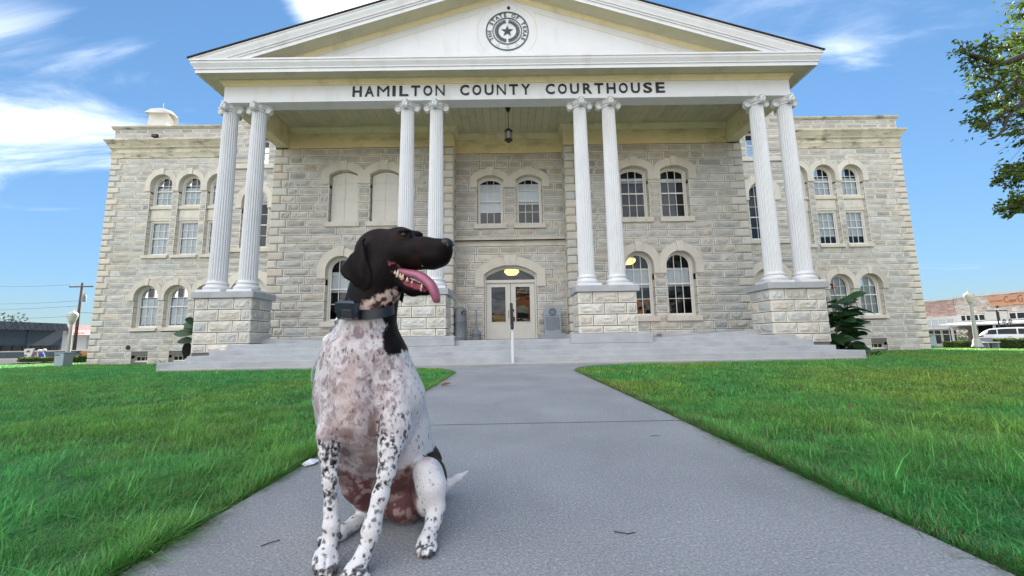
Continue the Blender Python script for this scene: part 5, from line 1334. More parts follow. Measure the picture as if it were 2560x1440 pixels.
# ================================================================== oak branches reaching in at the top right
M['leaf'] = leafy(mat('oak_leaf', (.085, .15, .026), .5, .2, 3, tint=True), .45)
M['bark2'] = mat('oak_bark', (.055, .045, .035), .95, .25, 9, .02, 30)
t = thing('oak_tree', 'live oak reaching in with leafy branches from the right edge', 'tree', (13.6, 7.4, -.05))
m = MB(); m.tube([(13.6, 7.4, -.2), (13.5, 7.4, 1.2), (13.3, 7.4, 2.8), (13.4, 7.4, 4.6), (13.8, 7.6, 7.0), (14.0, 7.6, 9.0)], [.46, .36, .32, .28, .2, .08], 14); m.build('trunk', M['bark2'], t, smooth=True)
def at_px_free(): pass
limbs = OAK_LIMBS = []
LIMBS = [[(13.3, 7.4, 5.2), (12.3, 7.3, 6.2), (11.26, 7.3, 6.35), (10.71, 7.4, 6.26), (10.18, 7.4, 6.09), (9.71, 7.4, 6.27), (9.4, 7.4, 6.37)],
 [(13.3, 7.4, 4.6), (12.2, 7.4, 5.2), (11.27, 7.4, 5.71), (10.78, 7.5, 5.93), (10.32, 7.4, 5.51), (10.15, 7.4, 5.33), (9.97, 7.3, 5.12)],
 [(12.2, 7.4, 5.2), (11.5, 7.3, 5.35), (10.9, 7.3, 5.39), (10.42, 7.3, 5.44), (10.3, 7.3, 5.12), (10.04, 7.3, 4.93), (9.73, 7.2, 4.58), (9.5, 7.2, 4.37), (9.38, 7.2, 4.36)],
 [(10.72, 7.3, 5.3), (10.28, 7.3, 5.12), (9.83, 7.3, 4.89), (9.26, 7.2, 4.58)],
 [(13.3, 7.4, 3.2), (12.0, 7.5, 3.9), (10.85, 7.5, 3.79), (10.24, 7.4, 3.79), (9.75, 7.4, 3.78)],
 [(13.4, 7.4, 2.9), (12.0, 7.5, 3.6), (10.95, 7.5, 3.45), (10.2, 7.4, 3.18), (9.77, 7.4, 3.02), (9.54, 7.4, 2.96)],
 [(10.76, 7.5, 5.87), (10.55, 7.4, 5.59), (10.19, 7.4, 5.46), (10.1, 7.4, 5.69), (9.5, 7.3, 5.76)],
 [(13.8, 7.6, 7.0), (12.6, 7.4, 7.6), (11.5, 7.4, 7.5), (10.9, 7.4, 7.2)]]
def smooth_line(P, n=3):
    P = [Vector(p) for p in P]; out = []
    for k in range(len(P)-1):
        a, b, c, d = P[max(k-1, 0)], P[k], P[k+1], P[min(k+2, len(P)-1)]
        for i in range(n):
            u = i/n; out.append(.5*((2*b)+(c-a)*u+(2*a-5*b+4*c-d)*u*u+(3*b-a-3*c+d)*u**3))
    return out+[P[-1]]
for li, Lb in enumerate(LIMBS):
    p = smooth_line(Lb); r0 = .11 if li in (0, 1, 4, 5, 7) else .045
    m = MB(); m.tube(p, [r0*(1-k/(len(p)))**.8+.006 for k in range(len(p))], 8); m.build('limb', M['bark2'], t, smooth=True)
OAKC = [(9.41, 7.38, 6.37, 0.16, 34), (9.71, 7.47, 6.24, 0.2, 50), (9.4, 7.05, 6.18, 0.2, 50), (9.63, 7.18, 5.89, 0.24, 70), (10.04, 7.25, 6.33, 0.22, 60), (10.17, 7.3, 5.84, 0.28, 80), (10.57, 7.35, 6.58, 0.25, 70), (10.91, 7.48, 7.25, 0.2, 50), (10.72, 7.3, 7.36, 0.2, 50), (10.27, 7.89, 6.13, 0.18, 44), (9.26, 7.03, 5.27, 0.2, 60), (9.72, 7.19, 5.46, 0.25, 80), (9.67, 6.94, 5.12, 0.26, 80), (11.43, 7.86, 6.42, 0.4, 160), (11.3, 7.51, 6.8, 0.5, 200), (11.5, 7.85, 5.47, 0.4, 120), (9.7, 7.45, 5.2, 0.18, 50), (10.28, 7.73, 5.36, 0.2, 60), (9.01, 7.07, 4.67, 0.15, 40), (10.07, 7.8, 4.91, 0.16, 44), (9.9, 7.45, 4.89, 0.18, 40), (10.01, 7.29, 5.06, 0.15, 34), (10.03, 7.22, 4.54, 0.12, 24), (11.01, 7.84, 5.24, 0.12, 24), (10.2, 7.31, 4.38, 0.12, 26), (10.14, 7.62, 3.9, 0.16, 50), (9.43, 6.91, 3.66, 0.18, 70), (10.03, 7.63, 3.71, 0.12, 30), (10.53, 7.83, 3.72, 0.15, 50), (10.4, 7.54, 3.73, 0.25, 90), (9.35, 7.17, 2.91, 0.11, 22), (9.99, 7.5, 3.05, 0.15, 44), (9.9, 7.28, 3.06, 0.2, 70), (10.23, 7.28, 3.29, 0.35, 120), (11.94, 7.85, 5.1, 0.7, 260), (12.17, 7.62, 6.98, 0.9, 320), (9.56, 7.1, 3.08, 0.12, 36), (13.6, 7.6, 8.2, 1.5, 700), (13.9, 9.2, 6.2, 1.2, 500), (14.2, 6.0, 6.0, 1.2, 500)]
lv = MB(); tw = MB()
for (x, y, z, r, n) in OAKC:
    n = int(n*1.8)
    c = Vector((x, y, z))
    for k in range(max(2, n//14)):
        d = Vector((random.gauss(-.5, .7), random.gauss(0, .6), random.gauss(-.1, .5))).normalized(); e = c+d*r*1.15
        s = c-d*r*.4+Vector((.1, 0, 0)); mid = (s+e)/2+Vector((0, 0, .03)); tw.tube([s, mid, e], [.008, .006, .003], 4, cap=False)
        for q in range(n//max(2, n//14)):
            u = random.uniform(.15, 1.05); g_ = lambda q: max(-.42, min(.42, random.gauss(0, q))); p = s.lerp(e, min(u, 1))+Vector((g_(.24), g_(.24), g_(.19)))*r
            ln = random.uniform(.045, .085)*(1 if n < 340 else 1.3); ax = (d*1.2+Vector((random.gauss(0, .8), random.gauss(0, .8), random.gauss(-.2, .7)))).normalized(); sd = ax.orthogonal().normalized(); sd = Matrix.Rotation(random.uniform(0, 6.28), 3, ax) @ sd; up = ax.cross(sd)
            tt = random.gauss(1, .25); yl = random.uniform(-.05, .35); w = ln*.36
            lv.add([p, p+ax*ln*.55+sd*w+up*ln*.1, p+ax*ln*1.3, p+ax*ln*.55-sd*w+up*ln*.1], [(0, 1, 2), (0, 2, 3)], (tt*(1+yl), tt*(1+yl*.3), tt*(.8-yl)))
tag(lv.build('foliage', M['leaf'], t), kind='stuff'); tag(tw.build('twig', M['bark2'], t), kind='stuff')
# ================================================================== lawn grass: every blade a few real triangles
def pnoise(x, y, s, seed):
    """cheap smooth value noise in numpy"""
    r = np.random.default_rng(seed).random((64, 64)); u, v = x/s, y/s
    i, j = np.floor(u).astype(int), np.floor(v).astype(int); fu, fv = u-i, v-j; fu = fu*fu*(3-2*fu); fv = fv*fv*(3-2*fv)
    g = lambda a, b: r[a % 64, b % 64]
    return (g(i, j)*(1-fu)+g(i+1, j)*fu)*(1-fv)+(g(i, j+1)*(1-fu)+g(i+1, j+1)*fu)*fv
def np_gz(x, y):
    s = np.clip((y-8.5)/11, 0, 1); s = s*s*(3-2*s); q = np.clip((np.abs(x)-7.5)/5, 0, 1); z = -.2*s*q
    a = np.abs(x); z = z-np.where(a > 24, np.minimum((a-24)*np.where(x > 0, .03, .008), np.where(x > 0, 1.05, .25)), 0); return z
def on_lawn(x, y, m=0.):
    t = np.clip((y-7.9)/2.25, 0, 1); sw = 1.7*(1-np.sqrt(np.maximum(1-t*t, 0))); sw = np.where(y > 10.15, 1.7, sw)
    wob = (pnoise(y, y*0+3.3, .35, 5)-.5)*.05
    ok = (x < PX0-sw-.015+wob-m) | (x > PX1+sw+.015+wob+m)
    ok &= ~((y > 10.60) & (x > -9.5) & (x < 9.66) & (y < 30))
    ok &= ~((y > YL-.2) & (np.abs(x-.08) < 14.6)) & ~((y > YW-.15) & (np.abs(x-.08) < 22.1))
    ok &= ~((y > 12) & (np.abs(x-.08) < 9.8))
    return ok
GV, GF, GC = [], [], []
nv = 0
def blades(n, area, h0, h1, w, seg, straw=.10, lean=.55, edge_only=False, tilt_to=None, col_fn=None):
    """area = (x0,x1,y0,y1) or a sampler returning x,y"""
    global nv
    x, y = area(n) if callable(area) else (rng.uniform(area[0], area[1], n), rng.uniform(area[2], area[3], n))
    k = on_lawn(x, y); x, y = x[k], y[k]; n = len(x)
    if n == 0: return
    cl = pnoise(x+40, y+40, .16, 1); big = pnoise(x+40, y+40, 1.3, 2); mid_ = pnoise(x+40, y+40, .45, 3)
    h = .9*rng.uniform(h0, h1, n)*(.55+.75*cl)*(.75+.5*mid_); 
    a = rng.uniform(0, 2*np.pi, n)+2*(mid_-.5); ln = np.abs(rng.normal(0, lean, n))+.12
    # blades at the walk's edge bow out over the concrete
    dxl = np.where(x < .1, PX0-x, x-PX1); eg = (dxl < .10) & (y < 8)
    a = np.where(eg & (rng.random(n) < .38), np.where(x < .1, 0, np.pi)+rng.normal(0, .6, n), a); ln = np.where(eg, ln*.8+.1, ln)
    z0 = np_gz(x, y)-.03
    dx, dy = np.cos(a), np.sin(a); px, py = -dy, dx; W_ = w*rng.uniform(.6, 1.3, n)
    t_ = np.clip(rng.normal(1, .30, n), .35, 2)*(.72+.56*cl); yel = np.clip((big-.5)*1.3+(mid_-.5)*.6+rng.normal(0, .16, n), -.5, 1.1)
    left = x < .1
    base = np.stack([.120+.10*yel, .395+.03*yel, .088-.025*yel], 1)
    base[~left] = np.stack([.165+.15*yel[~left], .41+.04*yel[~left], .072-.028*yel[~left]], 1)
    c = base*t_[:, None]
    dry = rng.random(n) < straw*np.where(left, .6, 1.2)*(.4+1.2*big); c[dry] = np.stack([.33*np.ones(dry.sum()), .36*np.ones(dry.sum()), .15*np.ones(dry.sum())], 1)*rng.uniform(.6, 1.2, (dry.sum(), 1))
    eb = (dxl < np.where(left, .05, .10)) & (rng.random(n) < np.where(left, .16, .30)) & (y < 8.5); c[eb] = np.array([.20, .18, .08])*rng.uniform(.5, 1.15, (eb.sum(), 1))
    rows = []
    for s in range(seg+1):
        u = s/seg; bend = ln*u*u*h*1.15; zz = z0+h*u*(1-.32*np.minimum(ln, 1.3)*u); cx, cy = x+dx*bend, y+dy*bend
        ww = W_*(1-u**1.6)*.5+.0002
        if s < seg: rows += [np.stack([cx-px*ww, cy-py*ww, zz], 1), np.stack([cx+px*ww, cy+py*ww, zz], 1)]
        else: rows += [np.stack([cx, cy, zz], 1)]
    P = np.stack(rows, 1); K = P.shape[1]        # n,K,3
    o = nv+np.arange(n)[:, None]*K; F = []
    for s in range(seg-1): b = 2*s; F += [np.concatenate([o+b, o+b+1, o+b+3], 1), np.concatenate([o+b, o+b+3, o+b+2], 1)]
    b = 2*(seg-1); F += [np.concatenate([o+b, o+b+1, o+b+2], 1)]
    GV.append(P.reshape(-1, 3)); GF.append(np.concatenate(F)); GC.append(np.repeat(c, K, 0)); nv += n*K
def wedge(y0, y1, dens_pow=1.0, xmax=1.36):
    def f(n):
        y = y0+(y1-y0)*rng.random(n)**.9; x = rng.uniform(-1, 1, n)*(y*xmax+.5); return x, y
    return f
blades(150000, wedge(.75, 2.3), .05, .105, .0034, 3, lean=1.15)
blades(150000, wedge(2.1, 4.2), .045, .09, .0046, 2, lean=1.0)
blades(150000, wedge(4.0, 7.5), .04, .075, .0075, 2, lean=.8)
blades(150000, wedge(7.3, 12.5), .04, .07, .014, 1, lean=.4)
blades(120000, wedge(12, 24), .045, .075, .026, 1, lean=.4)
# shaggy strips right at the walk's edges
def strip(side, y0, y1):
    def f(n):
        y = rng.uniform(y0, y1, n); d = np.abs(rng.normal(0, .07, n))+.016; x = np.where(side < 0, PX0-d, PX1+d); return x, y
    return f
for sd in (-1, 1):
    blades(16000, strip(sd, .7, 3.0), .045, .11, .0040, 3, lean=.55, straw=.12); blades(16000, strip(sd, 2.8, 8.2), .04, .085, .006, 2, lean=.6, straw=.25)
# long unruly blades and weeds
blades(1500, wedge(.8, 3.2), .12, .20, .0052, 3, lean=.7, straw=.05)
blades(260, wedge(3, 8), .14, .22, .007, 3, lean=.4, straw=.02)
# dry clippings lying on the concrete along the lawn's edges
nC = 900; sd_c = rng.random(nC) < .55; yc = rng.uniform(.8, 8, nC)**1.0; dc = np.abs(rng.normal(0, .045, nC)); xc = np.where(sd_c, PX0+dc, PX1-dc); ac = rng.uniform(0, np.pi, nC); lc = rng.uniform(.012, .05, nC); wc = rng.uniform(.0008, .0018, nC)*(1+yc*.25)
e = np.stack([np.cos(ac), np.sin(ac)], 1); p_ = np.stack([-e[:, 1], e[:, 0]], 1); b0 = np.stack([xc, yc], 1); zc_ = rng.uniform(.003, .012, nC)
Pc = np.stack([np.column_stack([b0-p_*wc[:, None], zc_*0+.0035]), np.column_stack([b0+p_*wc[:, None], zc_*0+.0035]), np.column_stack([b0+e*lc[:, None], zc_])], 1).reshape(-1, 3)
GV.append(Pc); GF.append(nv+np.arange(nC*3).reshape(-1, 3)); GC.append(np.repeat(np.array([.34, .29, .18])*rng.uniform(.35, 1.2, (nC, 1)), 3, 0)); nv += nC*3
V = np.concatenate(GV).astype(np.float32); F = np.concatenate(GF).astype(np.int32); CC = np.concatenate(GC).astype(np.float32)
me = bpy.data.meshes.new('lawn_grass'); me.vertices.add(len(V)); me.vertices.foreach_set('co', V.ravel()); me.loops.add(F.size); me.loops.foreach_set('vertex_index', F.ravel())
me.polygons.add(len(F)); me.polygons.foreach_set('loop_start', np.arange(0, F.size, 3, dtype=np.int32)); me.polygons.foreach_set('loop_total', np.full(len(F), 3, dtype=np.int32))
at = me.color_attributes.new('tint', 'FLOAT_COLOR', 'POINT'); at.data.foreach_set('color', np.concatenate([CC, np.ones((len(CC), 1), np.float32)], 1).ravel()); me.update(calc_edges=True)
gm = bpy.data.materials.new('grass_blade'); gm.use_nodes = True; nt = gm.node_tree; b_ = nt.nodes['Principled BSDF']; a_ = nt.nodes.new('ShaderNodeAttribute'); a_.attribute_name = 'tint'
b_.inputs['Roughness'].default_value = .42; b_.inputs['Specular IOR Level'].default_value = .6
tr = nt.nodes.new('ShaderNodeBsdfTranslucent'); mx = nt.nodes.new('ShaderNodeMixShader'); mx.inputs[0].default_value = .42
nt.links.new(a_.outputs['Color'], b_.inputs['Base Color']); nt.links.new(a_.outputs['Color'], tr.inputs[0]); nt.links.new(b_.outputs[0], mx.inputs[1]); nt.links.new(tr.outputs[0], mx.inputs[2]); nt.links.new(mx.outputs[0], nt.nodes['Material Output'].inputs[0])
me.materials.append(gm); go = bpy.data.objects.new('lawn_grass', me); C.objects.link(go); tag(go, 'bright green lawn grass on both sides of the walk', 'grass', kind='stuff')
print('GRASS TRIS', len(F))
# ------------------------------------------------------------------ litter on the walk and lawn
m = MB(); q = [(-1.085, 2.14, .010), (-1.06, 2.12, .005), (-1.02, 2.14, .010), (-1.015, 2.185, .016), (-1.05, 2.20, .02), (-1.09, 2.18, .010)]; m.add(q+[(-1.05, 2.16, .03)], [(i, (i+1) % 6, 6) for i in range(6)])
tag(m.build('paper_scrap', mat('scrap_paper', (.72, .75, .80), .7, .05, 20)), 'crumpled white paper scrap at the left edge of the walk', 'paper scrap')
def dead_leaf(x, y, z, L, az, label, col=(.14, .075, .035)):
    vs, fs = leaf_mesh(L, L*.32, -.3, .15, fold=.5); m = MB(); m.add(vs, fs); o = m.build('dead_leaf', M.setdefault('deadleaf', mat('dead_leaf', col, .8, .3, 40)), smooth=True); o.location = (x, y, z); o.rotation_euler = (.3, .1, az); tag(o, label, 'leaf')
dead_leaf(-.99, 5.75, .005, .13, .5, 'curled brown dead leaf at the left edge of the walk behind the dog')
dead_leaf(1.95, 3.9, .045, .045, 2, 'small brown leaf lying on the right lawn')
dead_leaf(2.65, 3.2, .05, .055, .3, 'dark curled leaf lying on the bright patch of the right lawn')
def twig(pts, label):
    m = MB(); m.tube(pts, [.0016]*len(pts), 5); tag(m.build('twig', M['bark2']), label, 'twig')
twig([(-.785, 1.325, .003), (-.76, 1.34, .006), (-.745, 1.36, .003)], 'thin dark twig lying on the walk left of the dog')
twig([(.325, 1.37, .003), (.35, 1.355, .005), (.365, 1.352, .003), (.39, 1.36, .003)], 'short bent twig lying on the walk right of the dog')
twig([(.88, 2.61, .003), (.91, 2.62, .004), (.94, 2.615, .003)], 'pale twig lying on the right part of the walk')
PRIMS = [('e', 0.04, [-0.5178, 1.43, 0.4987], [0.1514, 0.15, 0.1585], 0), ('e', 0.05, [-0.5012, 1.46, 0.3975], [0.1862, 0.165, 0.1647], 0), ('e', 0.05, [-0.4768, 1.49, 0.2939], [0.1796, 0.165, 0.1521], 0), ('c', 0.035, [-0.5164, 1.33, 0.4885], 0.0762, [-0.4824, 1.312, 0.3771], 0.0743), ('c', 0.035, [-0.4824, 1.312, 0.3771], 0.0743, [-0.4515, 1.35, 0.2734], 0.0444), ('c', 0.04, [-0.559, 1.37, 0.5583], 0.0818, [-0.5709, 1.36, 0.4536], 0.0776), ('c', 0.05, [-0.4315, 1.38, 0.5555], 0.0769, [-0.3798, 1.39, 0.4396], 0.0821), ('e', 0.05, [-0.4311, 1.54, 0.189], [0.1455, 0.14, 0.1366], 0), ('e', 0.04, [-0.3969, 1.6, 0.0764], [0.1408, 0.13, 0.1347], 0), ('e', 0.02, [-0.3772, 1.49, 0.0603], [0.0709, 0.075, 0.0709], 0), ('e', 0.012, [-0.463, 1.5, 0.081], [0.0601, 0.07, 0.0658], 0), ('c', 0.05, [-0.5013, 1.41, 0.7022], 0.0911, [-0.5122, 1.42, 0.6178], 0.1308), ('c', 0.035, [-0.5013, 1.41, 0.7022], 0.0825, [-0.4973, 1.41, 0.7593], 0.0758), ('c', 0.035, [-0.4973, 1.41, 0.7593], 0.0758, [-0.4824, 1.41, 0.8386], 0.0836), ('c', 0.018, [-0.5563, 1.325, 0.4262], 0.065, [-0.5598, 1.28, 0.3427], 0.041), ('c', 0.018, [-0.5598, 1.28, 0.3427], 0.041, [-0.5583, 1.265, 0.2932], 0.0269), ('c', 0.018, [-0.5583, 1.265, 0.2932], 0.0269, [-0.5437, 1.245, 0.2184], 0.0203), ('c', 0.018, [-0.5437, 1.245, 0.2184], 0.0203, [-0.5324, 1.235, 0.1438], 0.0193), ('c', 0.01, [-0.5324, 1.235, 0.1438], 0.0193, [-0.525, 1.225, 0.102], 0.0231), ('c', 0.01, [-0.525, 1.225, 0.102], 0.0231, [-0.5251, 1.225, 0.0772], 0.0208), ('c', 0.01, [-0.5251, 1.225, 0.0772], 0.0208, [-0.5253, 1.215, 0.0531], 0.0199), ('c', 0.01, [-0.5253, 1.215, 0.0531], 0.0199, [-0.5265, 1.2, 0.0311], 0.0314), ('c', 0.018, [-0.575, 1.3, 0.2841], 0.0251, [-0.583, 1.33, 0.3319], 0.0362), ('c', 0.018, [-0.3904, 1.355, 0.451], 0.0747, [-0.3698, 1.295, 0.3661], 0.0493), ('c', 0.018, [-0.3698, 1.295, 0.3661], 0.0493, [-0.3732, 1.265, 0.3013], 0.0343), ('c', 0.018, [-0.3732, 1.265, 0.3013], 0.0343, [-0.3749, 1.24, 0.2394], 0.0238), ('c', 0.018, [-0.3749, 1.24, 0.2394], 0.0238, [-0.3853, 1.222, 0.1789], 0.0215), ('c', 0.018, [-0.3853, 1.222, 0.1789], 0.0215, [-0.3976, 1.205, 0.1209], 0.0222), ('c', 0.01, [-0.3976, 1.205, 0.1209], 0.0222, [-0.4019, 1.2, 0.0955], 0.026), ('c', 0.01, [-0.4019, 1.2, 0.0955], 0.026, [-0.4062, 1.195, 0.0727], 0.0208), ('c', 0.01, [-0.4062, 1.195, 0.0727], 0.0208, [-0.4157, 1.175, 0.0393], 0.0203), ('c', 0.01, [-0.4157, 1.175, 0.0393], 0.0203, [-0.4243, 1.16, 0.013], 0.0324), ('c', 0.02, [-0.3724, 1.37, 0.3446], 0.0454, [-0.368, 1.31, 0.314], 0.0356), ('c', 0.005, [-0.5475, 1.203, 0.0373], 0.0124, [-0.5477, 1.189, 0.0247], 0.0106), ('c', 0.005, [-0.5477, 1.189, 0.0247], 0.0106, [-0.537, 1.163, 0.0197], 0.009), ('c', 0.005, [-0.5348, 1.203, 0.037], 0.0124, [-0.5233, 1.172, 0.0288], 0.0116), ('c', 0.005, [-0.5233, 1.172, 0.0288], 0.0116, [-0.5127, 1.146, 0.0183], 0.0098), ('c', 0.005, [-0.5205, 1.203, 0.0367], 0.0124, [-0.5047, 1.172, 0.0284], 0.0116), ('c', 0.005, [-0.5047, 1.172, 0.0284], 0.0116, [-0.4946, 1.146, 0.0179], 0.0098), ('c', 0.005, [-0.5079, 1.203, 0.0365], 0.0124, [-0.4957, 1.189, 0.0246], 0.01), ('c', 0.005, [-0.4957, 1.189, 0.0246], 0.01, [-0.4863, 1.163, 0.0207], 0.0085), ('c', 0.005, [-0.4501, 1.162, 0.0165], 0.013, [-0.451, 1.144, 0.0103], 0.0107), ('c', 0.005, [-0.451, 1.144, 0.0103], 0.0107, [-0.4442, 1.118, 0.0071], 0.0091), ('c', 0.005, [-0.4363, 1.162, 0.0162], 0.013, [-0.4258, 1.126, 0.0099], 0.0116), ('c', 0.005, [-0.4258, 1.126, 0.0099], 0.0116, [-0.4193, 1.1, 0.0035], 0.0098), ('c', 0.005, [-0.4209, 1.162, 0.0159], 0.013, [-0.4059, 1.126, 0.0076], 0.0116), ('c', 0.005, [-0.4059, 1.126, 0.0076], 0.0116, [-0.4, 1.1, 0.0031], 0.0098), ('c', 0.005, [-0.4071, 1.162, 0.0156], 0.013, [-0.3946, 1.144, 0.0053], 0.0107), ('c', 0.005, [-0.3946, 1.144, 0.0053], 0.0107, [-0.3893, 1.118, 0.004], 0.0091), ('e', 0.03, [-0.3643, 1.6, 0.1442], [0.0924, 0.1, 0.0955], 0), ('e', 0.018, [-0.2849, 1.45, 0.1272], [0.0555, 0.12, 0.0916], 0), ('c', 0.018, [-0.3424, 1.56, 0.0934], 0.0836, [-0.289, 1.4, 0.1877], 0.0457), ('c', 0.015, [-0.2815, 1.37, 0.202], 0.0408, [-0.262, 1.36, 0.1565], 0.0442), ('c', 0.015, [-0.262, 1.36, 0.1565], 0.0442, [-0.2477, 1.355, 0.097], 0.0296), ('c', 0.012, [-0.2476, 1.355, 0.0934], 0.027, [-0.2513, 1.335, 0.0633], 0.024), ('c', 0.012, [-0.2513, 1.335, 0.0633], 0.024, [-0.2566, 1.3, 0.038], 0.0214), ('c', 0.012, [-0.2566, 1.3, 0.038], 0.0214, [-0.2608, 1.28, 0.0281], 0.0265), ('c', 0.004, [-0.2788, 1.28, 0.0262], 0.012, [-0.2813, 1.265, 0.02], 0.0095), ('c', 0.004, [-0.2813, 1.265, 0.02], 0.0095, [-0.279, 1.25, 0.0174], 0.0086), ('c', 0.004, [-0.268, 1.28, 0.026], 0.012, [-0.2638, 1.25, 0.0193], 0.0103), ('c', 0.004, [-0.2638, 1.25, 0.0193], 0.0103, [-0.2617, 1.235, 0.0168], 0.0094), ('c', 0.004, [-0.2554, 1.28, 0.0257], 0.012, [-0.2475, 1.25, 0.0189], 0.0103), ('c', 0.004, [-0.2475, 1.25, 0.0189], 0.0103, [-0.2455, 1.235, 0.0165], 0.0094), ('c', 0.004, [-0.2446, 1.28, 0.0255], 0.012, [-0.2363, 1.265, 0.0202], 0.0095), ('c', 0.004, [-0.2363, 1.265, 0.0202], 0.0095, [-0.2346, 1.25, 0.0176], 0.0086), ('c', 0.018, [-0.4743, 1.52, 0.1054], 0.0785, [-0.5307, 1.42, 0.2056], 0.0546), ('c', 0.018, [-0.5307, 1.42, 0.2056], 0.0546, [-0.5525, 1.39, 0.2405], 0.0456), ('c', 0.02, [-0.5587, 1.4, 0.2249], 0.0431, [-0.5322, 1.43, 0.1376], 0.0437), ('c', 0.02, [-0.5322, 1.43, 0.1376], 0.0437, [-0.505, 1.46, 0.0572], 0.0333), ('c', 0.012, [-0.5085, 1.46, 0.0352], 0.0235, [-0.5301, 1.41, 0.0273], 0.0206), ('c', 0.012, [-0.5301, 1.41, 0.0273], 0.0206, [-0.5524, 1.36, 0.0204], 0.0211), ('c', 0.012, [-0.5524, 1.36, 0.0204], 0.0211, [-0.5721, 1.33, 0.0191], 0.0225), ('c', 0.008, [-0.5671, 1.33, 0.0178], 0.015, [-0.5915, 1.31, 0.023], 0.0117), ('c', 0.008, [-0.5671, 1.33, 0.0178], 0.015, [-0.5734, 1.295, 0.0217], 0.0115), ('c', 0.008, [-0.5671, 1.33, 0.0178], 0.015, [-0.5542, 1.29, 0.0202], 0.0115), ('c', 0.015, [-0.2996, 1.62, 0.0428], 0.0247, [-0.2565, 1.64, 0.0643], 0.0173), ('c', 0.015, [-0.2565, 1.64, 0.0643], 0.0173, [-0.2154, 1.65, 0.0856], 0.0127), ('c', 0.015, [-0.2154, 1.65, 0.0856], 0.0127, [-0.1769, 1.66, 0.1073], 0.004), ('e', 0.025, [-0.47, 1.425, 0.9462], [0.0941, 0.074, 0.0927], 0), ('e', 0.02, [-0.3951, 1.412, 0.9764], [0.0643, 0.062, 0.0643], 0), ('e', 0.03, [-0.4424, 1.415, 0.9049], [0.0844, 0.07, 0.0757], 0), ('c', 0.03, [-0.4602, 1.415, 0.8609], 0.0754, [-0.4808, 1.41, 0.7806], 0.0745), ('c', 0.016, [-0.3608, 1.4, 0.9417], 0.0578, [-0.2984, 1.378, 0.943], 0.047), ('c', 0.016, [-0.2984, 1.378, 0.943], 0.047, [-0.2355, 1.36, 0.945], 0.0366), ('e', 0.02, [-0.2634, 1.368, 0.9099], [0.0564, 0.043, 0.0324], 0), ('c', 0.018, [-0.4025, 1.395, 0.9354], 0.0489, [-0.3302, 1.382, 0.9139], 0.0342), ('c', 0.018, [-0.3302, 1.382, 0.9139], 0.0342, [-0.2708, 1.37, 0.9046], 0.0282), ('e', 0.01, [-0.2239, 1.358, 0.9357], [0.0267, 0.026, 0.0337], 0), ('e', 0.008, [-0.3689, 1.366, 1.0111], [0.027, 0.018, 0.0099], 0), ('e', 0.005, [-0.3688, 1.362, 0.9831], [0.0212, 0.012, 0.0064], 0), ('e', 0.005, [-0.3879, 1.364, 0.9948], [0.0071, 0.01, 0.0099], 0), ('e', 0.006, [-0.3502, 1.366, 0.9947], [0.0085, 0.012, 0.0114], 0), ('e', 0.014, [-0.3459, 1.43, 1.0135], [0.0297, 0.022, 0.0178], 0), ('c', 0.02, [-0.4381, 1.405, 0.8531], 0.0489, [-0.389, 1.395, 0.8333], 0.0285), ('c', 0.02, [-0.389, 1.395, 0.8333], 0.0285, [-0.3394, 1.38, 0.8075], 0.0232), ('c', 0.02, [-0.3394, 1.38, 0.8075], 0.0232, [-0.2888, 1.367, 0.7979], 0.0174)]
SUBS = [([-0.3952, 1.335, 0.8772], 0.0137, [-0.364, 1.342, 0.8612], 0.0234, 0.042), ([-0.364, 1.342, 0.8612], 0.0234, [-0.3122, 1.345, 0.8441], 0.0241, 0.04), ([-0.3122, 1.345, 0.8441], 0.0241, [-0.2818, 1.345, 0.8352], 0.0248, 0.05), ([-0.2818, 1.345, 0.8324], 0.0262, [-0.224, 1.345, 0.8287], 0.0303, 0.11)]
EAR = [[-0.4883, 0.9869], [-0.5, 0.9688], [-0.4908, 0.9351], [-0.4804, 0.9072], [-0.4673, 0.8752], [-0.4623, 0.845], [-0.4641, 0.815], [-0.4718, 0.8016], [-0.4836, 0.795], [-0.5013, 0.8034], [-0.5218, 0.8146], [-0.5424, 0.8272], [-0.5589, 0.837], [-0.5729, 0.8496], [-0.5817, 0.8689], [-0.5771, 0.8881], [-0.5614, 0.9016], [-0.5484, 0.9153], [-0.5355, 0.9317], [-0.5253, 0.951], [-0.5204, 0.9677], [-0.51, 0.9816], [-0.4979, 0.9884]]
FAR_EAR = [[-0.423, 0.8231], [-0.3871, 0.8165], [-0.3896, 0.7894], [-0.3936, 0.7656], [-0.3994, 0.7597], [-0.4101, 0.7748], [-0.4225, 0.796]]
P_SHOULDER = [[-0.4447, 0.722], [-0.3987, 0.7239], [-0.3819, 0.6938], [-0.3619, 0.6358], [-0.3426, 0.6048], [-0.3423, 0.5889], [-0.3651, 0.5946], [-0.3755, 0.5816], [-0.4022, 0.5808], [-0.4174, 0.6009], [-0.4264, 0.6409], [-0.422, 0.681]]
P_HIP = [[-0.3459, 0.2015], [-0.3256, 0.2294], [-0.2901, 0.2287], [-0.2725, 0.2597], [-0.2487, 0.245], [-0.219, 0.1878], [-0.2188, 0.1318], [-0.2483, 0.1519], [-0.2897, 0.1807]]
P_THROAT = [[-0.5144, 0.729], [-0.4936, 0.7559], [-0.4492, 0.7771], [-0.4183, 0.7973], [-0.3953, 0.808], [-0.3907, 0.7858], [-0.4038, 0.7626], [-0.4414, 0.7413], [-0.4886, 0.7285]]
TONGUE = [[-0.3984, 1.385, 0.8737], [-0.363, 1.375, 0.8627], [-0.3225, 1.365, 0.8518], [-0.2922, 1.355, 0.8341], [-0.2684, 1.348, 0.8104], [-0.2553, 1.345, 0.7835], [-0.25, 1.347, 0.7629], [-0.2489, 1.349, 0.7521]]
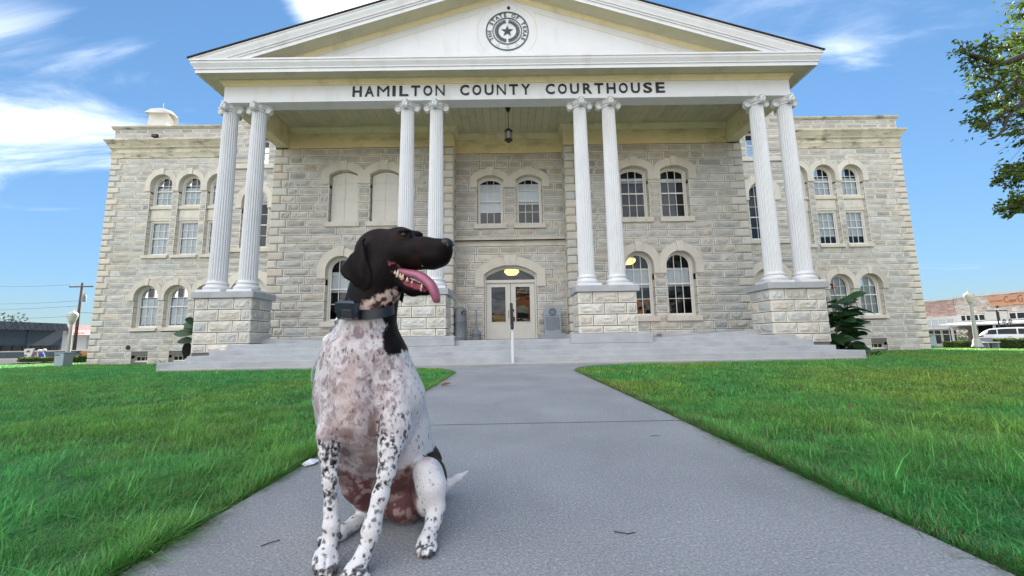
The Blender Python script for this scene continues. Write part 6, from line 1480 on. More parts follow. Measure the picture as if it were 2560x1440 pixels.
TEETH = [([-0.3949, 1.354, 0.861], [-0.3951, 1.354, 0.8695], 0.0075), ([-0.3865, 1.354, 0.8552], [-0.3837, 1.353, 0.8719], 0.009), ([-0.3763, 1.353, 0.8479], [-0.3766, 1.353, 0.8605], 0.007), ([-0.3693, 1.353, 0.8436], [-0.3652, 1.352, 0.8574], 0.009), ([-0.3523, 1.352, 0.8347], [-0.3511, 1.352, 0.8459], 0.007), ([-0.3354, 1.351, 0.8259], [-0.3341, 1.351, 0.8342], 0.005), ([-0.3007, 1.345, 0.8091], [-0.2967, 1.344, 0.8339], 0.0058), ([-0.3005, 1.352, 0.8915], [-0.3, 1.35, 0.8798], 0.005), ([-0.2418, 1.342, 0.9013], [-0.24, 1.34, 0.8924], 0.004)]
GUM = [[-0.4081, 1.385, 0.8637], [-0.3814, 1.382, 0.8427], [-0.349, 1.378, 0.8258], [-0.3151, 1.372, 0.8102], [-0.2886, 1.366, 0.8048]]
P_GUM = [[-0.4167, 0.8987], [-0.4079, 0.8746], [-0.3907, 0.8462], [-0.3626, 0.822], [-0.3238, 0.8033], [-0.2906, 0.793], [-0.2825, 0.8025], [-0.2854, 0.8165], [-0.3215, 0.8339], [-0.3563, 0.8569], [-0.3832, 0.8855], [-0.4001, 0.8971]]
EYE = ([-0.3694, 1.3635, 0.9966], 0.0134)
PUPIL = [-0.366, 1.3585, 0.9959]
NOSE = ([-0.2188, 1.352, 0.96], [0.0252, 0.027, 0.021])
NOSTRIL = [[-0.2091, 1.326, 0.9492], [-0.1954, 1.345, 0.955]]
COLLAR = [[-0.4127, 1.4, 0.7427], [-0.463, 1.308, 0.7147], [-0.592, 1.4, 0.733], [-0.5376, 1.5, 0.75]]
CBOX = [[-0.5328, 1.3, 0.7299], [-0.4889, 1.3, 0.712]]
LEASH = [[-0.5931, 1.36, 0.7012], [-0.6076, 1.37, 0.6814], [-0.6245, 1.38, 0.6503], [-0.6443, 1.39, 0.6176], [-0.6642, 1.4, 0.5861], [-0.6865, 1.42, 0.558], [-0.7111, 1.45, 0.5285], [-0.7364, 1.5, 0.4818]]
CLAWS = [([-0.5347, 1.165, 0.0186], [-0.5312, 1.15, 0.0087]), ([-0.5115, 1.148, 0.0172], [-0.508, 1.135, 0.0066]), ([-0.4923, 1.148, 0.0168], [-0.484, 1.135, 0.0081]), ([-0.4849, 1.165, 0.0176], [-0.4779, 1.155, 0.0069]), ([-0.5879, 1.3, 0.0207], [-0.5923, 1.295, 0.0096]), ([-0.2766, 1.25, 0.0141], [-0.2753, 1.24, -0.0004]), ([-0.2605, 1.235, 0.0147], [-0.2594, 1.225, 0.0047]), ([-0.2444, 1.235, 0.0143], [-0.2428, 1.228, 0.004]), ([-0.2346, 1.25, 0.0176], [-0.2312, 1.245, 0.007]), ([-0.4958, 1.21, 0.0802], [-0.4899, 1.205, 0.0718])]
Z_COLLAR = 0.7313
G_REG = [[-0.6023, 0.2446], [-0.4815, 0.1758], [-0.3081, 0.2123], [-0.2965, 0.1722], [-0.3096, 0.1067], [-0.2974, 0.003], [-0.4425, 0.0059], [-0.4848, 0.0517], [-0.5094, 0.0483], [-0.5812, 0.1316]]
LEG_L = [([-0.5588, 1.285, 0.3536], 0.0388, [-0.5583, 1.265, 0.2932], 0.0293), ([-0.5583, 1.265, 0.2932], 0.0293, [-0.5437, 1.245, 0.2184], 0.0238), ([-0.5437, 1.245, 0.2184], 0.0238, [-0.5274, 1.228, 0.1007], 0.0255), ([-0.5274, 1.228, 0.1007], 0.0255, [-0.5201, 1.18, 0.0206], 0.0396)]
LEG_R = [([-0.3701, 1.295, 0.3783], 0.0506, [-0.3732, 1.265, 0.3013], 0.0367), ([-0.3732, 1.265, 0.3013], 0.0367, [-0.3749, 1.24, 0.2394], 0.0274), ([-0.3749, 1.24, 0.2394], 0.0274, [-0.3976, 1.205, 0.1209], 0.0262), ([-0.3976, 1.205, 0.1209], 0.0262, [-0.4073, 1.195, 0.0727], 0.0258), ([-0.4073, 1.195, 0.0727], 0.0258, [-0.4199, 1.13, 0.0057], 0.042)]
LEG_H = [([-0.2777, 1.37, 0.2157], 0.0501, [-0.2553, 1.36, 0.1257], 0.0441), ([-0.2553, 1.36, 0.1257], 0.0441, [-0.2476, 1.355, 0.0934], 0.0309), ([-0.2476, 1.355, 0.0934], 0.0309, [-0.2513, 1.335, 0.0633], 0.0253), ([-0.2513, 1.335, 0.0633], 0.0253, [-0.2577, 1.26, 0.0176], 0.0355)]
LEG_F = [([-0.5147, 1.44, 0.0307], 0.0259, [-0.5721, 1.33, 0.0191], 0.0275)]
# ================================================================== the dog
def sd_cone(P, a, ra, b, rb):
    a, b = np.array(a, np.float32), np.array(b, np.float32); ba = b-a; L2 = float(ba@ba)+1e-9
    h = np.clip(((P-a)@ba)/L2, 0, 1); q = P-a-h[..., None]*ba
    return np.sqrt((q*q).sum(-1))-(ra+(rb-ra)*h)
def sd_ell(P, c, r):
    q = P-np.array(c, np.float32); r = np.array(r, np.float32)
    k0 = np.sqrt(((q/r)**2).sum(-1)); k1 = np.sqrt(((q/(r*r))**2).sum(-1))+1e-9; return k0*(k0-1)/k1
def sd_poly(X, Z, poly):
    n = len(poly); d = np.full(X.shape, 1e9, np.float32); ins = np.zeros(X.shape, bool)
    for i in range(n):
        x0, z0 = poly[i]; x1, z1 = poly[(i+1) % n]; ex, ez = x1-x0, z1-z0
        wx, wz = X-x0, Z-z0; t = np.clip((wx*ex+wz*ez)/(ex*ex+ez*ez+1e-12), 0, 1); d = np.minimum(d, (wx-ex*t)**2+(wz-ez*t)**2)
        c = ((z0 > Z) != (z1 > Z)) & (X < (x1-x0)*(Z-z0)/((z1-z0) if abs(z1-z0) > 1e-9 else 1e-9)+x0); ins ^= c
    return np.where(ins, -np.sqrt(d), np.sqrt(d))
H_ = .0036
LO = np.array([-.78, 1.04, -.012]); HI = np.array([-.09, 1.80, 1.09])
NG = np.ceil((HI-LO)/H_).astype(int)
AX = [LO[i]+H_*np.arange(NG[i]) for i in range(3)]
FLD = np.full(NG, .06, np.float32)
def region(lo, hi):
    s = []
    for i in range(3): s.append(slice(max(0, int((lo[i]-LO[i])/H_)), min(NG[i], int((hi[i]-LO[i])/H_)+2)))
    X, Y, Z = np.meshgrid(AX[0][s[0]], AX[1][s[1]], AX[2][s[2]], indexing='ij'); return tuple(s), np.stack([X, Y, Z], -1).astype(np.float32)
def sunion(s, d, k):
    f = FLD[s]; h = np.maximum(k-np.abs(f-d), 0)/k; FLD[s] = np.minimum(f, d)-h*h*k*.25
for p in PRIMS:
    k = p[1]
    if p[0] == 'c':
        a, ra, b, rb = np.array(p[2]), p[3], np.array(p[4]), p[5]; m_ = max(ra, rb)+k+.01
        s, P = region(np.minimum(a, b)-m_, np.maximum(a, b)+m_); d = sd_cone(P, a, ra, b, rb)
    else:
        c, r = np.array(p[2]), np.array(p[3]); s, P = region(c-r-k-.01, c+r+k+.01); d = sd_ell(P, c, r)
    sunion(s, d, k)
def ear_slab(poly, yf, t, k):
    xs_, zs_ = [q[0] for q in poly], [q[1] for q in poly]
    s, P = region((min(xs_)-.03, yf-.09, min(zs_)-.03), (max(xs_)+.03, yf+.12, max(zs_)+.03))
    X, Z = P[..., 0], P[..., 2]; d2 = sd_poly(X[:, 0, :], Z[:, 0, :], poly)[:, None, :]
    yc = EAR_Y(X, Z, d2, yf); d = np.maximum(d2+t*.6, np.abs(P[..., 1]-yc)-t); sunion(s, d.astype(np.float32), k)
etop = max(q[1] for q in EAR); ebot = min(q[1] for q in EAR)
def EAR_Y(X, Z, d2, yf):
    u = np.clip((etop-Z)/(etop-ebot), 0, 1)
    return yf+.020*(1-u)**2-.010*np.sin(np.pi*u)+.030*np.clip((-.535-X)/.06, 0, 1)**1.6+.0035*np.sin(X*80+Z*45)-.006*np.exp(-((X+.492)/.010)**2)*np.clip(1-u*.8,0,1)
ear_slab(EAR, 1.330, .0062, .007)
_f = EAR_Y
EAR_Y = lambda X, Z, d2, yf: yf+0*X
ear_slab(FAR_EAR, 1.465, .007, .010)
for a, ra, b, rb, ry in SUBS:
    a, b = np.array(a), np.array(b); lo = np.minimum(a, b)-max(ra, rb)-.01; hi = np.maximum(a, b)+max(ra, rb)+.01; lo[1] -= .05; hi[1] = max(a[1], b[1])+ry+.02
    s, P = region(lo, hi); Q = P.copy(); Q[..., 1] = np.maximum(Q[..., 1]-ry+.03, a[1]-0)*0+np.where(P[..., 1] < a[1]+ry-.03, a[1], P[..., 1]-ry+.03)
    a2, b2 = a.copy(), b.copy(); b2[1] = a2[1]; d = sd_cone(Q, a2, ra, b2, rb); f = FLD[s]; kk = .008; g = -d; h = np.maximum(kk-np.abs(f-g), 0)/kk; FLD[s] = np.maximum(f, g)+h*h*kk*.25
FLD = np.maximum(FLD, (-(AX[2])).astype(np.float32)[None, None, :]+.001)
def surface_nets(F):
    n = np.array(F.shape); neg = F < 0; cid = lambda i, j, k: (i*n[1]+j)*n[2]+k
    acc = {}; cells = []; pos = []; quads = []
    for ax in range(3):
        sl0 = [slice(None)]*3; sl1 = [slice(None)]*3; sl0[ax] = slice(0, -1); sl1[ax] = slice(1, None)
        ch = neg[tuple(sl0)] != neg[tuple(sl1)]; I = np.argwhere(ch)
        ok = np.ones(len(I), bool)
        for o in range(3):
            if o != ax: ok &= (I[:, o] > 0) & (I[:, o] < n[o]-1)
        I = I[ok]; J = I.copy(); J[:, ax] += 1
        f0 = F[I[:, 0], I[:, 1], I[:, 2]]; f1 = F[J[:, 0], J[:, 1], J[:, 2]]; t = f0/(f0-f1); p = I.astype(np.float64); p[:, ax] += t
        u, v = [(1, 2), (2, 0), (0, 1)][ax]; q = []
        for du, dv in ((1, 1), (0, 1), (0, 0), (1, 0)):
            c = I.copy(); c[:, u] -= du; c[:, v] -= dv; c = cid(c[:, 0], c[:, 1], c[:, 2]); cells.append(c); pos.append(p); q.append(c)
        q = np.stack(q, 1); flip = f0 > 0; q[flip] = q[flip][:, ::-1]; quads.append(q)
    cells = np.concatenate(cells); pos = np.concatenate(pos); quads = np.concatenate(quads)
    uq, inv = np.unique(cells, return_inverse=True); cnt = np.bincount(inv); V = np.stack([np.bincount(inv, pos[:, i])/cnt for i in range(3)], 1)
    return V, np.searchsorted(uq, quads)
DV, DF_ = surface_nets(FLD); DV = LO+DV*H_
# relax the net a little
E_ = np.concatenate([DF_[:, [0, 1]], DF_[:, [1, 2]], DF_[:, [2, 3]], DF_[:, [3, 0]]]); deg = np.bincount(E_.ravel(), minlength=len(DV))
def lap(V, a):
    s = np.stack([np.bincount(E_[:, 0], V[E_[:, 1], i], len(V))+np.bincount(E_[:, 1], V[E_[:, 0], i], len(V)) for i in range(3)], 1)/deg[:, None]; return V+a*(s-V)
for _ in range(3): DV = lap(DV, .6); DV = lap(DV, -.45)
fn = np.cross(DV[DF_[:, 2]]-DV[DF_[:, 0]], DV[DF_[:, 3]]-DV[DF_[:, 1]]); DN = np.zeros_like(DV)
for i in range(4): 
    for c in range(3): DN[:, c] += np.bincount(DF_[:, i], fn[:, c], len(DV))
DN /= np.linalg.norm(DN, axis=1)[:, None]+1e-12
# ------------------------------------------------------------------ coat pattern
def n3(P, s, seed):
    r = np.random.default_rng(seed).random((32, 32, 32)); q = P/s; i = np.floor(q).astype(int); f = q-i; f = f*f*(3-2*f); i %= 32; j = (i+1) % 32
    x0, y0, z0, x1, y1, z1 = i[:, 0], i[:, 1], i[:, 2], j[:, 0], j[:, 1], j[:, 2]; fx, fy, fz = f.T
    a = r[x0, y0, z0]*(1-fx)+r[x1, y0, z0]*fx; b = r[x0, y1, z0]*(1-fx)+r[x1, y1, z0]*fx; c = r[x0, y0, z1]*(1-fx)+r[x1, y0, z1]*fx; d = r[x0, y1, z1]*(1-fx)+r[x1, y1, z1]*fx
    return (a*(1-fy)+b*fy)*(1-fz)+(c*(1-fy)+d*fy)*fz
X, Y, Z = DV.T
wob = (n3(DV, .012, 1)-.5)*.012+(n3(DV, .004, 2)-.5)*.007
WHITE = np.array([.70, .70, .715]); DARK = np.array([.0050, .0032, .0034])
col = np.tile(WHITE, (len(DV), 1))
def blend(mask, c): 
    global col; mask = np.clip(mask, 0, 1)[:, None]; col = col*(1-mask)+np.array(c)*mask
def sstep(a, b, x): t = np.clip((x-a)/(b-a), 0, 1); return t*t*(3-2*t)
# mottled mauve skin under thin white hair on the chest and belly
front = np.maximum(sstep(.15, -.35, DN[:, 1]), sstep(-.10, -.4, DN[:, 2])*(Y < 1.62)*(X > -.57)*(X < -.36))
cx_, cz_ = -.50, .42
def legmask(L, m=.008): 
    d = np.min([sd_cone(DV, a, ra, b, rb) for a, ra, b, rb in L], 0); return sstep(m, m*.4, d)
mL, mR, mH, mF = legmask(LEG_L), legmask(LEG_R), legmask(LEG_H), legmask(LEG_F)
fade = sstep(.50, .27, Z+(n3(DV, .03, 8)-.5)*.10); mA = np.maximum(mL, mR)*fade
def worley(P, s, seed):
    r = np.random.default_rng(seed).random((24, 24, 24, 4)); q = P/s; b = np.floor(q).astype(int); d1 = np.full(len(P), 9.); d2 = d1.copy(); id_ = np.zeros(len(P))
    for i in (-1, 0, 1):
        for j in (-1, 0, 1):
            for k in (-1, 0, 1):
                c = b+(i, j, k); f = r[c[:, 0] % 24, c[:, 1] % 24, c[:, 2] % 24]; d = np.sqrt(((c+f[:, :3]-q)**2).sum(1)); lt = d < d1
                d2 = np.where(lt, d1, np.minimum(d2, d)); id_ = np.where(lt, f[:, 3], id_); d1 = np.where(lt, d, d1)
    return d1, d2, id_
reg = sstep(1.1, .75, np.sqrt(((X+.51)/.19)**2+((Z-.43)/.29)**2))*front*(Z > .16)*(1-mA*.93)
jit = np.stack([n3(DV, .016, 15+q)-.5 for q in range(3)], 1)*.030+np.stack([n3(DV*np.array([1, 1, .35]), .0045, 25+q)-.5 for q in range(3)], 1)*.013
w1, w2, wid = worley(DV*np.array([1.15, 1, .85])+jit, .028, 11)
pat = sstep(.02, .36, w2-w1+(n3(DV, .006, 16)-.5)*.30)*sstep(.15, .55, wid+.30*sstep(.62, .35, Z)+.5*(n3(DV, .06, 18)-.5))*(.45+.55*wid)
blend(reg*.42, (.52, .45, .465)); blend(reg*pat*.92, (.205, .155, .17)); blend(reg*sstep(.45, .72, n3(DV, .028, 19))*.42, (.29, .205, .205))
low = sstep(1.0, .35, np.sqrt(((X+.46)/.13)**2+((Z-.31)/.20)**2))*front*(1-mA); blend(low*(.35+.5*sstep(.42, .6, n3(DV, .035, 14))), (.19, .125, .115))
mid_ = sstep(1, .2, np.sqrt(((X+.50)/.05)**2+((Z-.47)/.15)**2))*front*(1-mA); blend(mid_*.35, (.42, .25, .21))
# bare inner thighs and groin
g = sd_poly(X, Z, G_REG)+wob*1.2; inn = sstep(.012, -.012, g)*(Y > 1.33)*sstep(.55, .15, DN[:, 1]); inn = inn*(1-np.maximum(mH, np.maximum(mA, mF)))
v1, v2, vid = worley(DV+jit*.8, .022, 77); pw = np.maximum(sstep(.58, .68, n3(DV, .022, 21)*.6+n3(DV, .010, 22)*.4+.02+.10*sstep(.02, -.005, g+.0)*0), sstep(.30, .12, v2-v1)*sstep(.45, .6, n3(DV, .05, 24))*.8)
blend(inn, (.135, .062, .062)); blend(inn*pw*.8, (.42, .32, .31)); blend(inn*sstep(.45, .7, n3(DV, .05, 23))*.6, (.115, .062, .064)); blend(inn*sstep(.035, .0, np.abs(X+.345+.12*(Z-.2)))*.5*(Z < .24), (.09, .045, .045))
legin = sstep(.30, .22, Z)*sstep(-.1, .5, DN[:, 0])*sstep(-.555, -.50, -np.abs(X+.53))
# pink kneecap
kn = sstep(1, .2, np.sqrt(((X+.285)/.03)**2+((Z-.25)/.03)**2))*(Y < 1.45); blend(kn*.55, (.50, .30, .30))
# tiny dark ticks on the flank and long ones down the neck
SP = np.random.default_rng(5)
def spots(sel, n, r0, r1, alpha, stretch=1., c=DARK, irr=.5):
    idx = np.flatnonzero(sel)
    if not len(idx): return
    for q in SP.choice(idx, n):
        r = SP.uniform(r0, r1)**1.0; d = DV-DV[q]; near = (np.abs(d).max(1) < r*2.2*max(stretch, 1)); dd = d[near]; dd = dd.copy(); dd[:, 2] /= stretch; dd[:, 0] += dd[:, 2]*.25*(stretch > 1.2)
        e = np.sqrt((dd*dd).sum(1))*(1+irr*(n3(DV[near], .005, 31)-.5)*2); mk = np.zeros(len(DV)); mk[near] = sstep(r, r*.62, e)*alpha*SP.uniform(.6, 1); blend(mk, c)
zc = Z_COLLAR
INK = np.array([.010, .011, .015])
arm_l = (mL > .5) & (DN[:, 1] < .5) & (SP.random(len(Z)) < fade); arm_r = (mR > .5) & (DN[:, 1] < .5) & (SP.random(len(Z)) < fade); hind = (mH > .5) & (DN[:, 1] < .5); fl = (X > -.40) & (Z > .24) & (Z < .70) & (DN[:, 0] > .1) & (mA < .5)
spots(arm_l, 120, .0028, .0075, .97, c=INK); spots(arm_r, 165, .0028, .0075, .97, c=INK); spots(arm_r & (Z > .2), 50, .004, .0085, .95, 1.3, c=INK, irr=.8); spots(arm_l & (Z > .16), 50, .004, .009, .95, 1.5, c=INK, irr=.8)
spots(hind & (Z > .12), 30, .0018, .004, .7, c=INK); spots(hind & (Z < .12), 60, .0025, .006, .95, 1.2, c=INK); spots(fl, 150, .0016, .0038, .9, 2.4, c=INK)
spots((Z > zc-.17) & (Z < zc-.02) & (DN[:, 1] < .2), 60, .0018, .0036, .85, 3.2, c=INK); spots((Z > zc-.15) & (Z < zc-.03) & (DN[:, 1] < .2) & (X < -.46), 12, .003, .005, .95, 3.4, c=INK)
spots((mF > .5), 26, .003, .007, .95, c=INK); spots((reg > .4), 46, .0025, .0055, .75, 1.2, (.045, .028, .026))
spots((X > -.47) & (X < -.35) & (Z > .40) & (Z < .75) & (DN[:, 1] < .3) & (mA < .5), 50, .0016, .0034, .85, 2.6, c=INK)
# paws: shade painted into the creases between the toes, dark blotches low down
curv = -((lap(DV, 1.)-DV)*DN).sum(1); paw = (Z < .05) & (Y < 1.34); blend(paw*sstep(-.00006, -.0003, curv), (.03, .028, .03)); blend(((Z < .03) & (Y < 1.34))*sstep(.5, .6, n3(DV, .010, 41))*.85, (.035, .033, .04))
# the big solid patches
blend(sstep(.0035, -.0035, sd_poly(X, Z, P_SHOULDER)+wob)*(X > -.50), DARK*1.15)
blend(sstep(.003, -.003, sd_poly(X, Z, P_HIP)+wob*.7)*(Y > 1.44), DARK*1.2)
head = sstep(zc-.022, zc-.010, Z+wob*.5+.10*(X+.50)*0); blend(head, DARK)
warm = head*sstep(.50, .72, n3(DV, .045, 51))*sstep(zc+.10, zc+.2, Z); blend(warm*.55, (.030, .0125, .0095))
rim = head*sstep(.0, .9, DN[:, 2]); blend(rim*.40, (.034, .017, .014))  # brown highlight painted on the upward-facing fur of the head
th = sstep(.004, -.004, sd_poly(X, Z, P_THROAT)+wob*1.6)*(Y < 1.44); blend(th, (.55, .40, .35)); blend(th*sstep(.50, .62, n3(DV, .012, 61)), (.05, .03, .03)); blend(th*sstep(.55, .7, n3(DV, .02, 62))*.7, (.62, .56, .5))
# gums and the inside of the mouth
ins = np.zeros(len(DV))
for a, ra, b, rb, ry in SUBS:
    a, b = np.array(a), np.array(b); Q = DV.copy(); Q[:, 1] = np.where(Q[:, 1] < a[1]+ry-.03, a[1], Q[:, 1]-ry+.03); b2 = b.copy(); b2[1] = a[1]; ins = np.maximum(ins, sstep(.0062, .0022, np.abs(sd_cone(Q, a, ra, b2, rb))))
pg = sstep(.003, -.003, sd_poly(X, Z, P_GUM)+wob*.4)*(Y < 1.385); blend(pg, (.26, .055, .085)); blend(pg*sstep(.5, .7, n3(DV, .008, 73)), (.36, .11, .14))
mx_ = TONGUE[0][0]; zl = TONGUE[0][2]
lowr = Z < np.interp(X, [mx_-.02, mx_+.05, mx_+.10], [zl-.004, zl-.016, zl-.035])
ins *= (X < TONGUE[3][0]+.01) | lowr
blend(ins*(~lowr), (.018, .008, .010)); blend(ins*lowr, (.30, .065, .095)); blend(ins*lowr*sstep(.5, .7, n3(DV, .01, 71)), (.17, .03, .05))
DOG = thing('dog', 'white and dark brown pointer sitting on the walk with its tongue out', 'dog', (-.45, 1.35, 0))
me = bpy.data.meshes.new('body'); dv = DV-np.array(DOG.location)
me.vertices.add(len(dv)); me.vertices.foreach_set('co', dv.astype(np.float32).ravel()); me.loops.add(DF_.size); me.loops.foreach_set('vertex_index', DF_.astype(np.int32).ravel()); me.polygons.add(len(DF_))
me.polygons.foreach_set('loop_start', np.arange(0, DF_.size, 4, dtype=np.int32)); me.polygons.foreach_set('loop_total', np.full(len(DF_), 4, np.int32))
at = me.color_attributes.new('tint', 'FLOAT_COLOR', 'POINT'); at.data.foreach_set('color', np.concatenate([np.clip(col, 0, 1), np.ones((len(col), 1))], 1).astype(np.float32).ravel()); me.update(calc_edges=True); me.shade_smooth()
def fur_mat():
    m = bpy.data.materials.new('short_coat'); m.use_nodes = True; nt = m.node_tree; N = nt.nodes.new; L = nt.links.new; b = nt.nodes['Principled BSDF']
    a = N('ShaderNodeAttribute'); a.attribute_name = 'tint'; g = N('ShaderNodeNewGeometry')
    mp = N('ShaderNodeMapping'); mp.inputs['Scale'].default_value = (1, 1, .22); mp.inputs['Rotation'].default_value = (0, rad(12), 0); L(g.outputs['Position'], mp.inputs[0])
    n = N('ShaderNodeTexNoise'); n.inputs['Scale'].default_value = 420; n.inputs['Detail'].default_value = 3; L(mp.outputs[0], n.inputs['Vector'])
    r = N('ShaderNodeMapRange'); r.inputs[1].default_value = .3; r.inputs[2].default_value = .7; r.inputs[3].default_value = .86; r.inputs[4].default_value = 1.12; L(n.outputs[0], r.inputs[0])
    x = N('ShaderNodeMix'); x.data_type = 'RGBA'; x.blend_type = 'MULTIPLY'; x.inputs[0].default_value = 1; L(a.outputs['Color'], x.inputs[6]); L(r.outputs[0], x.inputs[7]); L(x.outputs[2], b.inputs['Base Color'])
    n2 = N('ShaderNodeTexNoise'); n2.inputs['Scale'].default_value = 30; n2.inputs['Detail'].default_value = 3; L(mp.outputs[0], n2.inputs['Vector'])
    ad = N('ShaderNodeMath'); ad.operation = 'MULTIPLY_ADD'; ad.inputs[1].default_value = 4.0; L(n2.outputs[0], ad.inputs[0]); L(n.outputs[0], ad.inputs[2])
    bp = N('ShaderNodeBump'); bp.inputs['Distance'].default_value = .0012; L(ad.outputs[0], bp.inputs['Height']); L(bp.outputs[0], b.inputs['Normal'])
    b.inputs['Roughness'].default_value = .5; b.inputs['Specular IOR Level'].default_value = .12
    
    return m
M['fur'] = fur_mat(); me.materials.append(M['fur']); bo = bpy.data.objects.new('body', me); C.objects.link(bo); bo.parent = DOG
# the short coat itself: a hair is one thin triangle lying along the body
NH = 150000; hr = np.random.default_rng(9); fa = np.linalg.norm(fn, axis=1); pick = hr.choice(len(DF_), NH, p=fa/fa.sum()); uu = hr.random((NH, 4))+.05; uu /= uu.sum(1)[:, None]
Pq = (DV[DF_[pick]]*uu[:, :, None]).sum(1); Nq = DN[DF_[pick, 0]]; cr = col[DF_[pick, hr.integers(0, 4, NH)]]
ok = (ins[DF_[pick, 0]] < .2) & (pg[DF_[pick, 0]] < .2); Pq, Nq, cr = Pq[ok], Nq[ok], cr[ok]; NH = len(Pq)
hd = (Pq[:, 2] > zc+.02)[:, None]; flow = np.where(hd, np.array([-1., .2, -.35]), np.array([.12, .10, -1.])); flow = flow+hr.normal(0, .22, (NH, 3)); tg = flow-Nq*(flow*Nq).sum(1)[:, None]; tg /= np.linalg.norm(tg, axis=1)[:, None]+1e-9
d_ = tg+Nq*hr.uniform(.10, .34, (NH, 1)); d_ /= np.linalg.norm(d_, axis=1)[:, None]; sd_ = np.cross(d_, Nq); sd_ /= np.linalg.norm(sd_, axis=1)[:, None]+1e-9
ln_ = hr.uniform(.006, .0125, (NH, 1))*np.where(hd, .7, 1)*np.where((Pq[:, 2] < .4)[:, None], .75, 1); wd_ = hr.uniform(.0003, .0006, (NH, 1)); P0_ = Pq-Nq*.0008
HV = np.stack([P0_-sd_*wd_, P0_+sd_*wd_, P0_+d_*ln_], 1).reshape(-1, 3)-np.array(DOG.location); hc = np.repeat(np.clip(cr*hr.normal(1.0, .13, (NH, 1)), 0, 1), 3, 0)
hm = bpy.data.meshes.new('coat_hair'); hm.vertices.add(NH*3); hm.vertices.foreach_set('co', HV.astype(np.float32).ravel()); hm.loops.add(NH*3); hm.loops.foreach_set('vertex_index', np.arange(NH*3, dtype=np.int32)); hm.polygons.add(NH); hm.polygons.foreach_set('loop_start', np.arange(0, NH*3, 3, dtype=np.int32)); hm.polygons.foreach_set('loop_total', np.full(NH, 3, np.int32))
at = hm.color_attributes.new('tint', 'FLOAT_COLOR', 'POINT'); at.data.foreach_set('color', np.concatenate([hc, np.ones((len(hc), 1))], 1).astype(np.float32).ravel()); hm.update(calc_edges=True)
M['hair'] = bpy.data.materials.new('coat_hair'); M['hair'].use_nodes = True; _b = M['hair'].node_tree.nodes['Principled BSDF']; _a = M['hair'].node_tree.nodes.new('ShaderNodeAttribute'); _a.attribute_name = 'tint'; M['hair'].node_tree.links.new(_a.outputs['Color'], _b.inputs['Base Color']); _b.inputs['Roughness'].default_value = .45; _b.inputs['Specular IOR Level'].default_value = .18
hm.materials.append(M['hair']); ho = bpy.data.objects.new('coat_hair', hm); C.objects.link(ho); ho.parent = DOG; ho['kind'] = 'stuff'
# eyes, nose, tongue, teeth, claws
M['eyeball'] = mat('dark_eye', (.020, .012, .009), .10, .1, 100, spec=.25); M['nose'] = mat('nose_leather', (.016, .011, .013), .32, .2, 200, .0006, 700)
M['tongue'] = mat('tongue', (.34, .10, .17), .35, .12, 60, .0008, 260, coat=.25); M['tooth'] = mat('tooth', (.60, .53, .40), .3, .08, 100); M['claw'] = mat('claw', (.025, .022, .022), .35, .2, 60); M['paleclaw'] = mat('pale_claw', (.45, .38, .30), .4, .1, 60)
def ball(c, r, name, mt, par, n=16, k=10):
    r = r if hasattr(r, '__len__') else (r,)*3; m = MB(); vs = []; fs = []
    for j in range(k+1):
        t = math.pi*j/k
        for i in range(n): a = 2*math.pi*i/n; vs.append((c[0]+r[0]*math.sin(t)*math.cos(a), c[1]+r[1]*math.sin(t)*math.sin(a), c[2]+r[2]*math.cos(t)))
    for j in range(k):
        for i in range(n): q = (i+1) % n; fs.append((j*n+i, j*n+q, (j+1)*n+q, (j+1)*n+i))
    m.add(vs, fs); bm_o = m.build(name, mt, par, smooth=True, origin=c); return bm_o
ey = ball(EYE[0], EYE[1], 'eye', M['eyeball'], DOG); ball(PUPIL, .0052, 'pupil', M['black'], ey)
ball((NOSE[0][0], NOSE[0][1], NOSE[0][2]), NOSE[1], 'nose', M['nose'], DOG, 20, 14)
for c in NOSTRIL: ball(c, (.0055, .005, .0075), 'nostril', M['black'], DOG, 10, 8)
m = MB(); T = smooth_line(TONGUE, 4); vs = []; fs = []; n = 14
for k, p in enumerate(T):
    u = k/(len(T)-1); tg = (T[min(k+1, len(T)-1)]-T[max(k-1, 0)]).normalized(); side = Vector((0, 1, 0)); up = side.cross(tg).normalized()
    wv = (.018+.008*math.sin(math.pi*u))*(1 if u < .9 else math.sqrt(max(1-((u-.9)/.1)**2, .02))); tn = (.0115+.0080*math.sin(math.pi*min(u*1.05, 1)))*(1 if u < .9 else math.sqrt(max(1-((u-.9)/.1)**2, .02)))
    for i in range(n):
        a = 2*math.pi*i/n; gro = -.0045*math.exp(-((math.cos(a))/.35)**2) if math.sin(a) > 0 else 0
        vs.append(p+side*wv*math.cos(a)+up*(tn*math.sin(a)+gro))
for k in range(len(T)-1):
    for i in range(n): j = (i+1) % n; fs.append((k*n+i, k*n+j, (k+1)*n+j, (k+1)*n+i))
fs += [tuple(range(n)), tuple((len(T)-1)*n+i for i in range(n))]; m.add(vs, fs); m.build('tongue', M['tongue'], DOG, smooth=True)
m = MB(); m.tube(smooth_line(GUM, 3), .016, 8); m.build('gum', mat('gum', (.24, .05, .075), .3, .25, 60, coat=.3), DOG, smooth=True)
for b0, t0, r in TEETH:
    b0, t0 = Vector(b0), Vector(t0); m = MB(); m.tube([b0-(t0-b0)*.6, b0, b0.lerp(t0, .55), t0], [r*.62, r*.64, r*.42, r*.08], 7); m.build('tooth', M['tooth'], DOG, smooth=True)
for i, (b0, t0) in enumerate(CLAWS):
    b0, t0 = Vector(b0), Vector(t0); m = MB(); m.tube([b0-(t0-b0)*.5, b0, b0.lerp(t0, .6)+Vector((0, -.001, .001)), t0], [.006, .006, .0045, .001], 8); m.build('claw', M['paleclaw'] if i in (2, 5) else M['claw'], DOG, smooth=True)
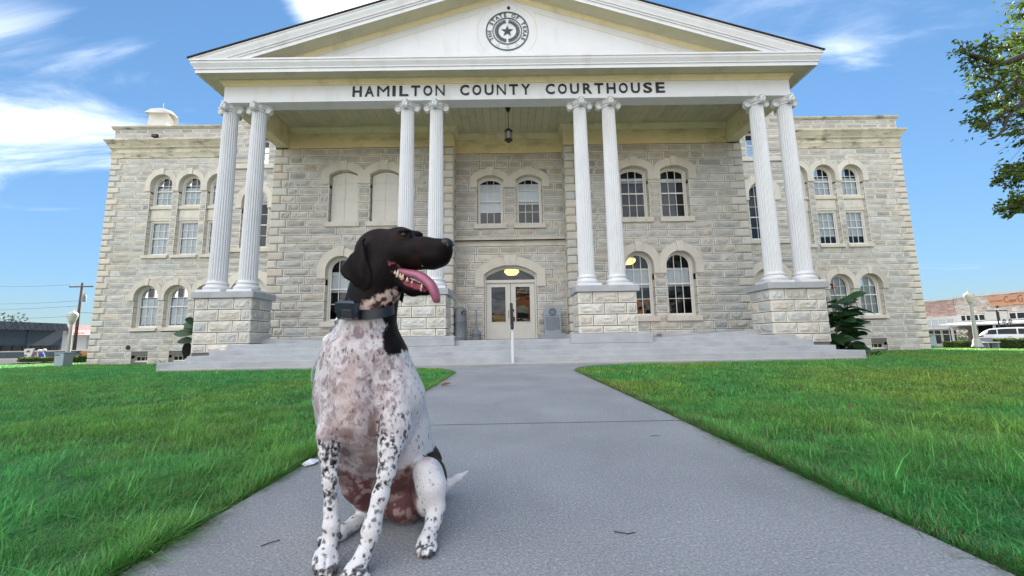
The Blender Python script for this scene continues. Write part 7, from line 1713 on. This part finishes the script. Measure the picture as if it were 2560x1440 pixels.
# collar with its transmitter box
M['strap'] = mat('collar_strap', (.010, .014, .022), .5, .1, 60, .0006, 400); M['tracker'] = mat('tracker_plastic', (.010, .018, .032), .22, .05, 30, coat=.4); M['metal'] = mat('buckle_metal', (.55, .57, .6), .25, .05, 20, metal=1)
c_r, c_f, c_l, c_b = [Vector(p) for p in COLLAR]; cc = (c_r+c_l)/2
m = MB(); vs = []; fs = []; n = 48
for i in range(n):
    a = 2*math.pi*i/n; s_ = math.sin(a); p = cc+(c_r-cc)*math.cos(a)+((c_f-cc)*s_ if s_ > 0 else (c_b-cc)*-s_); out_ = (p-cc); out_.z = 0; out_.normalize(); up = Vector((0, 0, 1))-out_*.12
    for hgt, th_ in ((-.0165, 0), (-.0165, .004), (.0165, .004), (.0165, 0)): vs.append(p+up*hgt+out_*th_)
for i in range(n):
    j = (i+1) % n
    for q in range(4): fs.append((4*i+q, 4*i+(q+1) % 4, 4*j+(q+1) % 4, 4*j+q))
m.add(vs, fs); COL = m.build('collar', M['strap'], DOG, auto=40)
bc = Vector(CBOX[0]); m = MB(); m.box(-.040, .040, -.017, .020, -.031, .031, bev=.008); bx = m.build('transmitter_box', M['tracker'], None, auto=30); bx.parent = COL; bx.rotation_euler = (rad(8), rad(4), rad(-24)); bx.location = bc-world_loc(COL)
m = MB(); m.box(-.036, .034, -.021, -.0165, -.010, .026, bev=.002); q = m.build('box_lid', M['tracker'], None); q.parent = bx
m = MB(); m.box(-.006, .040, -.024, -.017, -.024, .004, bev=.003); q = m.build('box_clip', M['strap'], None); q.parent = bx
m = MB(); m.lathe([(.001, -.002), (.003, -.002), (.003, .002), (.001, .002)], 0, 0, 8); q = m.build('stud', M['metal'], None); q.parent = bx; q.location = (.012, -.018, -.026); q.rotation_euler = (rad(90), 0, 0)
m = MB(); m.tube([bc+Vector((-.01, .03, .03)), bc+Vector((-.006, .04, .047)), bc+Vector((.012, .045, .049)), bc+Vector((.022, .04, .032))], .0035, 6); m.build('antenna_loop', M['strap'], COL)
# leash clip and the clear cord that runs down behind the shoulder
LS = thing('leash', 'clear white leash cord clipped to the collar, running down the left shoulder of the dog', 'leash', LEASH[0])
m = MB(); p = smooth_line(LEASH[1:], 4); m.tube(p, .0042, 7); m.build('cord', mat('clear_cord', (.62, .68, .72), .25, .05, 20, coat=.4), LS, smooth=True)
m = MB(); a, b = Vector(LEASH[0]), Vector(LEASH[2]); d = (b-a).normalized(); s_ = Vector((.8, -.4, .3)).cross(d).normalized()
m.tube([a+d*.01, a+d*.02+s_*.007, a+d*.045+s_*.007, a+d*.055, a+d*.045-s_*.006, a+d*.02-s_*.006, a+d*.01], .0026, 6); m.tube([a-d*.008, a+d*.012], .0055, 8); m.build('clip', M['metal'], LS, smooth=True)
